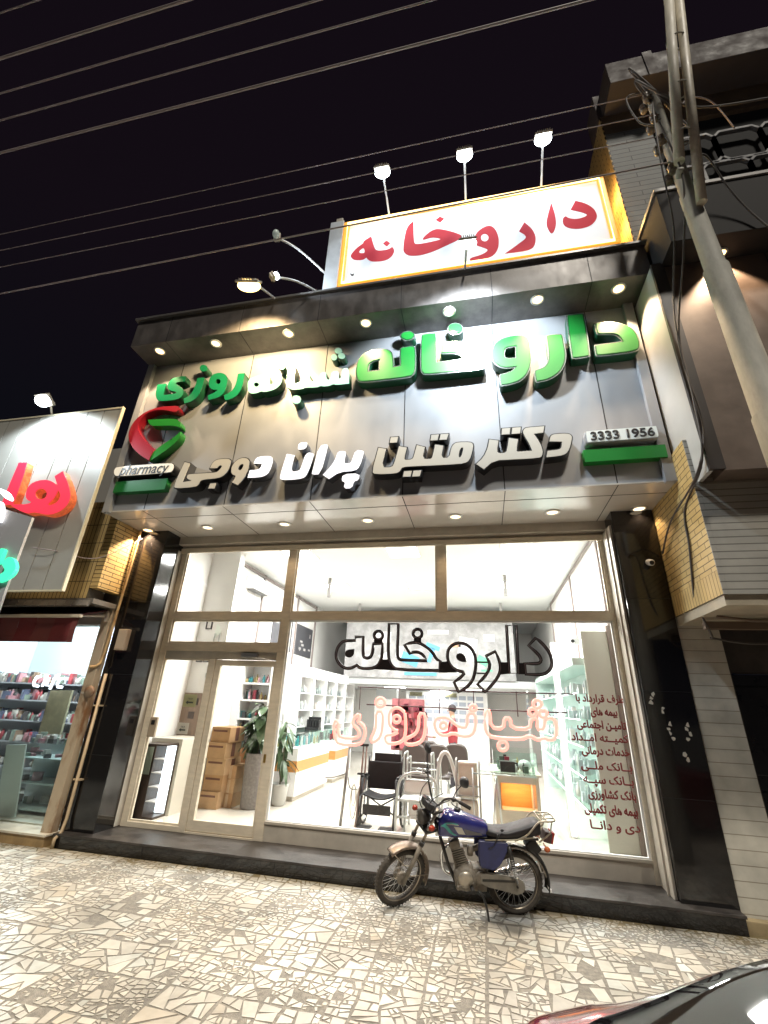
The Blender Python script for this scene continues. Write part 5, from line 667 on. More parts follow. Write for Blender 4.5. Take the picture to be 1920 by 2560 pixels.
# illuminated letters on the cladding and a projecting box sign
ls = thing('red_letter_sign', 'big glowing red channel letters on beige cladding', 'sign', (-3.4, -1.5, 4.3))
nredf = mat('red_lit_acrylic', (.55, .02, .05), .35, emit=(1, .05, .08), es=.36)
nreds = mat('amber_lit_return', (.5, .12, .03), .4, emit=(1, .16, .05), es=.2, var=.5, scale=14)
for pl in D['nred']:
    l = outline('letter', pl, -1.61, -1.50, nreds, ls); outline('face', pl, -1.622, -1.6105, nredf, l)
bs = thing('projecting_box_sign', 'grey projecting box sign with white and teal neon strokes at the left edge', 'sign', (-3.1, -2.2, 3.2))
outline('box', [[(-2576, 2868), (-2553, 2468), (-3400, 2468), (-3400, 3000)]], -2.25, -1.6, mat('grey_sign_panel', (.48, .49, .52), .5), bs) if False else outline('box', D['nbox'][0], -2.25, -2.22, mat('grey_sign_panel', (.48, .49, .52), .5), bs)
for pl in D['nwhite']: outline('white_stroke', pl, -2.30, -2.251, emis('white_neon_stroke', (.95, .95, 1), 1.3), bs)
for pl in D['nteal']: outline('teal_stroke', pl, -2.30, -2.251, emis('teal_neon_stroke', (.06, .85, .45), .6), bs, .0)
t = thing('floodlight', 'bright cool floodlight on top of the beige corrugated cladding', 'floodlight', (-4.05, -1.5, 6.06))
g = G(); g.tube([(-4.05, -1.45, 6.05), (-3.85, -1.7, 6.12), (-3.74, -1.88, 6.05)], .016); g.build('arm', M['alu_dark'], t)
X = Matrix.Translation((-3.72, -1.9, 6.0)) @ Matrix.Rotation(R(-35), 4, 'X')
g = G(X); g.box(-.13, .13, -.1, .1, 0, .05, 0, .01); hd = g.build('housing', M['alu_dark'], t)
g = G(X); g.ball((0, 0, -.01), (.13, .1, .08), 0, 16); g.build('lens', M['lens_cool'], hd)
lamp('SPOT', 'bulb', (-3.72, -1.98, 5.82), 140, cool, t, .06, 150, .3, aim=(-3.7, -1.35, 5.1))
# pipes and boxes on the left pier
g = G(); g.tube([(-2.44, -.535, 2.05), (-2.44, -.535, .30), (-2.44, -.56, .16), (-2.44, -.64, .10), (-2.44, -.64, 0)], .021, 0, 10); 
for z in (1.62, .72): g.box(-2.50, -2.38, -.545, -.49, z, z+.02)
tag(g.build('drain_pipe', mat('tan_pipe', (.42, .32, .2), .5, var=.15)), 'tan vertical conduit pipe clamped to the left granite pier', 'pipe')
g = G(); g.tube(smoothpts([(-2.50, -.56, 4.25), (-2.52, -.56, 3.0), (-2.54, -.57, 2.3), (-2.56, -.60, 2.16), (-2.66, -.63, 2.13)], 6), .02, 0, 10)
tag(g.build('bent_pipe', mat('rusty_tan_pipe', (.45, .31, .15), .5, col2=(.2, .08, .03), lo=.3, hi=.5)), 'tan conduit bent toward the rusty post beside the granite pier', 'pipe')
mb = thing('meter_box', 'small beige meter box on the upper left granite pier', 'meter box', (-2.3, -.54, 2.38)); 
g = G(); g.box(-2.40, -2.24, -.565, -.487, 2.38, 2.68, 0, .008); g.build('case', mat('beige_enamel', (.45, .34, .24), .5), mb); g = G(); g.box(-2.385, -2.255, -.57, -.5655, 2.40, 2.66); g.build('cover', mat('beige_enamel_cover', (.5, .39, .28), .45), mb)
gm = thing('gas_meter_disc', 'round weathered bracket disc on the rusty post of the left shop', 'bracket', (-2.58, -.63, 1.8)); 
g = G(); g.lathe([(.075, -.02), (.085, 0), (.06, .02), (.02, .03)], Matrix.Translation((-2.56, -.62, 1.8)) @ Matrix.Rotation(R(90), 4, 'X'), 0, 20); g.build('disc', mat('weathered_metal', (.25, .21, .15), .6, col2=(.16, .07, .03)), gm)
g = G(); g.box(-2.70, -2.55, -.615, -.598, 1.775, 1.80); g.build('strap', M['alu_dark'], gm)

# ---------------- right neighbour building ----------------
rbd = thing('brick_building', 'taller brick building on the right with brown cladding, black cornice and lattice balcony', 'building', (6.5, -1, 0))
ybr2 = bricks('warm_side_brick', (.52, .37, .15), (.47, .33, .12), (.10, .07, .03), .27, .066, .005, plane='yz')
gbr = bricks('grey_front_tile', (.34, .325, .285), (.31, .30, .265), (.15, .14, .12), 1.6, .075, .006, plane='xz', off=.37)
g = G(); g.box(5.16, 5.20, -1.64, -.02, 3.12, 4.6, 0); g.build('brick_side', ybr2, rbd)
g = G(); g.box(5.158, 5.20, -1.64, -.02, 2.88, 3.118, 0); g.build('soldier_course', bricks('warm_soldier_brick', (.52, .37, .15), (.47, .33, .12), (.10, .07, .03), .066, .24, .005, plane='yz', off=0), rbd)
g = G(); g.box(5.201, 9.5, -1.65, -1.3, 2.88, 4.6, 0); g.box(5.16, 5.2, -1.65, -1.6405, 2.88, 4.6, 0); g.build('brick_bay', gbr, rbd)
g = G(); g.box(5.17, 9.5, -1.62, -.3, 2.78, 2.879); g.build('bay_soffit', mat('cream_ledge', (.42, .37, .28), .7, var=.12), rbd)
g = G(); g.box(5.22, 9.5, -1.0, -.93, 2.66, 2.74, 0, .004); g.tube([(5.3, -1.1, 2.77), (5.6, -1.15, 2.72), (9, -1.15, 2.73)], .016); g.build('awning_bar', mat('brown_bar', (.14, .10, .07), .5), rbd)
g = G(); g.box(5.155, 5.58, -.47, -.1, 0, 2.90, 0, .004); g.build('plaster_pier', bricks('plastered_brick', (.47, .45, .39), (.44, .42, .36), (.25, .22, .17), .9, .125, .004, plane='xz', var=.45), rbd)
g = G(); g.box(5.58, 9.5, -.1, .1, 2.30, 2.90); g.box(5.58, 5.62, -.40, -.1, 0, 2.3, 0); g.build('lintel', mat('dark_lintel', (.06, .05, .045), .7, var=.3), rbd)
g = G(); g.box(5.62, 6.7, -.12, -.06, .02, 2.28, 0)
for x in (5.72, 6.2): g.box(x, x+.38, -.135, -.12, .2, 1.1, 0, .01); g.box(x, x+.38, -.135, -.12, 1.25, 2.15, 0, .01)
dr2 = g.build('metal_door', mat('dark_metal_door', (.02, .02, .024), .3, .4, var=.2), rbd)
g = G(); g.tube([(5.70, -.13, 1.12), (5.70, -.18, 1.12), (5.70, -.18, 1.24), (5.70, -.13, 1.24)], .012); g.build('handle', M['steel'], dr2)
g = G(); g.box(5.15, 9.5, -.55, .1, -.05, .10, 0, .01); g.build('plinth', mat('tan_plinth', (.32, .25, .14), .7, var=.2), rbd)
g = G(); g.box(5.20, 5.24, -1.90, -1.27, 4.07, 7.0, 0); g.build('white_return', mat('white_composite', (.48, .48, .46), .45, .1, var=.05), rbd)
g = G(); g.box(5.2, 5.34, -1.94, -1.901, 4.07, 7.02, 0); g.build('dark_edge', mat('brown_black', (.03, .024, .022), .4), rbd)
g = G(); g.box(5.34, 9.5, -1.90, -1.66, 4.07, 6.98, 0)
for x in (6.45, 7.7): g.box(x, x+.01, -1.903, -1.8, 4.07, 6.98, 1)
g.build('cladding', [mat('brown_composite', (.155, .12, .098), .45, .15, var=.18, scale=2.2, stretch=(1, 1, 1)), M['joint']], rbd)
g = G(); g.box(5.20, 9.5, -1.66, -.02, 4.045, 4.069); g.build('cladding_soffit', mat('brown_soffit', (.2, .18, .15), .6), rbd)
g = G(); g.box(5.32, 9.6, -2.25, -1.3, 6.98, 7.9, 0, .004); g.build('cornice', mat('black_cornice', (.012, .011, .012), .85), rbd)
g = G(); g.box(5.30, 9.6, -2.27, -1.3, 7.9, 7.95); g.build('coping', mat('grey_coping', (.25, .24, .23), .5), rbd)
ws = bricks('grey_siding', (.17, .18, .175), (.155, .165, .16), (.08, .08, .08), 3.0, .11, .008, plane='xz', off=.3)
g = G(); g.box(5.32, 6.0, -1.5, -1.2, 7.6, 10.7, 0); g.build('upper_wall', ws, rbd)
g = G(); g.box(5.30, 5.319, -1.5, 4, 7.6, 11.2, 0); g.build('upper_brick_side', bricks('upper_side_brick', (.50, .36, .15), (.44, .30, .12), (.06, .045, .02), .25, .07, .008, plane='yz'), rbd)
g = G(); g.box(5.32, 12, -1.49, 4, 10.7, 11.25, 0); g.box(5.32, 12, -1.2, 4, 7.6, 10.7, 0); g.build('frieze', mat('dimmed_tan_frieze', (.17, .115, .07), .7, col2=(.07, .05, .036), scale=3, lo=.3, hi=.6, stretch=(1, 1, 1)), rbd)  # darkened colours stand in for street light fading with height
g = G(); g.box(5.38, 12, -1.95, -1.45, 11.25, 11.85, 0, .01); g.box(5.30, 12, -1.45, -1.0, 11.25, 12.0, 0, .01)
for x in (5.95, 8.6, 11): g.box(x, x+.14, -1.97, -1.94, 11.2, 11.9)
g.build('roof_cornice', mat('dimmed_grey_cornice', (.075, .060, .058), .75, var=.06, scale=4), rbd)  # dark base colour carries the missing street light at roof level
# lattice balcony of elongated hexagons
g = G(); hx, hz = .62, .72
for r_ in range(-1, 3):
    for c_ in range(0, 7):
        cx = 6.45+c_*hx+(hx/2 if r_ % 2 else 0); cz = 8.35+r_*hz
        pts = [(cx-hx*.36, cz-hz*.52), (cx+hx*.36, cz-hz*.52), (cx+hx*.5, cz-hz*.38), (cx+hx*.5, cz+hz*.32), (cx+hx*.36, cz+hz*.46), (cx-hx*.36, cz+hz*.46), (cx-hx*.5, cz+hz*.32), (cx-hx*.5, cz-hz*.38)]
        ribbon(g, [(a*1000, b*1000) for a, b in pts], -1.55, .045, .06)
g.build('lattice', mat('pale_lattice', (.14, .14, .15), .6, var=.15), rbd)
g = G(); g.box(6.0, 12, -1.42, -1.4, 7.9, 10.7); g.build('lattice_shade_sheet', mat('painted_shade_black', (.008, .008, .009), .9), rbd)  # black sheet painted as the shade behind the lattice
t = thing('downlight', 'downlight under the black cornice of the brick building beside the pole', 'downlight', (5.95, -1.99, 6.98))
g = G(); g.lathe([(.075, .0), (.075, -.012), (.055, -.016)], Matrix.Translation((5.95, -1.99, 6.98)), 0, 18, False); g.build('trim', M['trim'], t)
g = G(); g.lathe([(.001, -.008), (.055, -.008)], Matrix.Translation((5.95, -1.99, 6.98)), 0, 18, False); g.build('lens', M['lens_warm'], t)
lamp('SPOT', 'bulb', (5.95, -1.99, 6.95), 110, (1, .70, .45), t, .02, 90, .4, aim=(5.95, -1.94, 5))
lamp('POINT', 'amber_bulb', (5.09, -1.42, 8.5), 14, (1, .60, .18), rb, .05)
lamp('POINT', 'amber_bulb', (5.09, -1.42, 9.2), 14, (1, .60, .18), rb, .05)
# security camera, spot on pier
t = thing('security_camera', 'small dark dome security camera on the right granite pier', 'camera', (5.0, -.5, 3.55))
g = G(); g.lathe([(.035, 0), (.04, .03), (.04, .1), (.03, .12)], Matrix.Translation((4.98, -.487, 3.56)) @ Matrix.Rotation(R(110), 4, 'X'), 0, 16); g.build('housing', M['white'], t)
g = G(); g.lathe([(.028, .121), (.018, .126), (.001, .128)], Matrix.Translation((4.98, -.487, 3.56)) @ Matrix.Rotation(R(110), 4, 'X'), 0, 16); g.build('lens', M['black'], t)
g = G(); rr = random.Random(5)
tpm = mat('torn_paper', (.55, .52, .45), .8)
for cx, cz, k in ((4.74, 2.02, 3), (4.79, 1.88, 2), (4.86, 1.72, 4), (5.02, 1.72, 4), (4.94, 1.43, 2)):
    for i in range(k):
        a, b = cx+rr.uniform(-.03, .03), cz-i*.045; q = [(a+rr.uniform(.008, .026)*math.cos(t_), b+rr.uniform(.01, .035)*math.sin(t_)) for t_ in (0, 1.1, 2.3, 3.5, 4.6, 5.5)]
        g = G(); g.prism(q, 'y', -.4885, -.4862); tag(g.build('sticker_scrap', tpm), 'torn white sticker scrap left on the right granite pier', 'sticker scrap', 'torn sticker scraps on the right pier')


# ---------------- utility pole, brackets, wires ----------------
PX, PYY = 5.41, -2.63
pl = thing('utility_pole', 'tall pale steel utility pole with tangled wires at its top', 'utility pole', (PX, PYY, 0))
galv = mat('galvanised_paint', (.42, .41, .36), .7, .0, var=.32, scale=4, stretch=(1, 1, .3))
g = G(); g.lathe([(.135, 0), (.135, 4.2), (.122, 4.22), (.112, 6.0), (.095, 6.03), (.088, 7.2), (.075, 7.24), (.07, 9.3), (.0, 9.32)], Matrix.Translation((PX, PYY, 0)), 0, 24); g.build('shaft', galv, pl)
ins = mat('brown_porcelain', (.16, .13, .10), .3, var=.3)
for z in (9.14, 8.67, 8.21, 7.62):
    for s in (-1, 1):
        g = G(); g.lathe([(.02, -.06), (.045, -.05), (.045, -.02), (.025, 0), (.045, .02), (.045, .05), (.02, .06)], Matrix.Translation((PX-.10, PYY+s*.06, z)), 0, 12); g.tube([(PX, PYY+s*.06, z+.05), (PX-.13, PYY+s*.06, z+.05), (PX-.13, PYY+s*.06, z-.05), (PX, PYY+s*.06, z-.05)], .008); g.build('insulator', ins, pl)
g = G(); g.lathe([(.03, 0), (.04, .02), (.04, .08), (.03, .1)], Matrix.Translation((PX-.09, PYY-.08, 7.40)) @ Matrix.Rotation(R(70), 4, 'X'), 0, 12); g.build('cable_reel', galv, pl)
tp = thing('twin_pipe', 'pair of pale vertical pipes strapped together in front of the pole top', 'pipe', (5.4, -2.85, 7.2))
p0, p1 = V((5.33, -2.80, 7.55)), V((5.66, -3.25, 10.6)); dxx = V((.115, .03, 0))
g = G(); g.tube([p0, p1], .055, 0, 14); g.build('pipe', mat('ivory_pipe', (.60, .56, .46), .6, var=.1), tp)
g = G(); g.tube([p0+dxx-V((0, 0, .75))*.9+V((-.02, .02, 0)), p1+dxx], .05, 0, 14); g.build('pipe', mat('ivory_pipe_stained', (.56, .51, .41), .5, var=.2), tp)
g = G()
for k in (.12, .36, .62, .88):
    g = G(); c = p0.lerp(p1, k)+dxx*.5; g.tube([c+V((.11*math.cos(a), -.075*math.sin(a), .04*math.sin(a))) for a in [i*math.pi/6 for i in range(12)]], .009, 0, 6, True); g.build('strap', galv, tp)
wm = mat('cable_black', (.09, .08, .075), .6); wg = mat('cable_grey', (.30, .25, .25), .55)
def wire(a, b, sag, r, m, label, cat='wire', group=None, name='power_wire', n=24):
    a, b = V(a), V(b); g = G(); g.tube([a.lerp(b, i/n)-V((0, 0, sag*4*(i/n)*(1-i/n))) for i in range(n+1)], r, 0, 6); o = g.build(name, m); tag(o, label, cat, group); return o
for y, nm in ((-3.94, 'lowest and thickest of the overhead street wires'), (-4.25, 'second overhead street wire from below'), (-4.48, 'third overhead street wire from below'), (-4.75, 'fourth overhead street wire from below'), (-5.06, 'topmost overhead street wire in the corner of the sky')):
    wire((-40, y, 8.62), (40, y, 8.62), .0, .011+.004*math.sin(y*9), wg, nm, group='overhead street wires', n=8)
for z, nm in ((9.14, 'top thin wire strung to the pole above the roof sign'), (8.67, 'second thin wire strung to the pole behind the sign floodlights'), (8.21, 'third thin wire strung to the pole across the roof sign top')):
    wire((-22, PYY-.1, z-.05), (PX-.12, PYY-.1, z), .02, .0055, wg, nm, group='thin wires strung to the pole')
wire((-22, PYY-.1, 7.15), (PX-.12, PYY-.1, 7.68), .0, .010, wg, 'thick grey wire running in front of the roof sign', group='thin wires strung to the pole')
def cable(pts, r, m, label, name='cable'):
    g = G(); g.tube(smoothpts(pts, 7), r, 0, 6); tag(g.build(name, m), label, 'cable'); 
cable([(5.32, -2.74, 8.9), (5.22, -2.78, 8.2), (5.20, -2.7, 7.6), (5.30, -2.4, 7.0), (5.26, -2.05, 6.2), (5.22, -1.97, 5.4), (5.24, -1.96, 4.6), (5.14, -1.8, 4.1), (5.13, -1.0, 3.9), (5.14, -.55, 3.65)], .011, wm, 'black cable drooping from the pole down the white return to the pier')
cable([(5.33, -2.72, 8.5), (5.30, -2.80, 7.9), (5.34, -2.74, 7.3), (5.32, -2.4, 6.6), (5.25, -2.0, 5.8), (5.21, -1.98, 4.9), (5.17, -1.9, 4.2), (5.15, -1.35, 3.9), (5.145, -1.25, 3.5), (5.15, -1.1, 3.1), (5.2, -.9, 2.85)], .012, wm, 'black cable hanging over the yellow brick side of the bay')
cable([(5.48, -2.72, 7.6), (5.75, -2.6, 7.9), (6.0, -2.4, 7.5), (6.25, -2.3, 7.0), (6.6, -2.3, 6.2)], .012, wm, 'black cable falling to the right of the pole')
cable([(5.52, -2.66, 8.6), (5.9, -2.5, 9.3), (6.3, -2.3, 9.5), (6.5, -2.2, 9.0)], .009, wg, 'thin curling cable right of the pole top')
cable([(5.30, -2.7, 9.25), (5.05, -2.75, 9.1), (5.12, -2.72, 8.6), (5.28, -2.7, 8.5)], .010, wm, 'loop of cable left of the pole top')
cable([(5.35, -2.70, 9.2), (5.1, -2.9, 9.45), (5.35, -2.8, 9.05), (5.6, -2.6, 8.9), (5.8, -2.5, 8.5), (5.5, -2.62, 8.2)], .016, wm, 'thick black cable looped around the pole top')
cable([(5.35, -2.66, 9.05), (5.15, -2.85, 9.25), (5.5, -2.75, 8.95), (6.2, -2.4, 9.2), (8, -2.3, 9.3)], .014, wm, 'thick black cable running right from the pole top')
cable([(-3.3, -1.56, 3.65), (-2.9, -1.5, 3.6), (-2.62, -1.1, 3.62), (-2.4, -.6, 4.1)], .006, wg, 'thin wire sagging from the left cladding to the soffit corner')
cable([(5.2, -1.0, 2.84), (5.28, -.95, 2.6), (5.45, -.6, 2.62), (5.9, -.5, 2.58), (6.6, -.5, 2.62)], .012, wm, 'dark cable under the brick bay above the doorway')
# ---------------- motorbike (local frame: +x forward, +y left, z up) ----------------
hd = math.atan2(-.25, -1.18)
bk = thing('motorbike', 'dusty blue commuter motorbike with teal tank stripe parked on its side stand', 'motorbike', (3.085, -.765, -0.002), local=True)
bk.rotation_mode = 'QUATERNION'
bk.rotation_quaternion = (Matrix.Rotation(hd, 4, 'Z') @ Matrix.Rotation(R(-9), 4, 'X')).to_quaternion()
bl = mat('blue_paint', (.022, .026, .15), .18, var=.15, scale=10, coat=.7)
bl2 = mat('blue_panel', (.022, .028, .11), .4, var=.25, scale=12)
teal = mat('teal_decal', (.06, .36, .34), .35); silv = mat('silver_decal', (.45, .44, .38), .4)
dirt = mat('dusty_alloy', (.21, .185, .15), .6, .25, var=.3, scale=14)
rim = mat('worn_chrome', (.42, .37, .30), .36, .8, var=.15, scale=10)
frm = mat('frame_black', (.022, .02, .018), .4, var=.4, scale=12)
tyre = mat('dusty_tyre', (.055, .048, .04), .85, var=.35, scale=25, bump=.3)
RY = Matrix.Rotation(R(90), 4, 'X')
def wheel(X, par, r=.29, w=.042, disc=True):
    g = G(X); C_ = [(r-.036+.036*math.cos(a), w*math.sin(a)) for a in [i*2*math.pi/14 for i in range(14)]]
    secs = [[(q*math.cos(t), y, q*math.sin(t)) for q, y in C_] for t in [i*2*math.pi/48 for i in range(48)]]
    secs.append(secs[0]); g.loft(secs, 0, cap=False); 
    for i in range(48):
        t = i*2*math.pi/48
        for s in (-1, 1): g.obox(((r-.006)*math.cos(t), s*.018, (r-.006)*math.sin(t)), (.007, .013, .004), ry=-t+math.pi/2)
    wh = g.build('wheel', tyre, par)
    g = G(X); C_ = [(.228, -.032), (.240, -.034), (.246, -.028), (.232, -.012), (.228, 0), (.232, .012), (.246, .028), (.240, .034), (.228, .032), (.222, .015), (.220, 0), (.222, -.015)]
    secs = [[(q*math.cos(t), y, q*math.sin(t)) for q, y in C_] for t in [i*2*math.pi/48 for i in range(48)]]; secs.append(secs[0]); g.loft(secs, 0, cap=False); g.build('rim', rim, wh)
    g = G(X)
    for i in range(36):
        a = i*2*math.pi/36; b = a+(.55 if i % 2 else -.55); s = 1 if (i//2) % 2 else -1
        g.tube([(.05*math.cos(b), s*.03, .05*math.sin(b)), (.226*math.cos(a), 0, .226*math.sin(a))], .0016, 0, 4, cap=False)
    g.build('spokes', M['steel'], wh)
    g = G(X); g.lathe([(.02, -.07), (.055, -.045), (.06, -.035), (.05, -.02), (.05, .02), (.062, .035), (.06, .05), (.02, .07)], RY, 0, 20); g.build('hub', dirt, wh)
    return wh
wheel(Matrix.Translation((0, 0, .29)), bk)
bk.scale = (.93, .93, .93)
# steering assembly turned to the left
u = V((-.454, 0, .891)); P0 = V((.865, 0, .95))
ST = Matrix.Translation(P0) @ Matrix.Rotation(R(30), 4, u) @ Matrix.Translation(-P0)
wheel(ST @ Matrix.Translation((1.2, 0, .29)), bk)
def fender(X, c, r, a0, a1, w, name, m, thick=.003):
    g = G(X); secs = []
    for i in range(29):
        t = R(a0+(a1-a0)*i/28); q = [(w, -.016), (w*.96, -.004), (w*.6, .004), (0, .008), (-w*.6, .004), (-w*.96, -.004), (-w, -.016)]
        ring = [(c[0]+(r+d)*math.cos(t), y, c[1]+(r+d)*math.sin(t)) for y, d in q]+[(c[0]+(r+d-thick)*math.cos(t), y, c[1]+(r+d-thick)*math.sin(t)) for y, d in q[::-1]]
        secs.append(ring)
    g.loft(secs, 0); return g.build(name, m, bk)
fender(ST, (1.2, .29), .325, 60, 206, .058, 'front_fender', mat('rusty_chrome', (.24, .20, .165), .4, .75, col2=(.14, .09, .06), scale=9, lo=.32, hi=.5))
g = G(ST)
for s in (-1, 1):
    a = V((1.2, s*.082, .29)); b = a+u*.40; c = a+u*.76
    g.tube([a-u*.03, b], .024, 1, 12); g.tube([b, c], .0155, 0, 12); g.tube([b-u*.03, b+u*.01], .028, 2, 12)
    g.tube([(1.2+.31*math.cos(R(66)), s*.055, .29+.31*math.sin(R(66))), (1.2-.04, s*.08, .40)], .005, 0, 6); g.tube([(1.2+.31*math.cos(R(185)), s*.055, .29+.31*math.sin(R(185))), (1.2-.03, s*.08, .33)], .005, 0, 6)
g.tube([(1.2, -.1, .29), (1.2, .1, .29)], .009, 0, 8)
g.box(.80, .93, -.11, .11, .93, .955, 2, .008); g.box(.86, 1.0, -.11, .11, .74, .765, 2, .008)
g.build('fork', [rim, dirt, frm], bk)
# headlight, dials, indicators
g = G(ST @ Matrix.Translation((.985, 0, .865)) @ Matrix.Rotation(R(90), 4, 'Y')); g.lathe([(.02, -.09), (.048, -.075), (.070, -.03), (.075, .02), (.077, .035)], Matrix.Identity(4), 0, 24); hl = g.build('headlight', frm, bk)
g = G(ST @ Matrix.Translation((.985, 0, .865)) @ Matrix.Rotation(R(90), 4, 'Y')); g.lathe([(.070, .0355), (.06, .044), (.03, .048), (.001, .049)], Matrix.Identity(4), 0, 24, False); g.build('lens', mat('headlight_glass', (.07, .065, .06), .1, .2), hl)
g = G(ST)
for s in (-1, 1): g.lathe([(.02, -.05), (.046, -.035), (.05, .0), (.05, .022), (.044, .026)], Matrix.Translation((.925, s*.058, 1.0)) @ Matrix.Rotation(R(-22), 4, 'Y'), 0, 20)
g.obox((.93, 0, .985), (.05, .045, .03), ry=R(-22), bev=.008); ds = g.build('instruments', M['black'], bk)
g = G(ST)
for s in (-1, 1): g.lathe([(.042, .0265), (.001, .027)], Matrix.Translation((.925, s*.058, 1.0)) @ Matrix.Rotation(R(-22), 4, 'Y'), 0, 20, False)
g.build('dial_glass', mat('dial_glass', (.03, .035, .04), .08), ds)
for s in (-1, 1):
    g = G(ST); g.tube([(.98, s*.09, .85), (.98, s*.15, .85)], .007, 0, 6); g.build('indicator_stem', M['chrome'], bk)
    g = G(ST); g.ball((.98, s*.175, .85), (.035, .028, .028), 0, 12); g.build('indicator', mat('orange_red_lens', (.35, .035, .015), .2), bk)
# handlebar, grips, levers, mirrors
g = G(ST)
for s in (1, -1):
    g.tube(smoothpts([(.845, 0, .985), (.842, s*.07, 1.0), (.835, s*.16, 1.11), (.80, s*.25, 1.165), (.745, s*.345, 1.16), (.715, s*.39, 1.15)], 6), .011, 0, 10)
hb = g.build('handlebar', frm, bk)
for s in (1, -1):
    g = G(ST); g.tube([(.762, s*.315, 1.163), (.695, s*.42, 1.146)], .0175, 0, 12); g.build('grip', M['rubber'], hb)
    g = G(ST); g.tube(smoothpts([(.80, s*.255, 1.16), (.835, s*.29, 1.145), (.80, s*.36, 1.135), (.77, s*.40, 1.13)], 4), .0055, 0, 6); g.obox((.795, s*.262, 1.165), (.022, .02, .016), bev=.005); g.build('lever', frm, hb)
    g = G(ST); g.tube(smoothpts([(.80, s*.255, 1.17), (.79, s*.285, 1.26), (.77, s*.335, 1.345)], 5), .006, 0, 8); mr_ = g.build('mirror', M['black'], bk)
    Xm = ST @ Matrix.Translation((.755, s*.36, 1.39)) @ Matrix.Rotation(R(-12), 4, 'Y') @ Matrix.Rotation(R(20*s), 4, 'X')
    g = G(Xm); g.loft([[(d, .066*k*math.copysign(abs(math.cos(a))**.7, math.cos(a)), .05*k*math.copysign(abs(math.sin(a))**.7, math.sin(a))) for a in [i*math.pi/10 for i in range(20)]] for d, k in ((.03, .4), (.022, .8), (.004, 1), (-.004, 1))]); g.build('mirror_shell', M['black'], mr_)
    g = G(Xm); g.loft([[(-.0045, .06*math.copysign(abs(math.cos(a))**.7, math.cos(a)), .045*math.copysign(abs(math.sin(a))**.7, math.sin(a))) for a in [i*math.pi/10 for i in range(20)]], [(-.0055, .058*math.copysign(abs(math.cos(a))**.7, math.cos(a)), .043*math.copysign(abs(math.sin(a))**.7, math.sin(a))) for a in [i*math.pi/10 for i in range(20)]]]); g.build('mirror_glass', M['chrome'], mr_)
g = G(ST)
for k, (y1, z1) in enumerate(((.12, .9), (-.1, .88), (.05, .85))): g.tube(smoothpts([(.81, y1*1.8, 1.13), (.93, y1*1.4, 1.07), (.97, y1, .95), (.90, y1*.6, z1-.05), (.82, y1*.5, .72)], 6), .0055, 0, 6)
g.build('control_cable', M['black'], bk)
# tank
def tank_sec(t):
    x = .81-.52*t; w = .115*(min(1, (t/.12))**.5*.35+.65)*(1-.28*max(0, t-.55)/.45); top = .930-.10*max(0, (t-.25)/.75)**1.3-.09*max(0, (.18-t)/.18)**1.6; bot = .685+.005*t
    ring = []
    for i in range(24):
        a = i*2*math.pi/24; c, s = math.cos(a), math.sin(a)
        yy = w*math.copysign(abs(c)**.55, c); zz = (top+bot)/2+(top-bot)/2*math.copysign(abs(s)**(.75 if s > 0 else .5), s)
        ring.append((x, yy, zz))
    return ring
g = G(); g.loft([[((.81), y*.5, .83+(z-.83)*.6) for x, y, z in tank_sec(0)]]+[tank_sec(t/14) for t in range(15)]+[[(.283, y*.6, .75+(z-.75)*.6) for x, y, z in tank_sec(1)]])
tk = g.build('fuel_tank', bl, bk)
g = G(); g.lathe([(.034, -.01), (.036, .006), (.03, .014)], Matrix.Translation((.60, 0, .930)), 0, 18); g.box(.585, .615, -.008, .008, .943, .951, 0, .003); g.build('tank_cap', M['black'], tk)
def on_tank(t, h, s):     # point on the side of the tank
    r_ = tank_sec(t); k = h*12-6; i = int(math.floor(k)); f = k-i
    a = V(r_[i % 24]).lerp(V(r_[(i+1) % 24]), f); return V((a.x, s*(a.y+.0018), a.z))
def decal(poly, s, m, name, n=10):
    g = G(); (a, b, c, d) = poly; rows = []
    for i in range(n+1):
        row = []
        for j in range(4):
            uu, vv = i/n, j/3; t = (a[0]*(1-uu)+b[0]*uu)*(1-vv)+(d[0]*(1-uu)+c[0]*uu)*vv; h = (a[1]*(1-uu)+b[1]*uu)*(1-vv)+(d[1]*(1-uu)+c[1]*uu)*vv
            row.append(on_tank(t, h, s))
        rows.append(row)
    vs = [[g._v(p) for p in r_] for r_ in rows]
    for i in range(n):
        for j in range(3): g.face([vs[i][j], vs[i+1][j], vs[i+1][j+1], vs[i][j+1]], 0, True)
    g.build(name, m, tk)
for s in (1, -1):
    decal(((.03, .56), (.30, .34), (.38, .34), (.10, .56)), s, teal, 'stripe'); decal(((.10, .565), (.38, .555), (.38, .535), (.10, .535)), s, teal, 'stripe')
    decal(((.30, .50), (.46, .50), (.54, .40), (.40, .40)), s, silv, 'stripe'); decal(((.50, .49), (.86, .45), (.90, .39), (.56, .39)), s, mat('grey_decal', (.10, .10, .11), .35), 'stripe')
    decal(((.17, .545), (.40, .54), (.40, .525), (.17, .525)), s, silv, 'stripe')
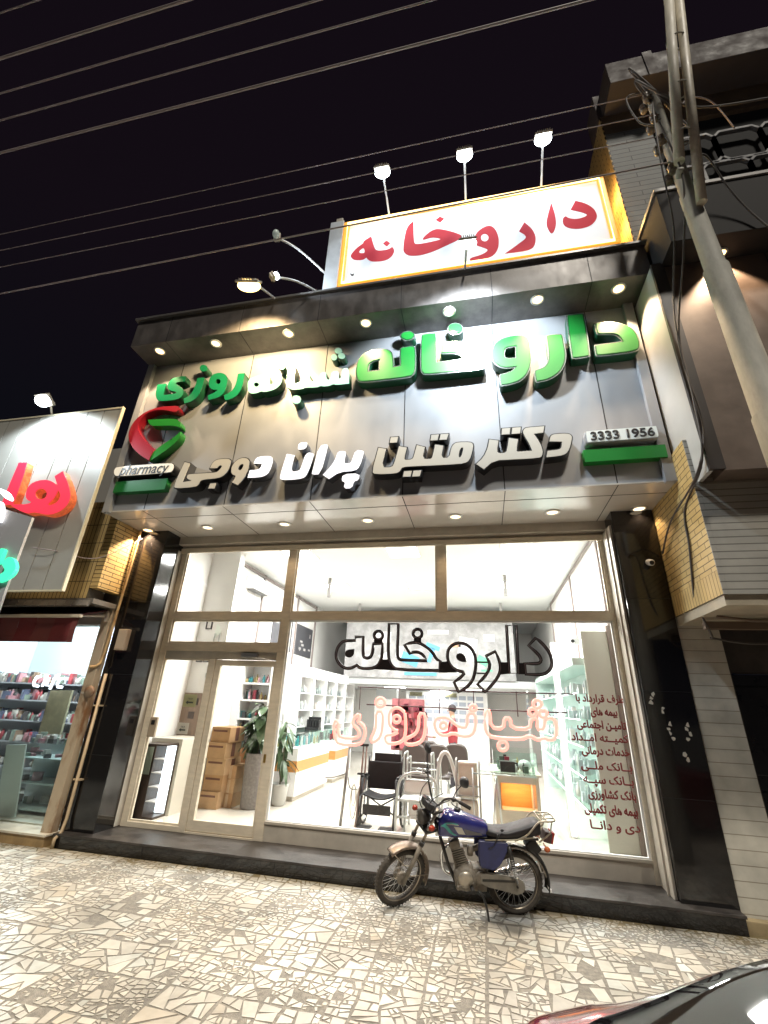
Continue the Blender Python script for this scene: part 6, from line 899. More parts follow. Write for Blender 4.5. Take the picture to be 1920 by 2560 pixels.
# seat
g = G(); secs = []
for x, w, z0, z1 in ((.31, .085, .72, .775), (.27, .105, .705, .785), (.20, .118, .695, .775), (.08, .122, .70, .78), (-.06, .12, .715, .82), (-.18, .115, .73, .86), (-.25, .105, .735, .875), (-.27, .09, .745, .865)):
    secs.append([(x, w*math.copysign(abs(math.cos(a))**.5, math.cos(a)), (z0+z1)/2+(z1-z0)/2*math.copysign(abs(math.sin(a))**.6, math.sin(a))) for a in [i*math.pi/10 for i in range(20)]])
g.loft(secs); g.build('seat', mat('black_vinyl', (.010, .008, .009), .48, var=.4, scale=16), bk)
g = G(); g.tube([(.33, .125, .70), (.05, .128, .71), (-.18, .125, .74)], .007, 0, 8); g.tube([(.33, -.125, .70), (.05, -.128, .71), (-.18, -.125, .74)], .007, 0, 8); g.build('seat_rail', mat('dull_trim', (.3, .27, .2), .5, .4), bk)
# side panels
for s in (1, -1):
    g = G(); g.prism([(.40, .70), (.10, .69), (.08, .64), (.17, .48), (.24, .43), (.38, .45), (.40, .52)], 'y', s*.10, s*.135)
    r_ = bmesh.ops.bevel(g.bm, geom=list(g.bm.edges), offset=.012, segments=3, affect='EDGES'); g.build('side_panel', bl2, bk)
# frame
g = G()
for s in (1, -1):
    g.tube([(.80, s*.03, .80), (.36, s*.07, .70), (-.24, s*.09, .715)], .013, 0, 8); g.tube([(.36, s*.08, .68), (.30, s*.09, .36), (.62, s*.05, .27)], .012, 0, 8)
    g.tube([(.10, s*.10, .70), (.30, s*.09, .40)], .010, 0, 8)
g.tube([(.85, 0, .86), (.70, 0, .42), (.62, 0, .26)], .018, 0, 10); g.tube([(.885, 0, .98), (.955, 0, .76)], .03, 0, 12); g.tube([(.84, 0, .84), (.36, 0, .70)], .02, 0, 8)
g.build('frame', frm, bk)
# engine
g = G(); g.lathe([(.02, -.12), (.09, -.11), (.12, -.07), (.125, 0), (.12, .07), (.085, .11), (.03, .118)], Matrix.Translation((.52, 0, .33)) @ RY, 0, 28); g.obox((.40, 0, .34), (.11, .085, .085), bev=.025); g.obox((.46, 0, .26), (.16, .07, .05), bev=.02)
g.lathe([(.065, 0), (.068, .012), (.05, .02), (.02, .022)], Matrix.Translation((.37, .085, .34)) @ Matrix.Rotation(R(-90), 4, 'X'), 0, 20)
for i in range(8): g.obox((.555+.008*i, 0, .45+.019*i), (.066, .066, .0045), ry=R(15), bev=.002)
g.obox((.60, 0, .47), (.045, .045, .10), ry=R(15)); g.obox((.635, 0, .615), (.055, .06, .04), ry=R(15), bev=.015)
g.build('engine', dirt, bk)
g = G(); g.lathe([(.06, 0), (.075, .01), (.07, .03), (.03, .036)], Matrix.Translation((.535, .10, .335)) @ Matrix.Rotation(R(-90), 4, 'X'), 0, 24); g.build('engine_cover', mat('polished_cover', (.45, .41, .34), .35, .6, var=.15), bk)
g = G(); g.lathe([(.03, -.04), (.035, 0), (.03, .05)], Matrix.Translation((.47, .03, .56)), 0, 14); g.tube([(.47, 0, .56), (.40, 0, .58), (.34, 0, .60)], .03, 0, 10); g.build('carburettor', dirt, bk)
g = G(); g.tube(smoothpts([(.68, -.03, .58), (.76, -.07, .50), (.72, -.12, .30), (.55, -.145, .25), (.30, -.15, .26), (.10, -.155, .30)], 6), .017, 0, 10); g.tube([(.14, -.155, .29), (-.02, -.16, .32), (-.30, -.165, .37)], [.03, .042, .036], 0, 14); g.build('exhaust', M['chrome'], bk)
# swing arm, chain case, shocks
g = G()
pts = [(.38, .385), (.30, .40), (.0, .365), (-.07, .33), (-.085, .28), (-.06, .235), (0, .215), (.30, .275), (.38, .30)]
g.prism(pts, 'y', .075, .11); bmesh.ops.bevel(g.bm, geom=list(g.bm.edges), offset=.008, segments=2, affect='EDGES'); g.build('chain_case', mat('dusty_chain_case', (.22, .205, .175), .55, .2, var=.25, scale=9), bk)
g = G(); g.box(.02, .36, .1105, .113, .325, .345); g.tube([(.38, .09, .33), (0, .09, .29)], .014, 0, 8); g.tube([(.38, -.09, .33), (0, -.09, .29)], .016, 0, 8); g.tube([(0, -.12, .29), (0, .125, .29)], .010, 0, 10); g.build('swing_arm', frm, bk)
for s in (1, -1):
    g = G(); a, b = V((.005, s*.135, .33)), V((.085, s*.125, .655)); g.tube([a, a.lerp(b, .45)], .012, 1, 10); g.tube([a.lerp(b, .42), b], .022, 0, 12)
    hel = [a.lerp(b, .15+.5*i/60)+V((.022*math.cos(i*.9), .022*math.sin(i*.9), 0)) for i in range(61)]; g.tube(hel, .004, 1, 5); g.build('shock_absorber', [frm, M['steel']], bk)
fender(None, (0, .29), .335, 30, 168, .062, 'rear_fender', mat('steel_fender', (.30, .27, .23), .35, .6, var=.2))
mf = fender(None, (0, .29), .356, 112, 192, .066, 'mud_flap', M['rubber'])
g = G(); g.obox((-.20, 0, .62), (.06, .055, .07), ry=R(38), bev=.015); g.build('tail_bracket', M['rubber'], bk)
g = G(); g.obox((-.362, 0, .235), (.008, .05, .012), ry=R(10)); g.build('reflector_strip', M['white'], mf)
g = G()
for s in (1, -1):
    g.tube(smoothpts([(.02, s*.12, .70), (-.12, s*.13, .77), (-.24, s*.13, .885), (-.36, s*.125, .895), (-.42, s*.10, .90), (-.435, s*.0, .90)], 6), .009, 0, 8)
    g.tube([(-.24, s*.12, .70), (-.36, s*.11, .78), (-.385, s*.11, .895)], .008, 0, 8)
for x in (-.27, -.335): g.tube([(x, -.128, .893), (x, .128, .893)], .007, 0, 8)
g.tube([(-.27, .05, .893), (-.43, .05, .90)], .006, 0, 6); g.tube([(-.27, -.05, .893), (-.43, -.05, .90)], .006, 0, 6)
g.build('luggage_rack', rim, bk)
g = G(); g.obox((-.355, 0, .72), (.04, .065, .05), ry=R(-14), bev=.01); tl = g.build('tail_light', mat('tail_housing', (.05, .02, .018), .4), bk)
g = G(); g.obox((-.40, 0, .715), (.018, .06, .055), ry=R(-14), bev=.01); g.build('lens', mat('tail_red', (.30, .02, .015), .25), tl)
for s in (1, -1):
    g = G(); g.tube([(-.30, s*.06, .67), (-.30, s*.15, .66)], .007, 0, 6); g.ball((-.30, s*.175, .66), (.032, .028, .026), 0, 10); g.build('rear_indicator', mat('orange_rear_lens', (.4, .09, .02), .25), bk)
g = G(); g.tube(smoothpts([(.40, .10, .24), (.36, .13, .20), (.33, .17, .12), (.32, .215, .035), (.325, .26, .038)], 5), .010, 0, 8); g.build('side_stand', frm, bk)
g = G(); g.tube([(.47, -.17, .26), (.47, .17, .26)], .011, 0, 8); g.tube([(.47, .11, .265), (.47, .20, .265)], .020, 0, 10); g.build('footrest', M['rubber'], bk); g = G(); g.tube([(.47, -.11, .265), (.47, -.20, .265)], .020, 0, 10); g.build('footrest', M['rubber'], bk); g = G()
g.tube([(.45, .12, .31), (.52, .125, .29), (.62, .13, .28), (.62, .17, .28)], .007, 0, 6); g.build('gear_lever', dirt, bk)
g = G(); g.tube(smoothpts([(.20, .135, .76), (.24, .145, .66), (.30, .14, .63)], 4), .004, 0, 6); g.ball((.15, .135, .80), (.02, .01, .014)); g.tube([(.15, .135, .80), (.24, .145, .66)], .0035, 0, 6); g.build('choke_lever', M['black'], bk)

# ---------------- dark car at the kerb (lower right) ----------------
car = thing('parked_car', 'dark hatchback with red tail lamp parked at the kerb in the near right corner', 'car', (4.9, -5.1, -.13))
cp = mat('dark_red_paint', (.16, .010, .018), .22, coat=1)
yc = -5.20
cg = mat('tinted_car_glass', (.006, .006, .008), .03); lampm = mat('tail_lamp_red', (.34, .014, .018), .12, coat=1)
def sst(a, b, x):
    t = max(0, min(1, (x-a)/(b-a))); return t*t*(3-2*t)
XS = [2.62+.025*i for i in range(58)]+[4.07+.1*i for i in range(31)]
TS = [-1+i/24 for i in range(49)]
def ctop(x, t):
    hw = .86*(max(0, min(1, (x-2.60)/.55))**.42)*(max(0, min(1, (7.12-x)/.6))**.4); a = abs(t)
    zb = (.76+.27*sst(2.60, 3.0, x)-.16*sst(5.9, 7.1, x))*(1-.10*a**5)
    S = sst(2.98, 3.72, x)*(1-sst(5.1, 6.15, x)); roof = 1.225-.02*(x-4.2)**2*.3+.03*(1-a*a)
    Cc = 1-sst(.60, .95, a); z = zb+(roof-zb)*S*Cc
    return V((x, yc+t*hw, z)), S, Cc
def creg(x, t):
    _, S, Cc = ctop(x, t); a = abs(t)
    if x < 3.02 and a > .55 and x > 2.64: return 'lamp_l' if t < 0 else 'lamp_r'
    if .07 < S < .93 and a < .62 and x < 4: return 'rear'
    if .14 < Cc < .86 and S > .55 and x < 5.4 and not (4.25 < x < 4.36): return 'side_l' if t < 0 else 'side_r'
    return 'body'
def cmesh(reg, name, m, lift=0):
    g = G(); vs = {}
    def gv(i, j):
        if (i, j) not in vs: p, S, Cc = ctop(XS[i], TS[j]); vs[(i, j)] = g._v(p+V((0, 0, lift)))
        return vs[(i, j)]
    for i in range(len(XS)-1):
        for j in range(len(TS)-1):
            if creg((XS[i]+XS[i+1])/2, (TS[j]+TS[j+1])/2) == reg: g.face([gv(i, j), gv(i+1, j), gv(i+1, j+1), gv(i, j+1)], 0, True)
    if reg == 'body':
        for s in (0, len(TS)-1):
            rows = []
            for i in range(len(XS)):
                p = ctop(XS[i], TS[s])[0]; sg = -1 if s == 0 else 1
                rows.append([g._v(p)]+[g._v((p.x, p.y+sg*o, z)) for o, z in ((.025, p.z-.06), (.04, p.z-.18), (.03, p.z-.40), (-.02, .12), (-.10, .06))])
            for a, b in zip(rows, rows[1:]):
                for k in range(5): g.face([a[k], b[k], b[k+1], a[k+1]], 0, True)
        for e, xo in ((0, -.03), (len(XS)-1, .03)):
            cols = []
            for j in range(len(TS)): p = ctop(XS[e], TS[j])[0]; cols.append([g._v(p), g._v((p.x+xo, p.y, p.z-.15)), g._v((p.x+xo, p.y, .22)), g._v((p.x, p.y, .08))])
            for a, b in zip(cols, cols[1:]):
                for k in range(3): g.face([a[k], b[k], b[k+1], a[k+1]], 0, True)
    return g.build(name, m, car)
cmesh('body', 'body', cp); cmesh('rear', 'rear_window', cg); cmesh('side_l', 'side_window', cg); cmesh('side_r', 'side_window', cg)
cmesh('lamp_l', 'tail_lamp', lampm); cmesh('lamp_r', 'tail_lamp', lampm)
for x in (3.35, 5.9):
    for s in (1, -1):
        g = G(Matrix.Translation((x, yc+s*.80, .17)) @ RY); g.lathe([(.12, -.09), (.24, -.095), (.295, -.07), (.30, 0), (.295, .07), (.24, .095), (.12, .09)], Matrix.Identity(4), 0, 28); wh = g.build('wheel', M['rubber'], car)
        g = G(Matrix.Translation((x, yc+s*.80, .17)) @ RY); g.lathe([(.22, -.10), (.05, -.085), (.05, .085), (.22, .10)], Matrix.Identity(4), 0, 20); g.build('rim', M['steel'], wh)
# ---------------- interior of the pharmacy ----------------
lit = emis('ceiling_panel', (1, .985, .95), 6)
k = 0
for y in (1.6, 4.2):
    for x in (-.6, 1.5, 3.6):
        pos = {(-.6, 1.6): 'front left', (1.5, 1.6): 'front middle', (3.6, 1.6): 'front right', (-.6, 4.2): 'rear left', (1.5, 4.2): 'rear middle', (3.6, 4.2): 'rear right'}[(x, y)]
        t = thing('ceiling_panel_light', 'square ceiling light panel, %s of the six in the shop' % pos, 'ceiling light', (x, y, 4.5), 'ceiling panels in the shop')
        g = G(); g.box(x-.31, x+.31, y-.31, y+.31, 4.485, 4.5); g.build('frame', M['white'], t)
        g = G(); g.box(x-.28, x+.28, y-.28, y+.28, 4.478, 4.4845); g.build('diffuser', lit, t)
        lamp('AREA', 'panel_glow', (x, y, 4.46), 70, (1, .975, .93), t, shape=(.55, .55), aim=(x, y, 0))
for x, y in ((.2, 8.2), (2.6, 8.2), (1.4, 10.4)):
    t = thing('recessed_panel', 'oblong light under the mezzanine ' + {.2: 'on the left', 2.6: 'on the right', 1.4: 'at the back'}[x], 'ceiling light', (x, y, 2.32), 'lights under the mezzanine')
    g = G(); g.box(x-.32, x+.32, y-.12, y+.12, 2.308, 2.32, 0, .004); g.build('diffuser', lit, t)
    lamp('AREA', 'panel_glow', (x, y, 2.29), 34, (1, .98, .95), t, shape=(.6, .3), aim=(x, y, 0))
wood = mat('laminate_wood', (.27, .19, .14), .4, var=.18, scale=3, stretch=(8, 8, 1)); orange = mat('orange_wood', (.62, .29, .09), .4, var=.12, scale=4, stretch=(1, 1, 8)); brown = mat('dark_wood', (.06, .04, .03), .35, var=.3, scale=5, stretch=(6, 6, 1))
pt = thing('partition_wall', 'white partition with wood wainscot and framed sheets left of the entrance', 'wall', (-2.0, 1.5, FL))
g = G(); g.box(-2.36, -1.74, 1.32, 1.5, FL, 4.5); g.build('wall', wallm, pt)
g = G(); g.box(-2.36, -1.73, 1.30, 1.319, 1.02, 1.86); g.build('wainscot', wood, pt)
g = G(); g.box(-2.30, -1.75, .60, 1.299, FL, 1.18, 0, .006); g.build('cream_cabinet', mat('cream_laminate', (.6, .56, .48), .4), pt)
g = G()
for x, z in ((-2.12, 1.72), (-2.15, 1.50), (-1.78, 1.55)): g.box(x-.055, x+.055, 1.29, 1.2995, z-.055, z+.055)
g.build('wood_tile', brown, pt)
g = G(); g.tube(smoothpts([(-1.98, 1.30, 2.9), (-1.98, 1.30, 2.5), (-1.93, 1.30, 2.43), (-1.93, 1.30, 2.2)], 5), .008); g.tube(smoothpts([(-1.88, 1.30, 2.9), (-1.88, 1.30, 2.55), (-1.83, 1.30, 2.48), (-1.83, 1.30, 2.15)], 5), .008); g.box(-2.0, -1.86, 1.27, 1.319, 2.12, 2.2); g.box(-1.86, -1.76, 1.27, 1.319, 2.04, 2.18); g.build('conduit', mat('grey_conduit', (.35, .36, .35), .5), pt)
paper = mat('paper', (.72, .72, .7), .7); pf = mat('frame_black_wood', (.06, .055, .06), .5)
for x, z, w_, h_, lb_ in ((-2.21, 2.47, .11, .17, 'left of two black framed sheets on the partition'), (-2.07, 2.47, .11, .17, 'right of two black framed sheets on the partition'), (-2.14, 3.06, .12, .17, 'single black framed sheet above the door transom')):
    t = thing('picture_frame', lb_, 'picture frame', (x, 1.3, z), 'framed sheets')
    g = G(); 
    for a in ((x-w_/2, x+w_/2, z-h_/2, z-h_/2+.016), (x-w_/2, x+w_/2, z+h_/2-.016, z+h_/2), (x-w_/2, x-w_/2+.016, z-h_/2+.016, z+h_/2-.016), (x+w_/2-.016, x+w_/2, z-h_/2+.016, z+h_/2-.016)): g.box(a[0], a[1], 1.295, 1.3195, a[2], a[3])
    g.build('frame', pf, t); g = G(); g.box(x-w_/2+.016, x+w_/2-.016, 1.31, 1.3195, z-h_/2+.016, z+h_/2-.016); g.build('sheet', paper, t)
def arrow_sign(x, z, s, m, label):
    t = thing('arrow_sign', label, 'sign', (x, -.0, z), 'arrow signs on the sidelight')
    g = G(); g.box(x-s, x+s, .010, .012, z-s*.82, z+s*.82); g.build('sheet', m, t)
    g = G(); zz = z-s*.22; g.prism([(x-s*.62, zz), (x-s*.25, zz+s*.26), (x-s*.25, zz+s*.1), (x+s*.55, zz+s*.1), (x+s*.55, zz-s*.1), (x-s*.25, zz-s*.1), (x-s*.25, zz-s*.26)], 'y', .0075, .0098); g.build('arrow', mat('arrow_ink', (.04, .04, .035), .6), t)
    text('lettering', shape('ورود'), x-s*.4, z+s*.22, s*.75, .009, mat('sign_ink', (.08, .08, .07), .6), t, hmax=s*.35)
arrow_sign(-1.37, 1.74, .105, mat('khaki_sheet', (.36, .34, .18), .6), 'khaki arrow sheet stuck on the sidelight glass')
arrow_sign(-1.40, 1.37, .09, mat('pale_sheet', (.6, .55, .48), .6), 'pale arrow sheet below the khaki one on the sidelight')
g = G(); g.box(-1.92, -1.80, -.05, -.012, 1.24, 1.50, 0, .008); t = g.build('intercom', mat('tan_case', (.36, .29, .21), .45)); tag(t, 'tan wall intercom box at the left of the sidelight', 'intercom')
g = G(); g.box(-1.89, -1.83, -.053, -.0505, 1.40, 1.46); g.build('screen', M['black'], t)
cb = thing('display_cabinet', 'small dark wood cabinet with lit glass shelves behind the sidelight', 'display cabinet', (-2.0, .45, FL))
g = G(); g.box(-2.20, -1.97, .30, .62, FL, 1.12, 0, .004); g.box(-1.97, -1.80, .56, .62, FL, 1.12); g.box(-1.97, -1.80, .30, .56, 1.10, 1.12); g.box(-1.97, -1.80, .30, .56, FL, .20); g.build('case', brown, cb)
g = G()
for z in (.38, .56, .74, .92): g.box(-1.968, -1.81, .31, .558, z, z+.012)
g.build('shelf', M['whitegloss'], cb); g = G(); g.box(-1.965, -1.805, .552, .559, .21, 1.09); g.build('back_light', emis('cool_backlight', (.82, .93, 1), 1.3), cb)
g = G(); g.box(-2.17, -2.0, .290, .298, .72, 1.08); g.build('notice', mat('greenish_notice', (.30, .36, .30), .5), cb)
# carton stack
cm = [mat('carton_%d' % i, c, .8, var=.12) for i, c in enumerate([(.46, .29, .15), (.42, .25, .12), (.5, .33, .18)])]; tape = mat('brown_print', (.13, .05, .03), .6)
names = ['bottom', 'second from the floor', 'middle', 'fourth from the floor', 'topmost']
for i in range(5):
    x, y, z = -1.50+.012*((i*7) % 3-1), 1.50+.02*((i*5) % 3-1), FL+i*.235
    t = thing('carton', 'brown cardboard carton, %s of the stack behind the door' % names[i], 'carton', (x, y, z), 'carton stack')
    g = G(); g.box(x-.17, x+.17, y-.26, y+.26, z, z+.233, 0, .003); g.build('box', cm[i % 3], t)
    g = G(); g.box(x-.14, x+.12, y-.2625, y-.2605, z+.16, z+.19); g.box(x+.1705, x+.172, y-.06, y+.06, z+.02, z+.22); g.build('tape', tape, t)
for i in range(3):
    x, y, z = -1.30, 1.62, FL+i*.2
    t = thing('carton', 'tan carton, %s of the short stack beside the tall cartons' % ('lowest', 'middle', 'top')[i], 'carton', (x, y, z), 'carton stack')
    g = G(); g.box(x-.10, x+.10, y-.2, y+.2, z, z+.198, 0, .003); g.build('box', cm[(i+1) % 3], t); g = G(); g.box(x-.02, x+.03, y-.2025, y-.2005, z+.01, z+.19); g.build('tape', mat('clear_tape', (.55, .42, .28), .3), t)
# plants
leafm = mat('ficus_leaf', (.085, .14, .07), .3, var=.3, scale=8); stemm = mat('plant_stem', (.10, .09, .05), .7)
def plant(t, base, n, spread, z0, z1, L_, W_, seed, droop=.5, lean=0):
    r = random.Random(seed); g = G(); gs = G()
    stems = []
    for k in range(5):
        a = r.uniform(0, 6.28); tip = V((base[0]+lean+spread*.8*math.cos(a)*r.uniform(.3, 1), base[1]+spread*.6*math.sin(a), r.uniform(z0+.5*(z1-z0), z1)))
        P = smoothpts([base, V(base).lerp(tip, .5)+V((0, 0, .12)), tip], 6); gs.tube(P, [.011-.0006*i for i in range(len(P))], 0, 6); stems.append(P)
    for i in range(n):
        P = stems[i % 5]; p = P[r.randrange(len(P)//3, len(P))]; a = r.uniform(0, 6.28); el = r.uniform(-1.1, .5)
        d = V((math.cos(a)*math.cos(el), math.sin(a)*math.cos(el), math.sin(el))); sd = d.cross(V((0, 0, 1))).normalized(); l = L_*r.uniform(.7, 1.2); wd = W_*r.uniform(.8, 1.2)
        b0 = p+d*.05; rows = []
        for j in range(7):
            f = j/6; ww = wd*math.sin(math.pi*min(1, f*.9+.06))**.8; c = b0+d*l*f+V((0, 0, -droop*l*f*f)); rows.append([g._v(c-sd*ww+V((0, 0, .012))), g._v(c), g._v(c+sd*ww+V((0, 0, .012)))])
        for q, w_ in zip(rows, rows[1:]):
            for e in (0, 1): g.face([q[e], w_[e], w_[e+1], q[e+1]], 0, True)
        gs.tube([p, b0], .004, 0, 5)
    g.build('foliage', leafm, t); gs.build('stem', stemm, t)
pp = thing('potted_plant', 'rubber plant with big drooping leaves in a tall grey pot by the door', 'potted plant', (-.92, 1.55, FL))
g = G(); g.lathe([(.15, 0), (.17, .02), (.19, .78), (.20, .80), (.18, .80), (.17, .74)], Matrix.Translation((-.92, 1.55, FL)), 0, 28); g.build('pot', mat('stone_grey_pot', (.24, .22, .21), .7, var=.2, scale=30, bump=.3), pp)
plant(pp, (-.92, 1.55, .9), 150, .56, 1.05, 1.80, .25, .072, 4, .45, -.22)
pp2 = thing('potted_plant', 'slender leafy plant in a small white pot beside the left counter', 'potted plant', (-.62, 1.95, FL))
g = G(); g.lathe([(.10, 0), (.12, .02), (.155, .30), (.16, .32), (.14, .32), (.13, .28)], Matrix.Translation((-.62, 1.95, FL)), 0, 24); g.build('pot', mat('pale_pot', (.5, .5, .48), .5), pp2)
plant(pp2, (-.62, 1.95, .45), 30, .24, .75, 1.7, .24, .045, 9, .55)
ea = thing('easel_board', 'orange brown board on thin metal easel legs behind the plant', 'easel', (-1.42, 2.05, FL))
g = G(); g.obox((-1.42, 2.05, .72), (.20, .012, .26), rx=R(-8)); g.build('board', mat('tan_board', (.40, .19, .08), .5), ea); g = G()
for x in (-1.60, -1.24): g.tube([(x, 2.03, FL), (x+.02, 2.09, 1.1)], .008)
g.tube([(-1.42, 2.36, FL), (-1.42, 2.11, 1.0)], .008); g.build('leg', M['steel'], ea)
# left shelving, face to the street and along the wall
bot = [mat('bottle_%d' % i, c, .3) for i, c in enumerate([(.03, .03, .035), (.25, .02, .04), (.04, .25, .28), (.5, .5, .5), (.35, .28, .12), (.1, .14, .12), (.55, .35, .4)])]
pale = [mat('pale_pack_%d' % i, c, .4) for i, c in enumerate([(.62, .66, .66), (.5, .58, .6), (.66, .6, .58), (.7, .72, .7), (.42, .5, .5), (.58, .6, .64), (.34, .38, .4)])]
def bottles(g, spots, r):
    for (x, y, z) in spots:
        h = r.uniform(.08, .2); w_ = r.uniform(.018, .03); mi = r.randrange(7)
        if r.random() < .6: g.lathe([(w_, 0), (w_, h*.7), (w_*.45, h*.8), (w_*.45, h), (.001, h)], Matrix.Translation((x, y, z)), mi, 8)
        else: g.box(x-w_*1.3, x+w_*1.3, y-w_, y+w_, z, z+h, mi)
r = random.Random(3)
s1 = thing('shelf_unit', 'white open shelf unit facing the street with small bottles behind the plant', 'shelf unit', (-1.5, 2.6, FL))
g = G(); g.box(-2.015, -1.86, 2.4, 2.85, FL, 2.44); g.box(-1.27, -1.13, 2.4, 2.85, FL, 2.44); g.box(-1.86, -1.27, 2.81, 2.85, FL, 2.44); g.box(-2.015, -1.13, 2.4, 2.85, 2.44, 2.6); g.build('carcass', M['whitegloss'], s1)
zs = (.85, 1.19, 1.42, 1.76, 2.07)
g = G()
for z in zs: g.box(-1.859, -1.271, 2.41, 2.809, z, z+.035)
g.build('shelf', M['whitegloss'], s1)
g = G()
for z in zs: bottles(g, [(-1.83+i*.052, 2.5+r.uniform(0, .1), z+.035) for i in range(11) if r.random() < .95], r)
o = g.build('bottles', bot, s1); o['kind'] = 'stuff'
s2 = thing('shelf_unit', 'long white wall cabinet with glass shelves running back along the left counter', 'shelf unit', (-.9, 5.3, FL))
g = G(); g.box(-1.6, -1.15, 2.9, 7.3, FL, 2.5)
for y in (2.9, 3.75, 4.6, 5.45, 6.3, 7.18): g.box(-1.149, -.85, y, y+.12, FL, 2.5)
g.box(-1.149, -.852, 3.02, 7.18, 2.28, 2.5); g.box(-1.149, -.852, 3.02, 7.18, FL, 1.0); g.build('carcass', M['whitegloss'], s2)
g = G()
for z in (1.3, 1.62, 1.95): g.box(-1.148, -.87, 3.02, 7.18, z, z+.02)
g.build('shelf', M['whitegloss'], s2); g = G()
for z in (1.0, 1.32, 1.64, 1.97): bottles(g, [(-1.0+r.uniform(-.06, .06), y, z) for y in [3.06+i*.055 for i in range(74)] if r.random() < .93 and (y-2.9) % .85 > .16], r)
o = g.build('bottles', pale, s2); o['kind'] = 'stuff'
def counter(nm, label, x0, x1, y0, y1, top=1.0):
    t = thing('shop_counter', label, 'counter', ((x0+x1)/2, (y0+y1)/2, FL))
    g = G(); g.box(x0, x1, y0, y1, .62+FL*0, .80, 1); g.box(x0+.0, x1, y0, y1, .25, .62, 0); g.box(x0, x1, y0, y1, .80, top, 0); g.box(x0+.05, x1-.04, y0+.04, y1-.04, FL, .25, 2); g.build('body', [M['whitegloss'], orange, M['alu_dark']], t)
    g = G()
    for a in ((x0, x1, y0, y0+.008), (x0, x1, y1-.008, y1), (x1-.008, x1, y0+.008, y1-.008)): g.box(*a, top, top+.24)
    g.box(x0, x1, y0, y1, top+.24, top+.25); g.build('vitrine', M['pane_green'], t)
    g = G(); bottles(g, [(x0+.1+r.uniform(0, x1-x0-.2), y0+.1+i*.05, top+.001) for i in range(int((y1-y0-.2)/.05))], r); o = g.build('goods', bot, t); o['kind'] = 'stuff'
    return t
counter('a', 'white left counter with orange band and glass vitrine near the plants', -1.02, -.47, 2.26, 4.1)
counter('b', 'far white counter behind the first left counter', -1.0, -.45, 4.5, 5.7)
st2 = thing('lipstick_stand', 'black acrylic cosmetics stand on the left counter', 'display stand', (-.72, 3.6, 1.25))
g = G(); g.box(-.86, -.56, 3.5, 3.7, 1.251, 1.30, 0, .01)
for i in range(5): g.box(-.84+i*.06, -.80+i*.06, 3.54, 3.66, 1.30, 1.45)
g.box(-.85, -.57, 3.66, 3.69, 1.30, 1.50); g.build('stand', M['black'], st2)
# upper left wall: posters, strips, air conditioner
po = [('pale_face_poster', 'pale beauty poster high on the left wall beside the air conditioner', 1.9, 2.6, 3.0, 4.05, (.62, .6, .58)), ('dark_poster', 'dark product poster on the left wall above the shelves', 3.7, 4.9, 2.95, 3.75, (.10, .10, .11)), ('dark_poster', 'second dark poster further back on the left wall', 5.2, 6.4, 2.95, 3.75, (.08, .08, .09))]
for nm, lb_, y0, y1, z0, z1, c in po:
    t = thing('poster', lb_, 'poster', (-2.0, (y0+y1)/2, z0)); g = G(); g.box(-2.019, -2.0, y0, y1, z0, z1); g.build('sheet', mat(nm, c, .4, var=.2), t)
    g = G(); rr = random.Random(len(lb_))
    for i in range(7):
        yy, zz = rr.uniform(y0+.1, y1-.2), rr.uniform(z0+.08, z1-.2); g.box(-1.9995, -1.9985, yy, yy+rr.uniform(.05, .2), zz, zz+rr.uniform(.03, .14))
    g.build('print', mat('poster_print', (.55, .53, .52) if c[0] < .3 else (.42, .38, .36), .5), t)
ac = thing('air_conditioner', 'white split air conditioner high on the left wall', 'air conditioner', (-1.9, 2.55, 3.95))
g = G(); g.box(-2.018, -1.80, 2.15, 3.0, 3.98, 4.26, 0, .03); g.build('case', M['white'], ac); g = G(); g.box(-1.99, -1.84, 2.22, 2.93, 3.965, 3.979); g.build('vent', mat('vent_dark', (.1, .1, .1), .5), ac)
g = G()
for y in (1.6, 2.95, 5.05, 6.5): g.box(-2.019, -1.985, y, y+.06, 2.6, 4.48)
g.box(-2.019, -1.985, 1.66, 6.5, 4.40, 4.46); tag(g.build('wall_batten', mat('taupe_strip', (.26, .22, .21), .5)), 'taupe battens framing the upper left wall', 'wall batten')
g = G()
for y in (.9, 3.3, 6.2): g.box(4.75, 4.779, y, y+.08, 2.6, 4.48)
g.box(4.75, 4.779, .98, 6.2, 4.42, 4.48); tag(g.build('wall_batten', mat('taupe_strip_right', (.30, .25, .24), .5)), 'taupe battens framing the upper right wall', 'wall batten')
for x, y in ((-.55, 3.4), (3.45, 3.4), (-.55, 6.2), (3.45, 6.2)):
    g = G(); g.box(x-.03, x+.03, y-.03, y+.03, 4.05, 4.498); tag(g.build('ceiling_hanger', mat('hanger_grey', (.30, .29, .28), .5)), 'grey drop rod hanging from the shop ceiling, '+('front ' if y < 5 else 'rear ')+('left' if x < 1 else 'right'), 'ceiling rod', 'ceiling rods')
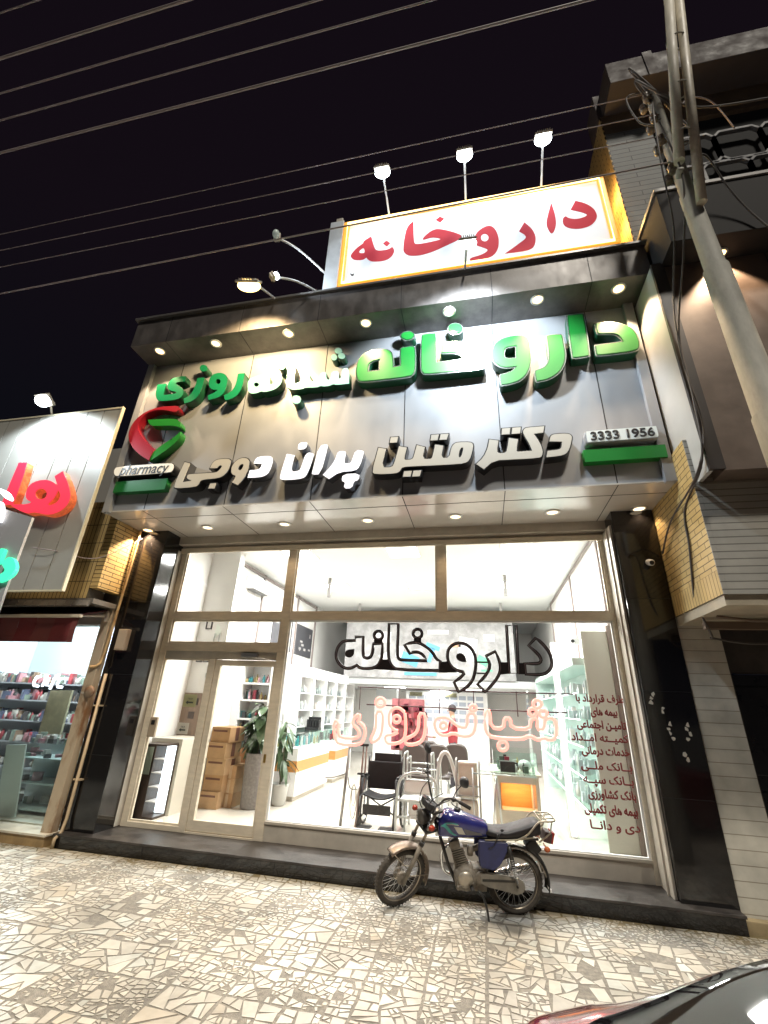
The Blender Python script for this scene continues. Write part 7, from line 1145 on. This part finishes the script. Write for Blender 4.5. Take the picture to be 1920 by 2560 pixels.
# banner over the mezzanine edge
bn = thing('tool_banner', 'wide dark banner with blue and grey shapes across the back of the shop', 'banner', (1.4, 6.5, 2.5))
g = G(); g.box(-1.0, 3.75, 6.55, 6.599, 2.5, 4.05); g.build('sheet', mat('hazed_banner', (.32, .315, .32), .5, var=.3, scale=3), bn)  # black banner lightened to grey, room haze put into the colour
for c, pos in (((.10, .34, .55), ((.9, 3.0, .5, .28, 20), (1.55, 3.35, .4, .12, 20), (1.5, 3.12, .1, .4, 20), (1.2, 2.62, .9, .08, 0))), ((.55, .55, .56), ((.1, 3.6, .5, .3, 0), (.6, 3.2, .2, .3, 10), (1.7, 3.75, .6, .12, 0), (2.5, 3.3, .5, .6, 8), (.2, 2.9, .25, .5, -20), (2.1, 2.7, .3, .2, 0), (3.1, 3.6, .3, .2, 0))), ((.55, .28, .18), ((2.2, 3.4, .25, .12, 0),)), ((.12, .4, .26), ((2.9, 3.0, .3, .2, 30), (3.0, 2.75, .3, .05, 0)))):
    g = G()
    for x, z, a, b, an in pos: g.obox((x, 6.545, z), (a/2, .003, b/2), ry=R(an), bev=.0025)
    g.build('print', mat('banner_print', c, .5), bn)
# back wall
bw = thing('dispensary_shelf', 'white dispensary shelving with small plates along the back wall', 'shelf unit', (1.2, 10.5, FL))
g = G(); g.box(.2, 3.0, 10.4, 10.8, FL, 2.3); 
g.build('carcass', M['whitegloss'], bw)
g = G()
for z in (1.35, 1.6, 1.85, 2.05):
    for i in range(9): g.box(.3+i*.29, .3+i*.29+.24, 10.385, 10.399, z, z+.13)
g.build('drawer_fronts', mat('blue_grey_label', (.38, .42, .5), .5), bw)
for x, s in ((.55, 'پذیرش'.replace('ذ', 'د')), (1.75, 'نسخه')):
    t = thing('counter_plate', 'small dark lettered plate over the dispensary, '+('left one' if x < 1 else 'right one'), 'sign', (x, 10.36, 2.14), 'plates over the dispensary')
    g = G(); g.box(x-.22, x+.22, 10.35, 10.384, 2.13, 2.26, 0, .01); g.build('plate', mat('plate_olive', (.22, .21, .12), .5), t); text('lettering', shape(s), x-.16, 2.165, .32, 10.347, M['black'], t, hmax=.1)
t = thing('glow_red_rack', 'added rack of red and pink packages for the neon red glow behind the wheelchair', 'display rack', (1.2, 5.0, FL)); g = G(); g.box(.72, 1.5, 5.02, 5.05, .85, 1.95); g.build('panel', mat('glow_pink_panel', (.30, .10, .11), .5, var=.3), t); g = G()  # added rack, its reds stand in for the neon's red glow
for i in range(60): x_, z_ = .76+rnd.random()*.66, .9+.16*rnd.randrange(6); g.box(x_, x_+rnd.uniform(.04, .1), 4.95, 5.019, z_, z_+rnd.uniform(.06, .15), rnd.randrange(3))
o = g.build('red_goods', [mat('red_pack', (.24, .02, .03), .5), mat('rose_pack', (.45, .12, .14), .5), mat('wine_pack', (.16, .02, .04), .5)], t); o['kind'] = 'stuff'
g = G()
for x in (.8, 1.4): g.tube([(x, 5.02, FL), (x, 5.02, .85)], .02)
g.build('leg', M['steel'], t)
t = thing('refrigerator', 'white upright cabinet in the middle of the back of the shop', 'cabinet', (.2, 7.6, FL)); g = G(); g.box(-.25, .42, 7.4, 7.9, FL, 1.95, 0, .01); g.build('case', M['whitegloss'], t); g = G(); g.box(-.22, .38, 7.42, 7.88, 1.951, 2.25); g.build('top_box', mat('grey_box', (.5, .53, .55), .5), t)
# chairs of the waiting area
def chair(x, y, label):
    t = thing('waiting_chair', label, 'chair', (x, y, FL), 'dark waiting chairs')
    g = G(); g.loft([[(x+.23*math.copysign(abs(math.cos(a))**.6, math.cos(a))*k, y+d, FL+.72+.26*math.copysign(abs(math.sin(a))**.7, math.sin(a))*k) for a in [i*math.pi/10 for i in range(20)]] for d, k in ((-.03, .85), (-.02, 1), (.02, 1), (.03, .85))]); g.build('backrest', mat('brown_plastic', (.07, .055, .05), .35), t)
    g = G(); g.box(x-.22, x+.22, y, y+.42, FL+.40, FL+.44, 0, .015); g.build('seat', mat('brown_seat', (.07, .055, .05), .4), t)
    for sx in (-.19, .19):
        for sy in (.03, .38): g = G(); g.tube([(x+sx, y+sy, FL), (x+sx*.9, y+sy, FL+.40)], .012); g.build('leg', M['steel'], t)
for i, (x, y) in enumerate(((1.55, 3.0), (1.98, 3.1), (2.30, 3.6), (1.7, 4.0))): chair(x, y, 'dark waiting chair, '+('nearest the wheelchair', 'behind the silver walkers', 'behind the white commode chair', 'farthest back')[i])
# person at the counter
def person(x, y, label, top, trouser, cap, face_left=True, h=1.68):
    t = thing('person', label, 'person', (x, y, FL))
    me = bpy.data.meshes.new('body'); s = -1 if face_left else 1
    P = [((0, 0, .95), (.15, .11)), ((0, 0, 1.2), (.145, .10)), ((0, 0, 1.40), (.16, .09)), ((0, 0, 1.49), (.055, .055)), ((s*.02, 0, 1.60), (.075, .09)), ((s*.02, 0, 1.70), (.06, .07)),
         ((.02, .16, 1.40), (.055, .055)), ((s*.05, .21, 1.17), (.045, .045)), ((s*.25, .16, 1.10), (.034, .034)), ((s*.33, .14, 1.11), (.03, .03)),
         ((.02, -.16, 1.40), (.055, .055)), ((s*.04, -.21, 1.17), (.045, .045)), ((s*.24, -.16, 1.12), (.034, .034)), ((s*.32, -.14, 1.14), (.03, .03)),
         ((0, .09, .90), (.095, .095)), ((s*.02, .10, .50), (.062, .062)), ((-s*.02, .10, .09), (.045, .045)), ((s*.10, .10, .04), (.035, .03)),
         ((0, -.09, .90), (.095, .095)), ((s*.03, -.10, .50), (.062, .062)), ((s*.03, -.10, .09), (.045, .045)), ((s*.15, -.10, .04), (.035, .03))]
    E_ = [(0, 1), (1, 2), (2, 3), (3, 4), (4, 5), (2, 6), (6, 7), (7, 8), (8, 9), (2, 10), (10, 11), (11, 12), (12, 13), (0, 14), (14, 15), (15, 16), (16, 17), (0, 18), (18, 19), (19, 20), (20, 21)]
    k = h/1.74; me.from_pydata([V(p)*k for p, _ in P], E_, []); o = bpy.data.objects.new('body', me); COL.objects.link(o); sm = o.modifiers.new('s', 'SKIN'); o.modifiers.new('d', 'SUBSURF').levels = 2
    for v, (_, q) in zip(me.skin_vertices[0].data, P): v.radius = (q[0]*k, q[1]*k)
    me.skin_vertices[0].data[0].use_root = True; bpy.context.view_layer.update()
    m2 = bpy.data.meshes.new_from_object(o.evaluated_get(bpy.context.evaluated_depsgraph_get())); bpy.data.objects.remove(o); m2.name = 'body'
    for q in (top, trouser, mat('skin', (.42, .26, .18), .5), mat('shoe', (.02, .02, .02), .5)): m2.materials.append(q)
    for f in m2.polygons:
        c = f.center/k; f.use_smooth = True
        f.material_index = 3 if c.z < .10 else 1 if c.z < .93 else 2 if (c.z > 1.47 or abs(c.x) > .27) else 0
    b = bpy.data.objects.new('body', m2); COL.objects.link(b); b.parent = t
    g = G(); g.ball((x+s*.0, y, FL+1.665*k), (.098*k, .095*k, .10*k), 0, 16); g.box(x-.11*k, x-.02, y-.07, y+.07, FL+1.50*k, FL+1.62*k, 0, .03) if not cap else None; g.build('hair', mat('dark_cap', (.035, .028, .03), .8), t)
    g = G(); hx_ = x+s*.10*k
    g.ball((hx_+s*.005, y, FL+1.615*k), (.016, .012, .02), 0, 8); g.build('nose', bpy.data.materials['skin'], t)
    return t
person(2.16, 4.9, 'person in a dark cap, grey and red jacket and dark trousers standing at the counter', mat('red_grey_jacket', (.34, .04, .05), .8, col2=(.16, .13, .13), scale=2, lo=.45, hi=.5), mat('dark_trousers', (.04, .035, .045), .85), True)
person(1.42, 5.6, 'seated looking person in a pale pink coat further back in the shop', mat('pink_coat', (.5, .3, .3), .8), mat('grey_trousers', (.18, .16, .17), .8), True, False, 1.5)['label'] = 'person in a pale pink coat standing further back in the shop'
# wheelchair
wc = thing('wheelchair', 'black folding wheelchair facing the pane behind the motorbike mirrors', 'wheelchair', (1.32, 1.05, FL))
cloth = mat('black_nylon', (.028, .028, .032), .7, var=.35, scale=12); steel = M['steel']; dgrey = mat('dark_tube', (.05, .05, .055), .35, .4)
cx, cy = 1.34, 1.12
g = G(); g.box(cx-.25, cx+.25, cy+.20, cy+.235, .62, .99, 0, .014); g.box(cx-.18, cx+.24, cy+.235, cy+.265, .93, 1.10, 0, .012); g.build('backrest', cloth, wc)
g = G(); secs = [[(cx-.23+.46*i/10, cy+y_, FL+.42-.05*math.sin(math.pi*i/10)+dz) for y_, dz in ((-.2, 0), (.2, 0), (.2, .018), (-.2, .018))] for i in range(11)]; g.loft(secs, sm=False); g.build('seat', cloth, wc)
for s in (-1, 1):
    X = Matrix.Translation((cx+s*.30, cy+.18, FL+.30)) @ Matrix.Rotation(R(90), 4, 'Y')
    g = G(X); g.tube([(.285*math.cos(a), .285*math.sin(a), 0) for a in [i*math.pi/20 for i in range(40)]], .017, 0, 8, True); wh = g.build('wheel', M['rubber'], wc)
    g = G(X); g.tube([(.245*math.cos(a), .245*math.sin(a), s*.05) for a in [i*math.pi/20 for i in range(40)]], .009, 0, 8, True); g.tube([(.265*math.cos(a), .265*math.sin(a), 0) for a in [i*math.pi/20 for i in range(40)]], .008, 0, 6, True)
    for i in range(18): a = i*math.pi/9; g.tube([(0, 0, 0), (.265*math.cos(a), .265*math.sin(a), 0)], .003, 0, 4)
    g.build('hand_rim', steel, wh)
    X = Matrix.Translation((cx+s*.25, cy-.30, FL+.085)) @ Matrix.Rotation(R(90), 4, 'Y'); g = G(X); g.tube([(.07*math.cos(a), .07*math.sin(a), 0) for a in [i*math.pi/12 for i in range(24)]], .016, 0, 8, True); g.lathe([(.055, -.008), (.055, .008)], Matrix.Identity(4), 0, 16); g.build('caster', M['rubber'], wc)
    g = G(); g.box(cx+s*.27-.025, cx+s*.27+.025, cy-.15, cy+.16, .80, .83, 0, .01); g.build('armrest', M['black'], wc)
    g = G(); g.box(cx+s*.27-.006, cx+s*.27+.006, cy-.12, cy+.15, .62, .79); g.build('side_guard', mat('grey_guard', (.16, .16, .17), .5), wc)
    g = G(); g.tube([(cx+s*.25, cy-.38, FL+.10), (cx+s*.25, cy-.30, FL+.42)], .011); g.box(cx+s*.15-.09, cx+s*.15+.09, cy-.46, cy-.30, FL+.07, FL+.085); g.build('footplate', M['black'], wc)
g = G()
for s in (-1, 1):
    g.tube([(cx+s*.26, cy+.22, FL+.12), (cx+s*.26, cy+.22, 1.0), (cx+s*.26, cy+.24, 1.04), (cx+s*.26, cy+.34, 1.05)], .012); g.tube([(cx+s*.25, cy-.22, FL+.16), (cx+s*.25, cy-.22, .80), (cx+s*.25, cy+.2, .79)], .012); g.tube([(cx+s*.25, cy-.3, FL+.42), (cx+s*.25, cy+.22, FL+.42)], .012); g.tube([(cx+s*.25, cy-.24, FL+.16), (cx+s*.26, cy+.22, FL+.16)], .012)
    g.tube([(cx+s*.24, cy, FL+.40), (cx-s*.24, cy, FL+.14)], .011)
g.build('frame', dgrey, wc)
g = G(); g.box(cx-.2, cx+.2, cy-.315, cy-.305, .38, .50); g.build('calf_strap', cloth, wc)
# rope stanchion, crutches
t = thing('stanchion', 'grey steel post with a hanging loop left of the wheelchair', 'stanchion', (.84, .90, FL)); g = G(); g.tube([(.80, .9, FL), (.87, .92, 1.2)], .022, 0, 12); g.lathe([(.03, 0), (.035, .02), (.02, .04)], Matrix.Translation((.87, .92, 1.2)), 0, 14); g.build('post', mat('grey_post', (.27, .26, .25), .4, .6), t)
g = G(); g.tube(smoothpts([(.87, .92, .80), (.90, .95, .66), (1.0, 1.0, .64)], 6), .008); g.tube(smoothpts([(.40, 1.3, .72), (.6, 1.1, .76), (.86, .93, .85)], 6), .010); g.build('cord', mat('grey_cord', (.3, .29, .28), .6), t)
t = thing('crutches', 'pair of bronze crutches leaning left of the wheelchair', 'crutches', (1.02, .98, FL)); g = G()
for dx in (0, .05): g.tube([(1.0+dx, .98, FL), (1.03+dx, 1.08, .80), (1.04+dx, 1.1, 1.22)], .013); 
g.build('shaft', mat('bronze_tube', (.32, .22, .19), .35, .5), t); g = G(); g.box(.99, 1.12, 1.06, 1.12, 1.20, 1.235, 0, .012); g.box(.97, 1.12, 1.05, 1.10, .82, .845, 0, .01); g.build('pad', M['rubber'], t)
g = G(); g.tube([(1.0+.045*math.cos(a), .80, .52+.20*math.sin(a)) for a in [i*math.pi/12 for i in range(24)]], .007, 0, 6, True); g.tube([(1.0+.03*math.cos(a), .805, .60+.13*math.sin(a)) for a in [i*math.pi/12 for i in range(24)]], .006, 0, 6, True); tag(g.build('hose_loop', mat('clear_hose', (.5, .48, .42), .3)), 'pale looped hose hanging beside the wheelchair', 'hose')
# walkers, commode, over bed table
wal = mat('pale_walker_tube', (.52, .54, .53), .3, .5); wp = mat('walker_plastic', (.7, .71, .69), .35)
def walker(x, y, label, w_=.5, h=.9):
    t = thing('walker', label, 'walker', (x, y, FL), 'walking frames'); g = G()
    for s in (-1, 1):
        g.tube(smoothpts([(x+s*w_/2, y-.2, FL), (x+s*w_*.46, y-.18, FL+h*.9), (x+s*w_*.44, y-.1, FL+h), (x+s*w_*.44, y+.1, FL+h), (x+s*w_*.46, y+.2, FL+h*.9), (x+s*w_/2, y+.24, FL)], 5), .013, 0, 10); g.tube([(x+s*w_*.48, y-.2, FL+.35), (x+s*w_*.48, y+.22, FL+.35)], .010)
    g.tube([(x-w_*.46, y+.2, FL+h*.82), (x+w_*.46, y+.2, FL+h*.82)], .012); g.tube([(x-w_*.47, y+.21, FL+h*.55), (x+w_*.47, y+.21, FL+h*.55)], .012); g.tube([(x-w_*.47, y-.19, FL+.45), (x+w_*.47, y-.19, FL+.45)], .010); g.build('frame', wal, t)
    for s in (-1, 1): g = G(); g.tube([(x+s*w_*.44, y-.09, FL+h), (x+s*w_*.44, y+.09, FL+h)], .019, 0, 10); g.build('grip', mat('grey_grip', (.3, .31, .31), .6), t)
    return t
walker(1.95, 1.25, 'silver walking frame directly behind the motorbike mirrors'); walker(1.80, 1.85, 'silver walking frame standing behind the nearest one', .48, .92)
cc = thing('commode_chair', 'white plastic commode chair with rounded back behind the handlebar', 'commode chair', (1.92, .75, FL))
g = G(); g.tube(smoothpts([(1.62, .75, FL), (1.64, .72, .62), (1.70, .70, .86), (1.93, .69, .95), (2.16, .70, .86), (2.20, .72, .62), (2.22, .75, FL)], 6), .018, 0, 10); g.tube([(1.64, .72, .60), (2.20, .72, .60)], .014); g.tube([(1.64, .74, .40), (2.20, .74, .40)], .014); g.build('frame', wal, cc)
g = G(); g.box(1.68, 2.15, .72, 1.05, .58, .62, 0, .02); g.build('seat', wp, cc); g = G(); g.box(1.74, 2.12, .735, .76, .68, .85, 0, .03); g.build('backrest', wp, cc)
g = G(); g.box(1.80, 2.06, .78, 1.0, .40, .575, 0, .03); g.build('bucket', wp, cc)
bc = thing('white_plastic_chair', 'tall white plastic chair with an open arched back beside the walkers', 'chair', (2.3, 1.15, FL))
g = G(); g.tube(smoothpts([(2.13, 1.2, FL), (2.15, 1.2, .7), (2.20, 1.18, 1.08), (2.28, 1.16, 1.18), (2.36, 1.18, 1.08), (2.46, 1.2, .7), (2.50, 1.2, FL)], 6), [.028]*37, 0, 10); g.build('arched_back', wp, bc); g = G(); g.box(2.14, 2.50, .98, 1.25, .58, .64, 0, .02); g.build('seat', wp, bc); g = G(); g.tube([(2.16, 1.0, FL), (2.16, 1.0, .58)], .02); g.tube([(2.48, 1.0, FL), (2.48, 1.0, .58)], .02); g.build('leg', wp, bc)
fb = thing('folding_bed', 'folded cream hospital mattress on a grey tube frame left of the glass table', 'folding bed', (2.6, 1.2, FL))
g = G(); g.box(2.46, 2.74, 1.1, 1.28, .62, 1.08, 0, .03); g.box(2.46, 2.74, 1.1, 1.30, .20, .60, 0, .04); g.build('mattress', mat('cream_vinyl', (.62, .58, .5), .5, var=.06), fb)
g = G()
for x in (2.44, 2.77): g.tube([(x, 1.07, FL), (x, 1.07, 1.09), (x, 1.2, 1.11)], .014)
for z in (.40, .66, .78): g.tube([(2.44, 1.07, z), (2.77, 1.07, z)], .010)
g.build('frame', mat('grey_tube', (.33, .32, .3), .4, .5), fb)
tb = thing('glass_table', 'thin glass topped trolley table in front of the right counter', 'table', (3.0, 1.1, FL))
g = G(); g.box(2.66, 3.55, .95, 1.3, .955, .967); g.build('top', M['pane_green'], tb); g = G(); g.tube([(2.68, .97, FL), (2.68, .97, 1.02)], .012); g.tube([(2.92, 1.0, FL), (3.0, 1.0, .95)], .014); g.tube([(3.06, 1.0, FL), (3.0, 1.0, .95)], .014); g.tube([(2.68, .97, .955), (3.55, .97, .955)], .010); g.build('leg', steel, tb)
# right counter with lit orange niche
rc = thing('shop_counter', 'cream right counter with a lit orange niche and glass vitrine on top', 'counter', (3.3, 1.9, FL))
cr = mat('cream_counter', (.55, .50, .43), .35)
g = G(); g.box(2.98, 3.06, 1.5, 2.6, FL, .90); g.box(3.52, 3.62, 1.5, 2.6, FL, .90); g.box(3.06, 3.52, 1.5, 2.6, .80, .90); g.box(3.06, 3.52, 1.5, 2.6, FL, .46); g.box(3.06, 3.52, 1.80, 2.6, .46, .80); g.box(2.94, 3.66, 1.46, 2.64, .901, .93, 0, .004); g.build('body', cr, rc)
g = G(); g.box(3.061, 3.519, 1.785, 1.799, .461, .799); g.box(3.061, 3.075, 1.51, 1.784, .461, .799); g.build('niche', orange, rc); lamp('AREA', 'niche_glow', (3.29, 1.6, .785), 1.8, (1, .66, .30), rc, shape=(.4, .12), aim=(3.29, 1.66, .3))
g = G()
for a in ((2.98, 3.62, 1.5, 1.508), (2.98, 3.62, 2.592, 2.6), (2.98, 2.988, 1.508, 2.592), (3.612, 3.62, 1.508, 2.592)): g.box(*a, .931, 1.20)
g.box(2.98, 3.62, 1.5, 2.6, 1.20, 1.208); g.build('vitrine', M['pane_green'], rc)
g = G(); bottles(g, [(3.05+r.uniform(0, .5), 1.6+r.uniform(0, .7), .932) for i in range(16)], r); g.box(3.08, 3.3, 1.6, 1.8, .932, 1.07); g.ball((3.45, 1.75, 1.02), (.1, .1, .08), 3); o = g.build('goods', bot, rc); o['kind'] = 'stuff'
# right glass showcases, bright strip, grey board
gs = thing('glass_showcase', 'greenish glass wall showcase with lit shelves on the right of the shop', 'showcase', (4.4, 2.5, FL))
g = G(); g.box(4.70, 4.775, 1.0, 6.4, FL, 2.5); g.box(4.2, 4.70, 6.36, 6.4, FL, 2.5); g.box(4.2, 4.70, 1.0, 6.36, 2.45, 2.55); g.build('carcass', mat('mint_back', (.60, .72, .70), .4), gs)
g = G()
for z in (.55, .95, 1.35, 1.7, 2.05): g.box(4.22, 4.69, 1.02, 6.35, z, z+.012)
g.build('shelf', M['pane_green'], gs)
g = G()
for z in (.565, .965, 1.365, 1.715, 2.065): g.box(4.205, 4.219, 1.02, 6.35, z-.012, z)
g.build('lit_edge', emis('cool_strip', (.8, 1, .97), 1.6), gs)
g = G(); 
for z in (.563, .963, 1.363, 1.713, 2.063): bottles(g, [(4.3+r.uniform(0, .3), y, z) for y in [1.08+i*.052 for i in range(100)] if r.random() < .9], r)
o = g.build('goods', pale, gs); o['kind'] = 'stuff'
g = G(); g.box(3.52, 3.528, .93, 1.35, FL, 2.1); g.box(3.528, 4.03, .93, .938, FL, 2.1) if False else None; tag(g.build('glass_screen', M['pane_green']), 'upright green glass screen edge beside the right counter', 'glass screen')
t = thing('light_column', 'bright white vertical light column on the right side of the shop', 'light column', (4.05, 1.62, FL)); g = G(); g.box(4.0, 4.10, 1.60, 1.66, FL, 2.85, 0, .01); g.build('casing', M['white'], t); g = G(); g.box(4.015, 4.085, 1.592, 1.599, FL+.03, 2.82); g.build('tube', emis('column_light', (.97, 1, .98), 3.0), t)
t = thing('grey_board', 'tall grey green board standing behind the window lettering', 'board', (4.56, .88, FL)); g = G(); g.box(4.34, 4.70, .86, .89, FL, 2.92, 0, .003); g.build('sheet', mat('sage_grey', (.50, .51, .45), .6), t)
g = G(); g.box(4.70, 4.775, .84, .91, FL, 3.0, 0, .004); g.build('edge_post', mat('taupe_post', (.23, .19, .165), .5), t)
t = thing('security_camera', 'small white camera box on the upper right wall inside', 'camera', (4.3, 1.4, 2.8)); g = G(); g.obox((4.35, 1.5, 2.85), (.05, .09, .05), rz=R(30), bev=.01); g.tube([(4.38, 1.6, 2.87), (4.5, 1.8, 2.95), (4.77, 1.8, 2.95)], .012); g.build('housing', mat('camera_grey', (.5, .5, .5), .5), t)
g = G(); g.lathe([(.03, 0), (.02, .01)], Matrix.Translation((4.32, 1.41, 2.85)) @ Matrix.Rotation(R(90), 4, 'X'), 0, 12); g.build('lens', M['black'], t)
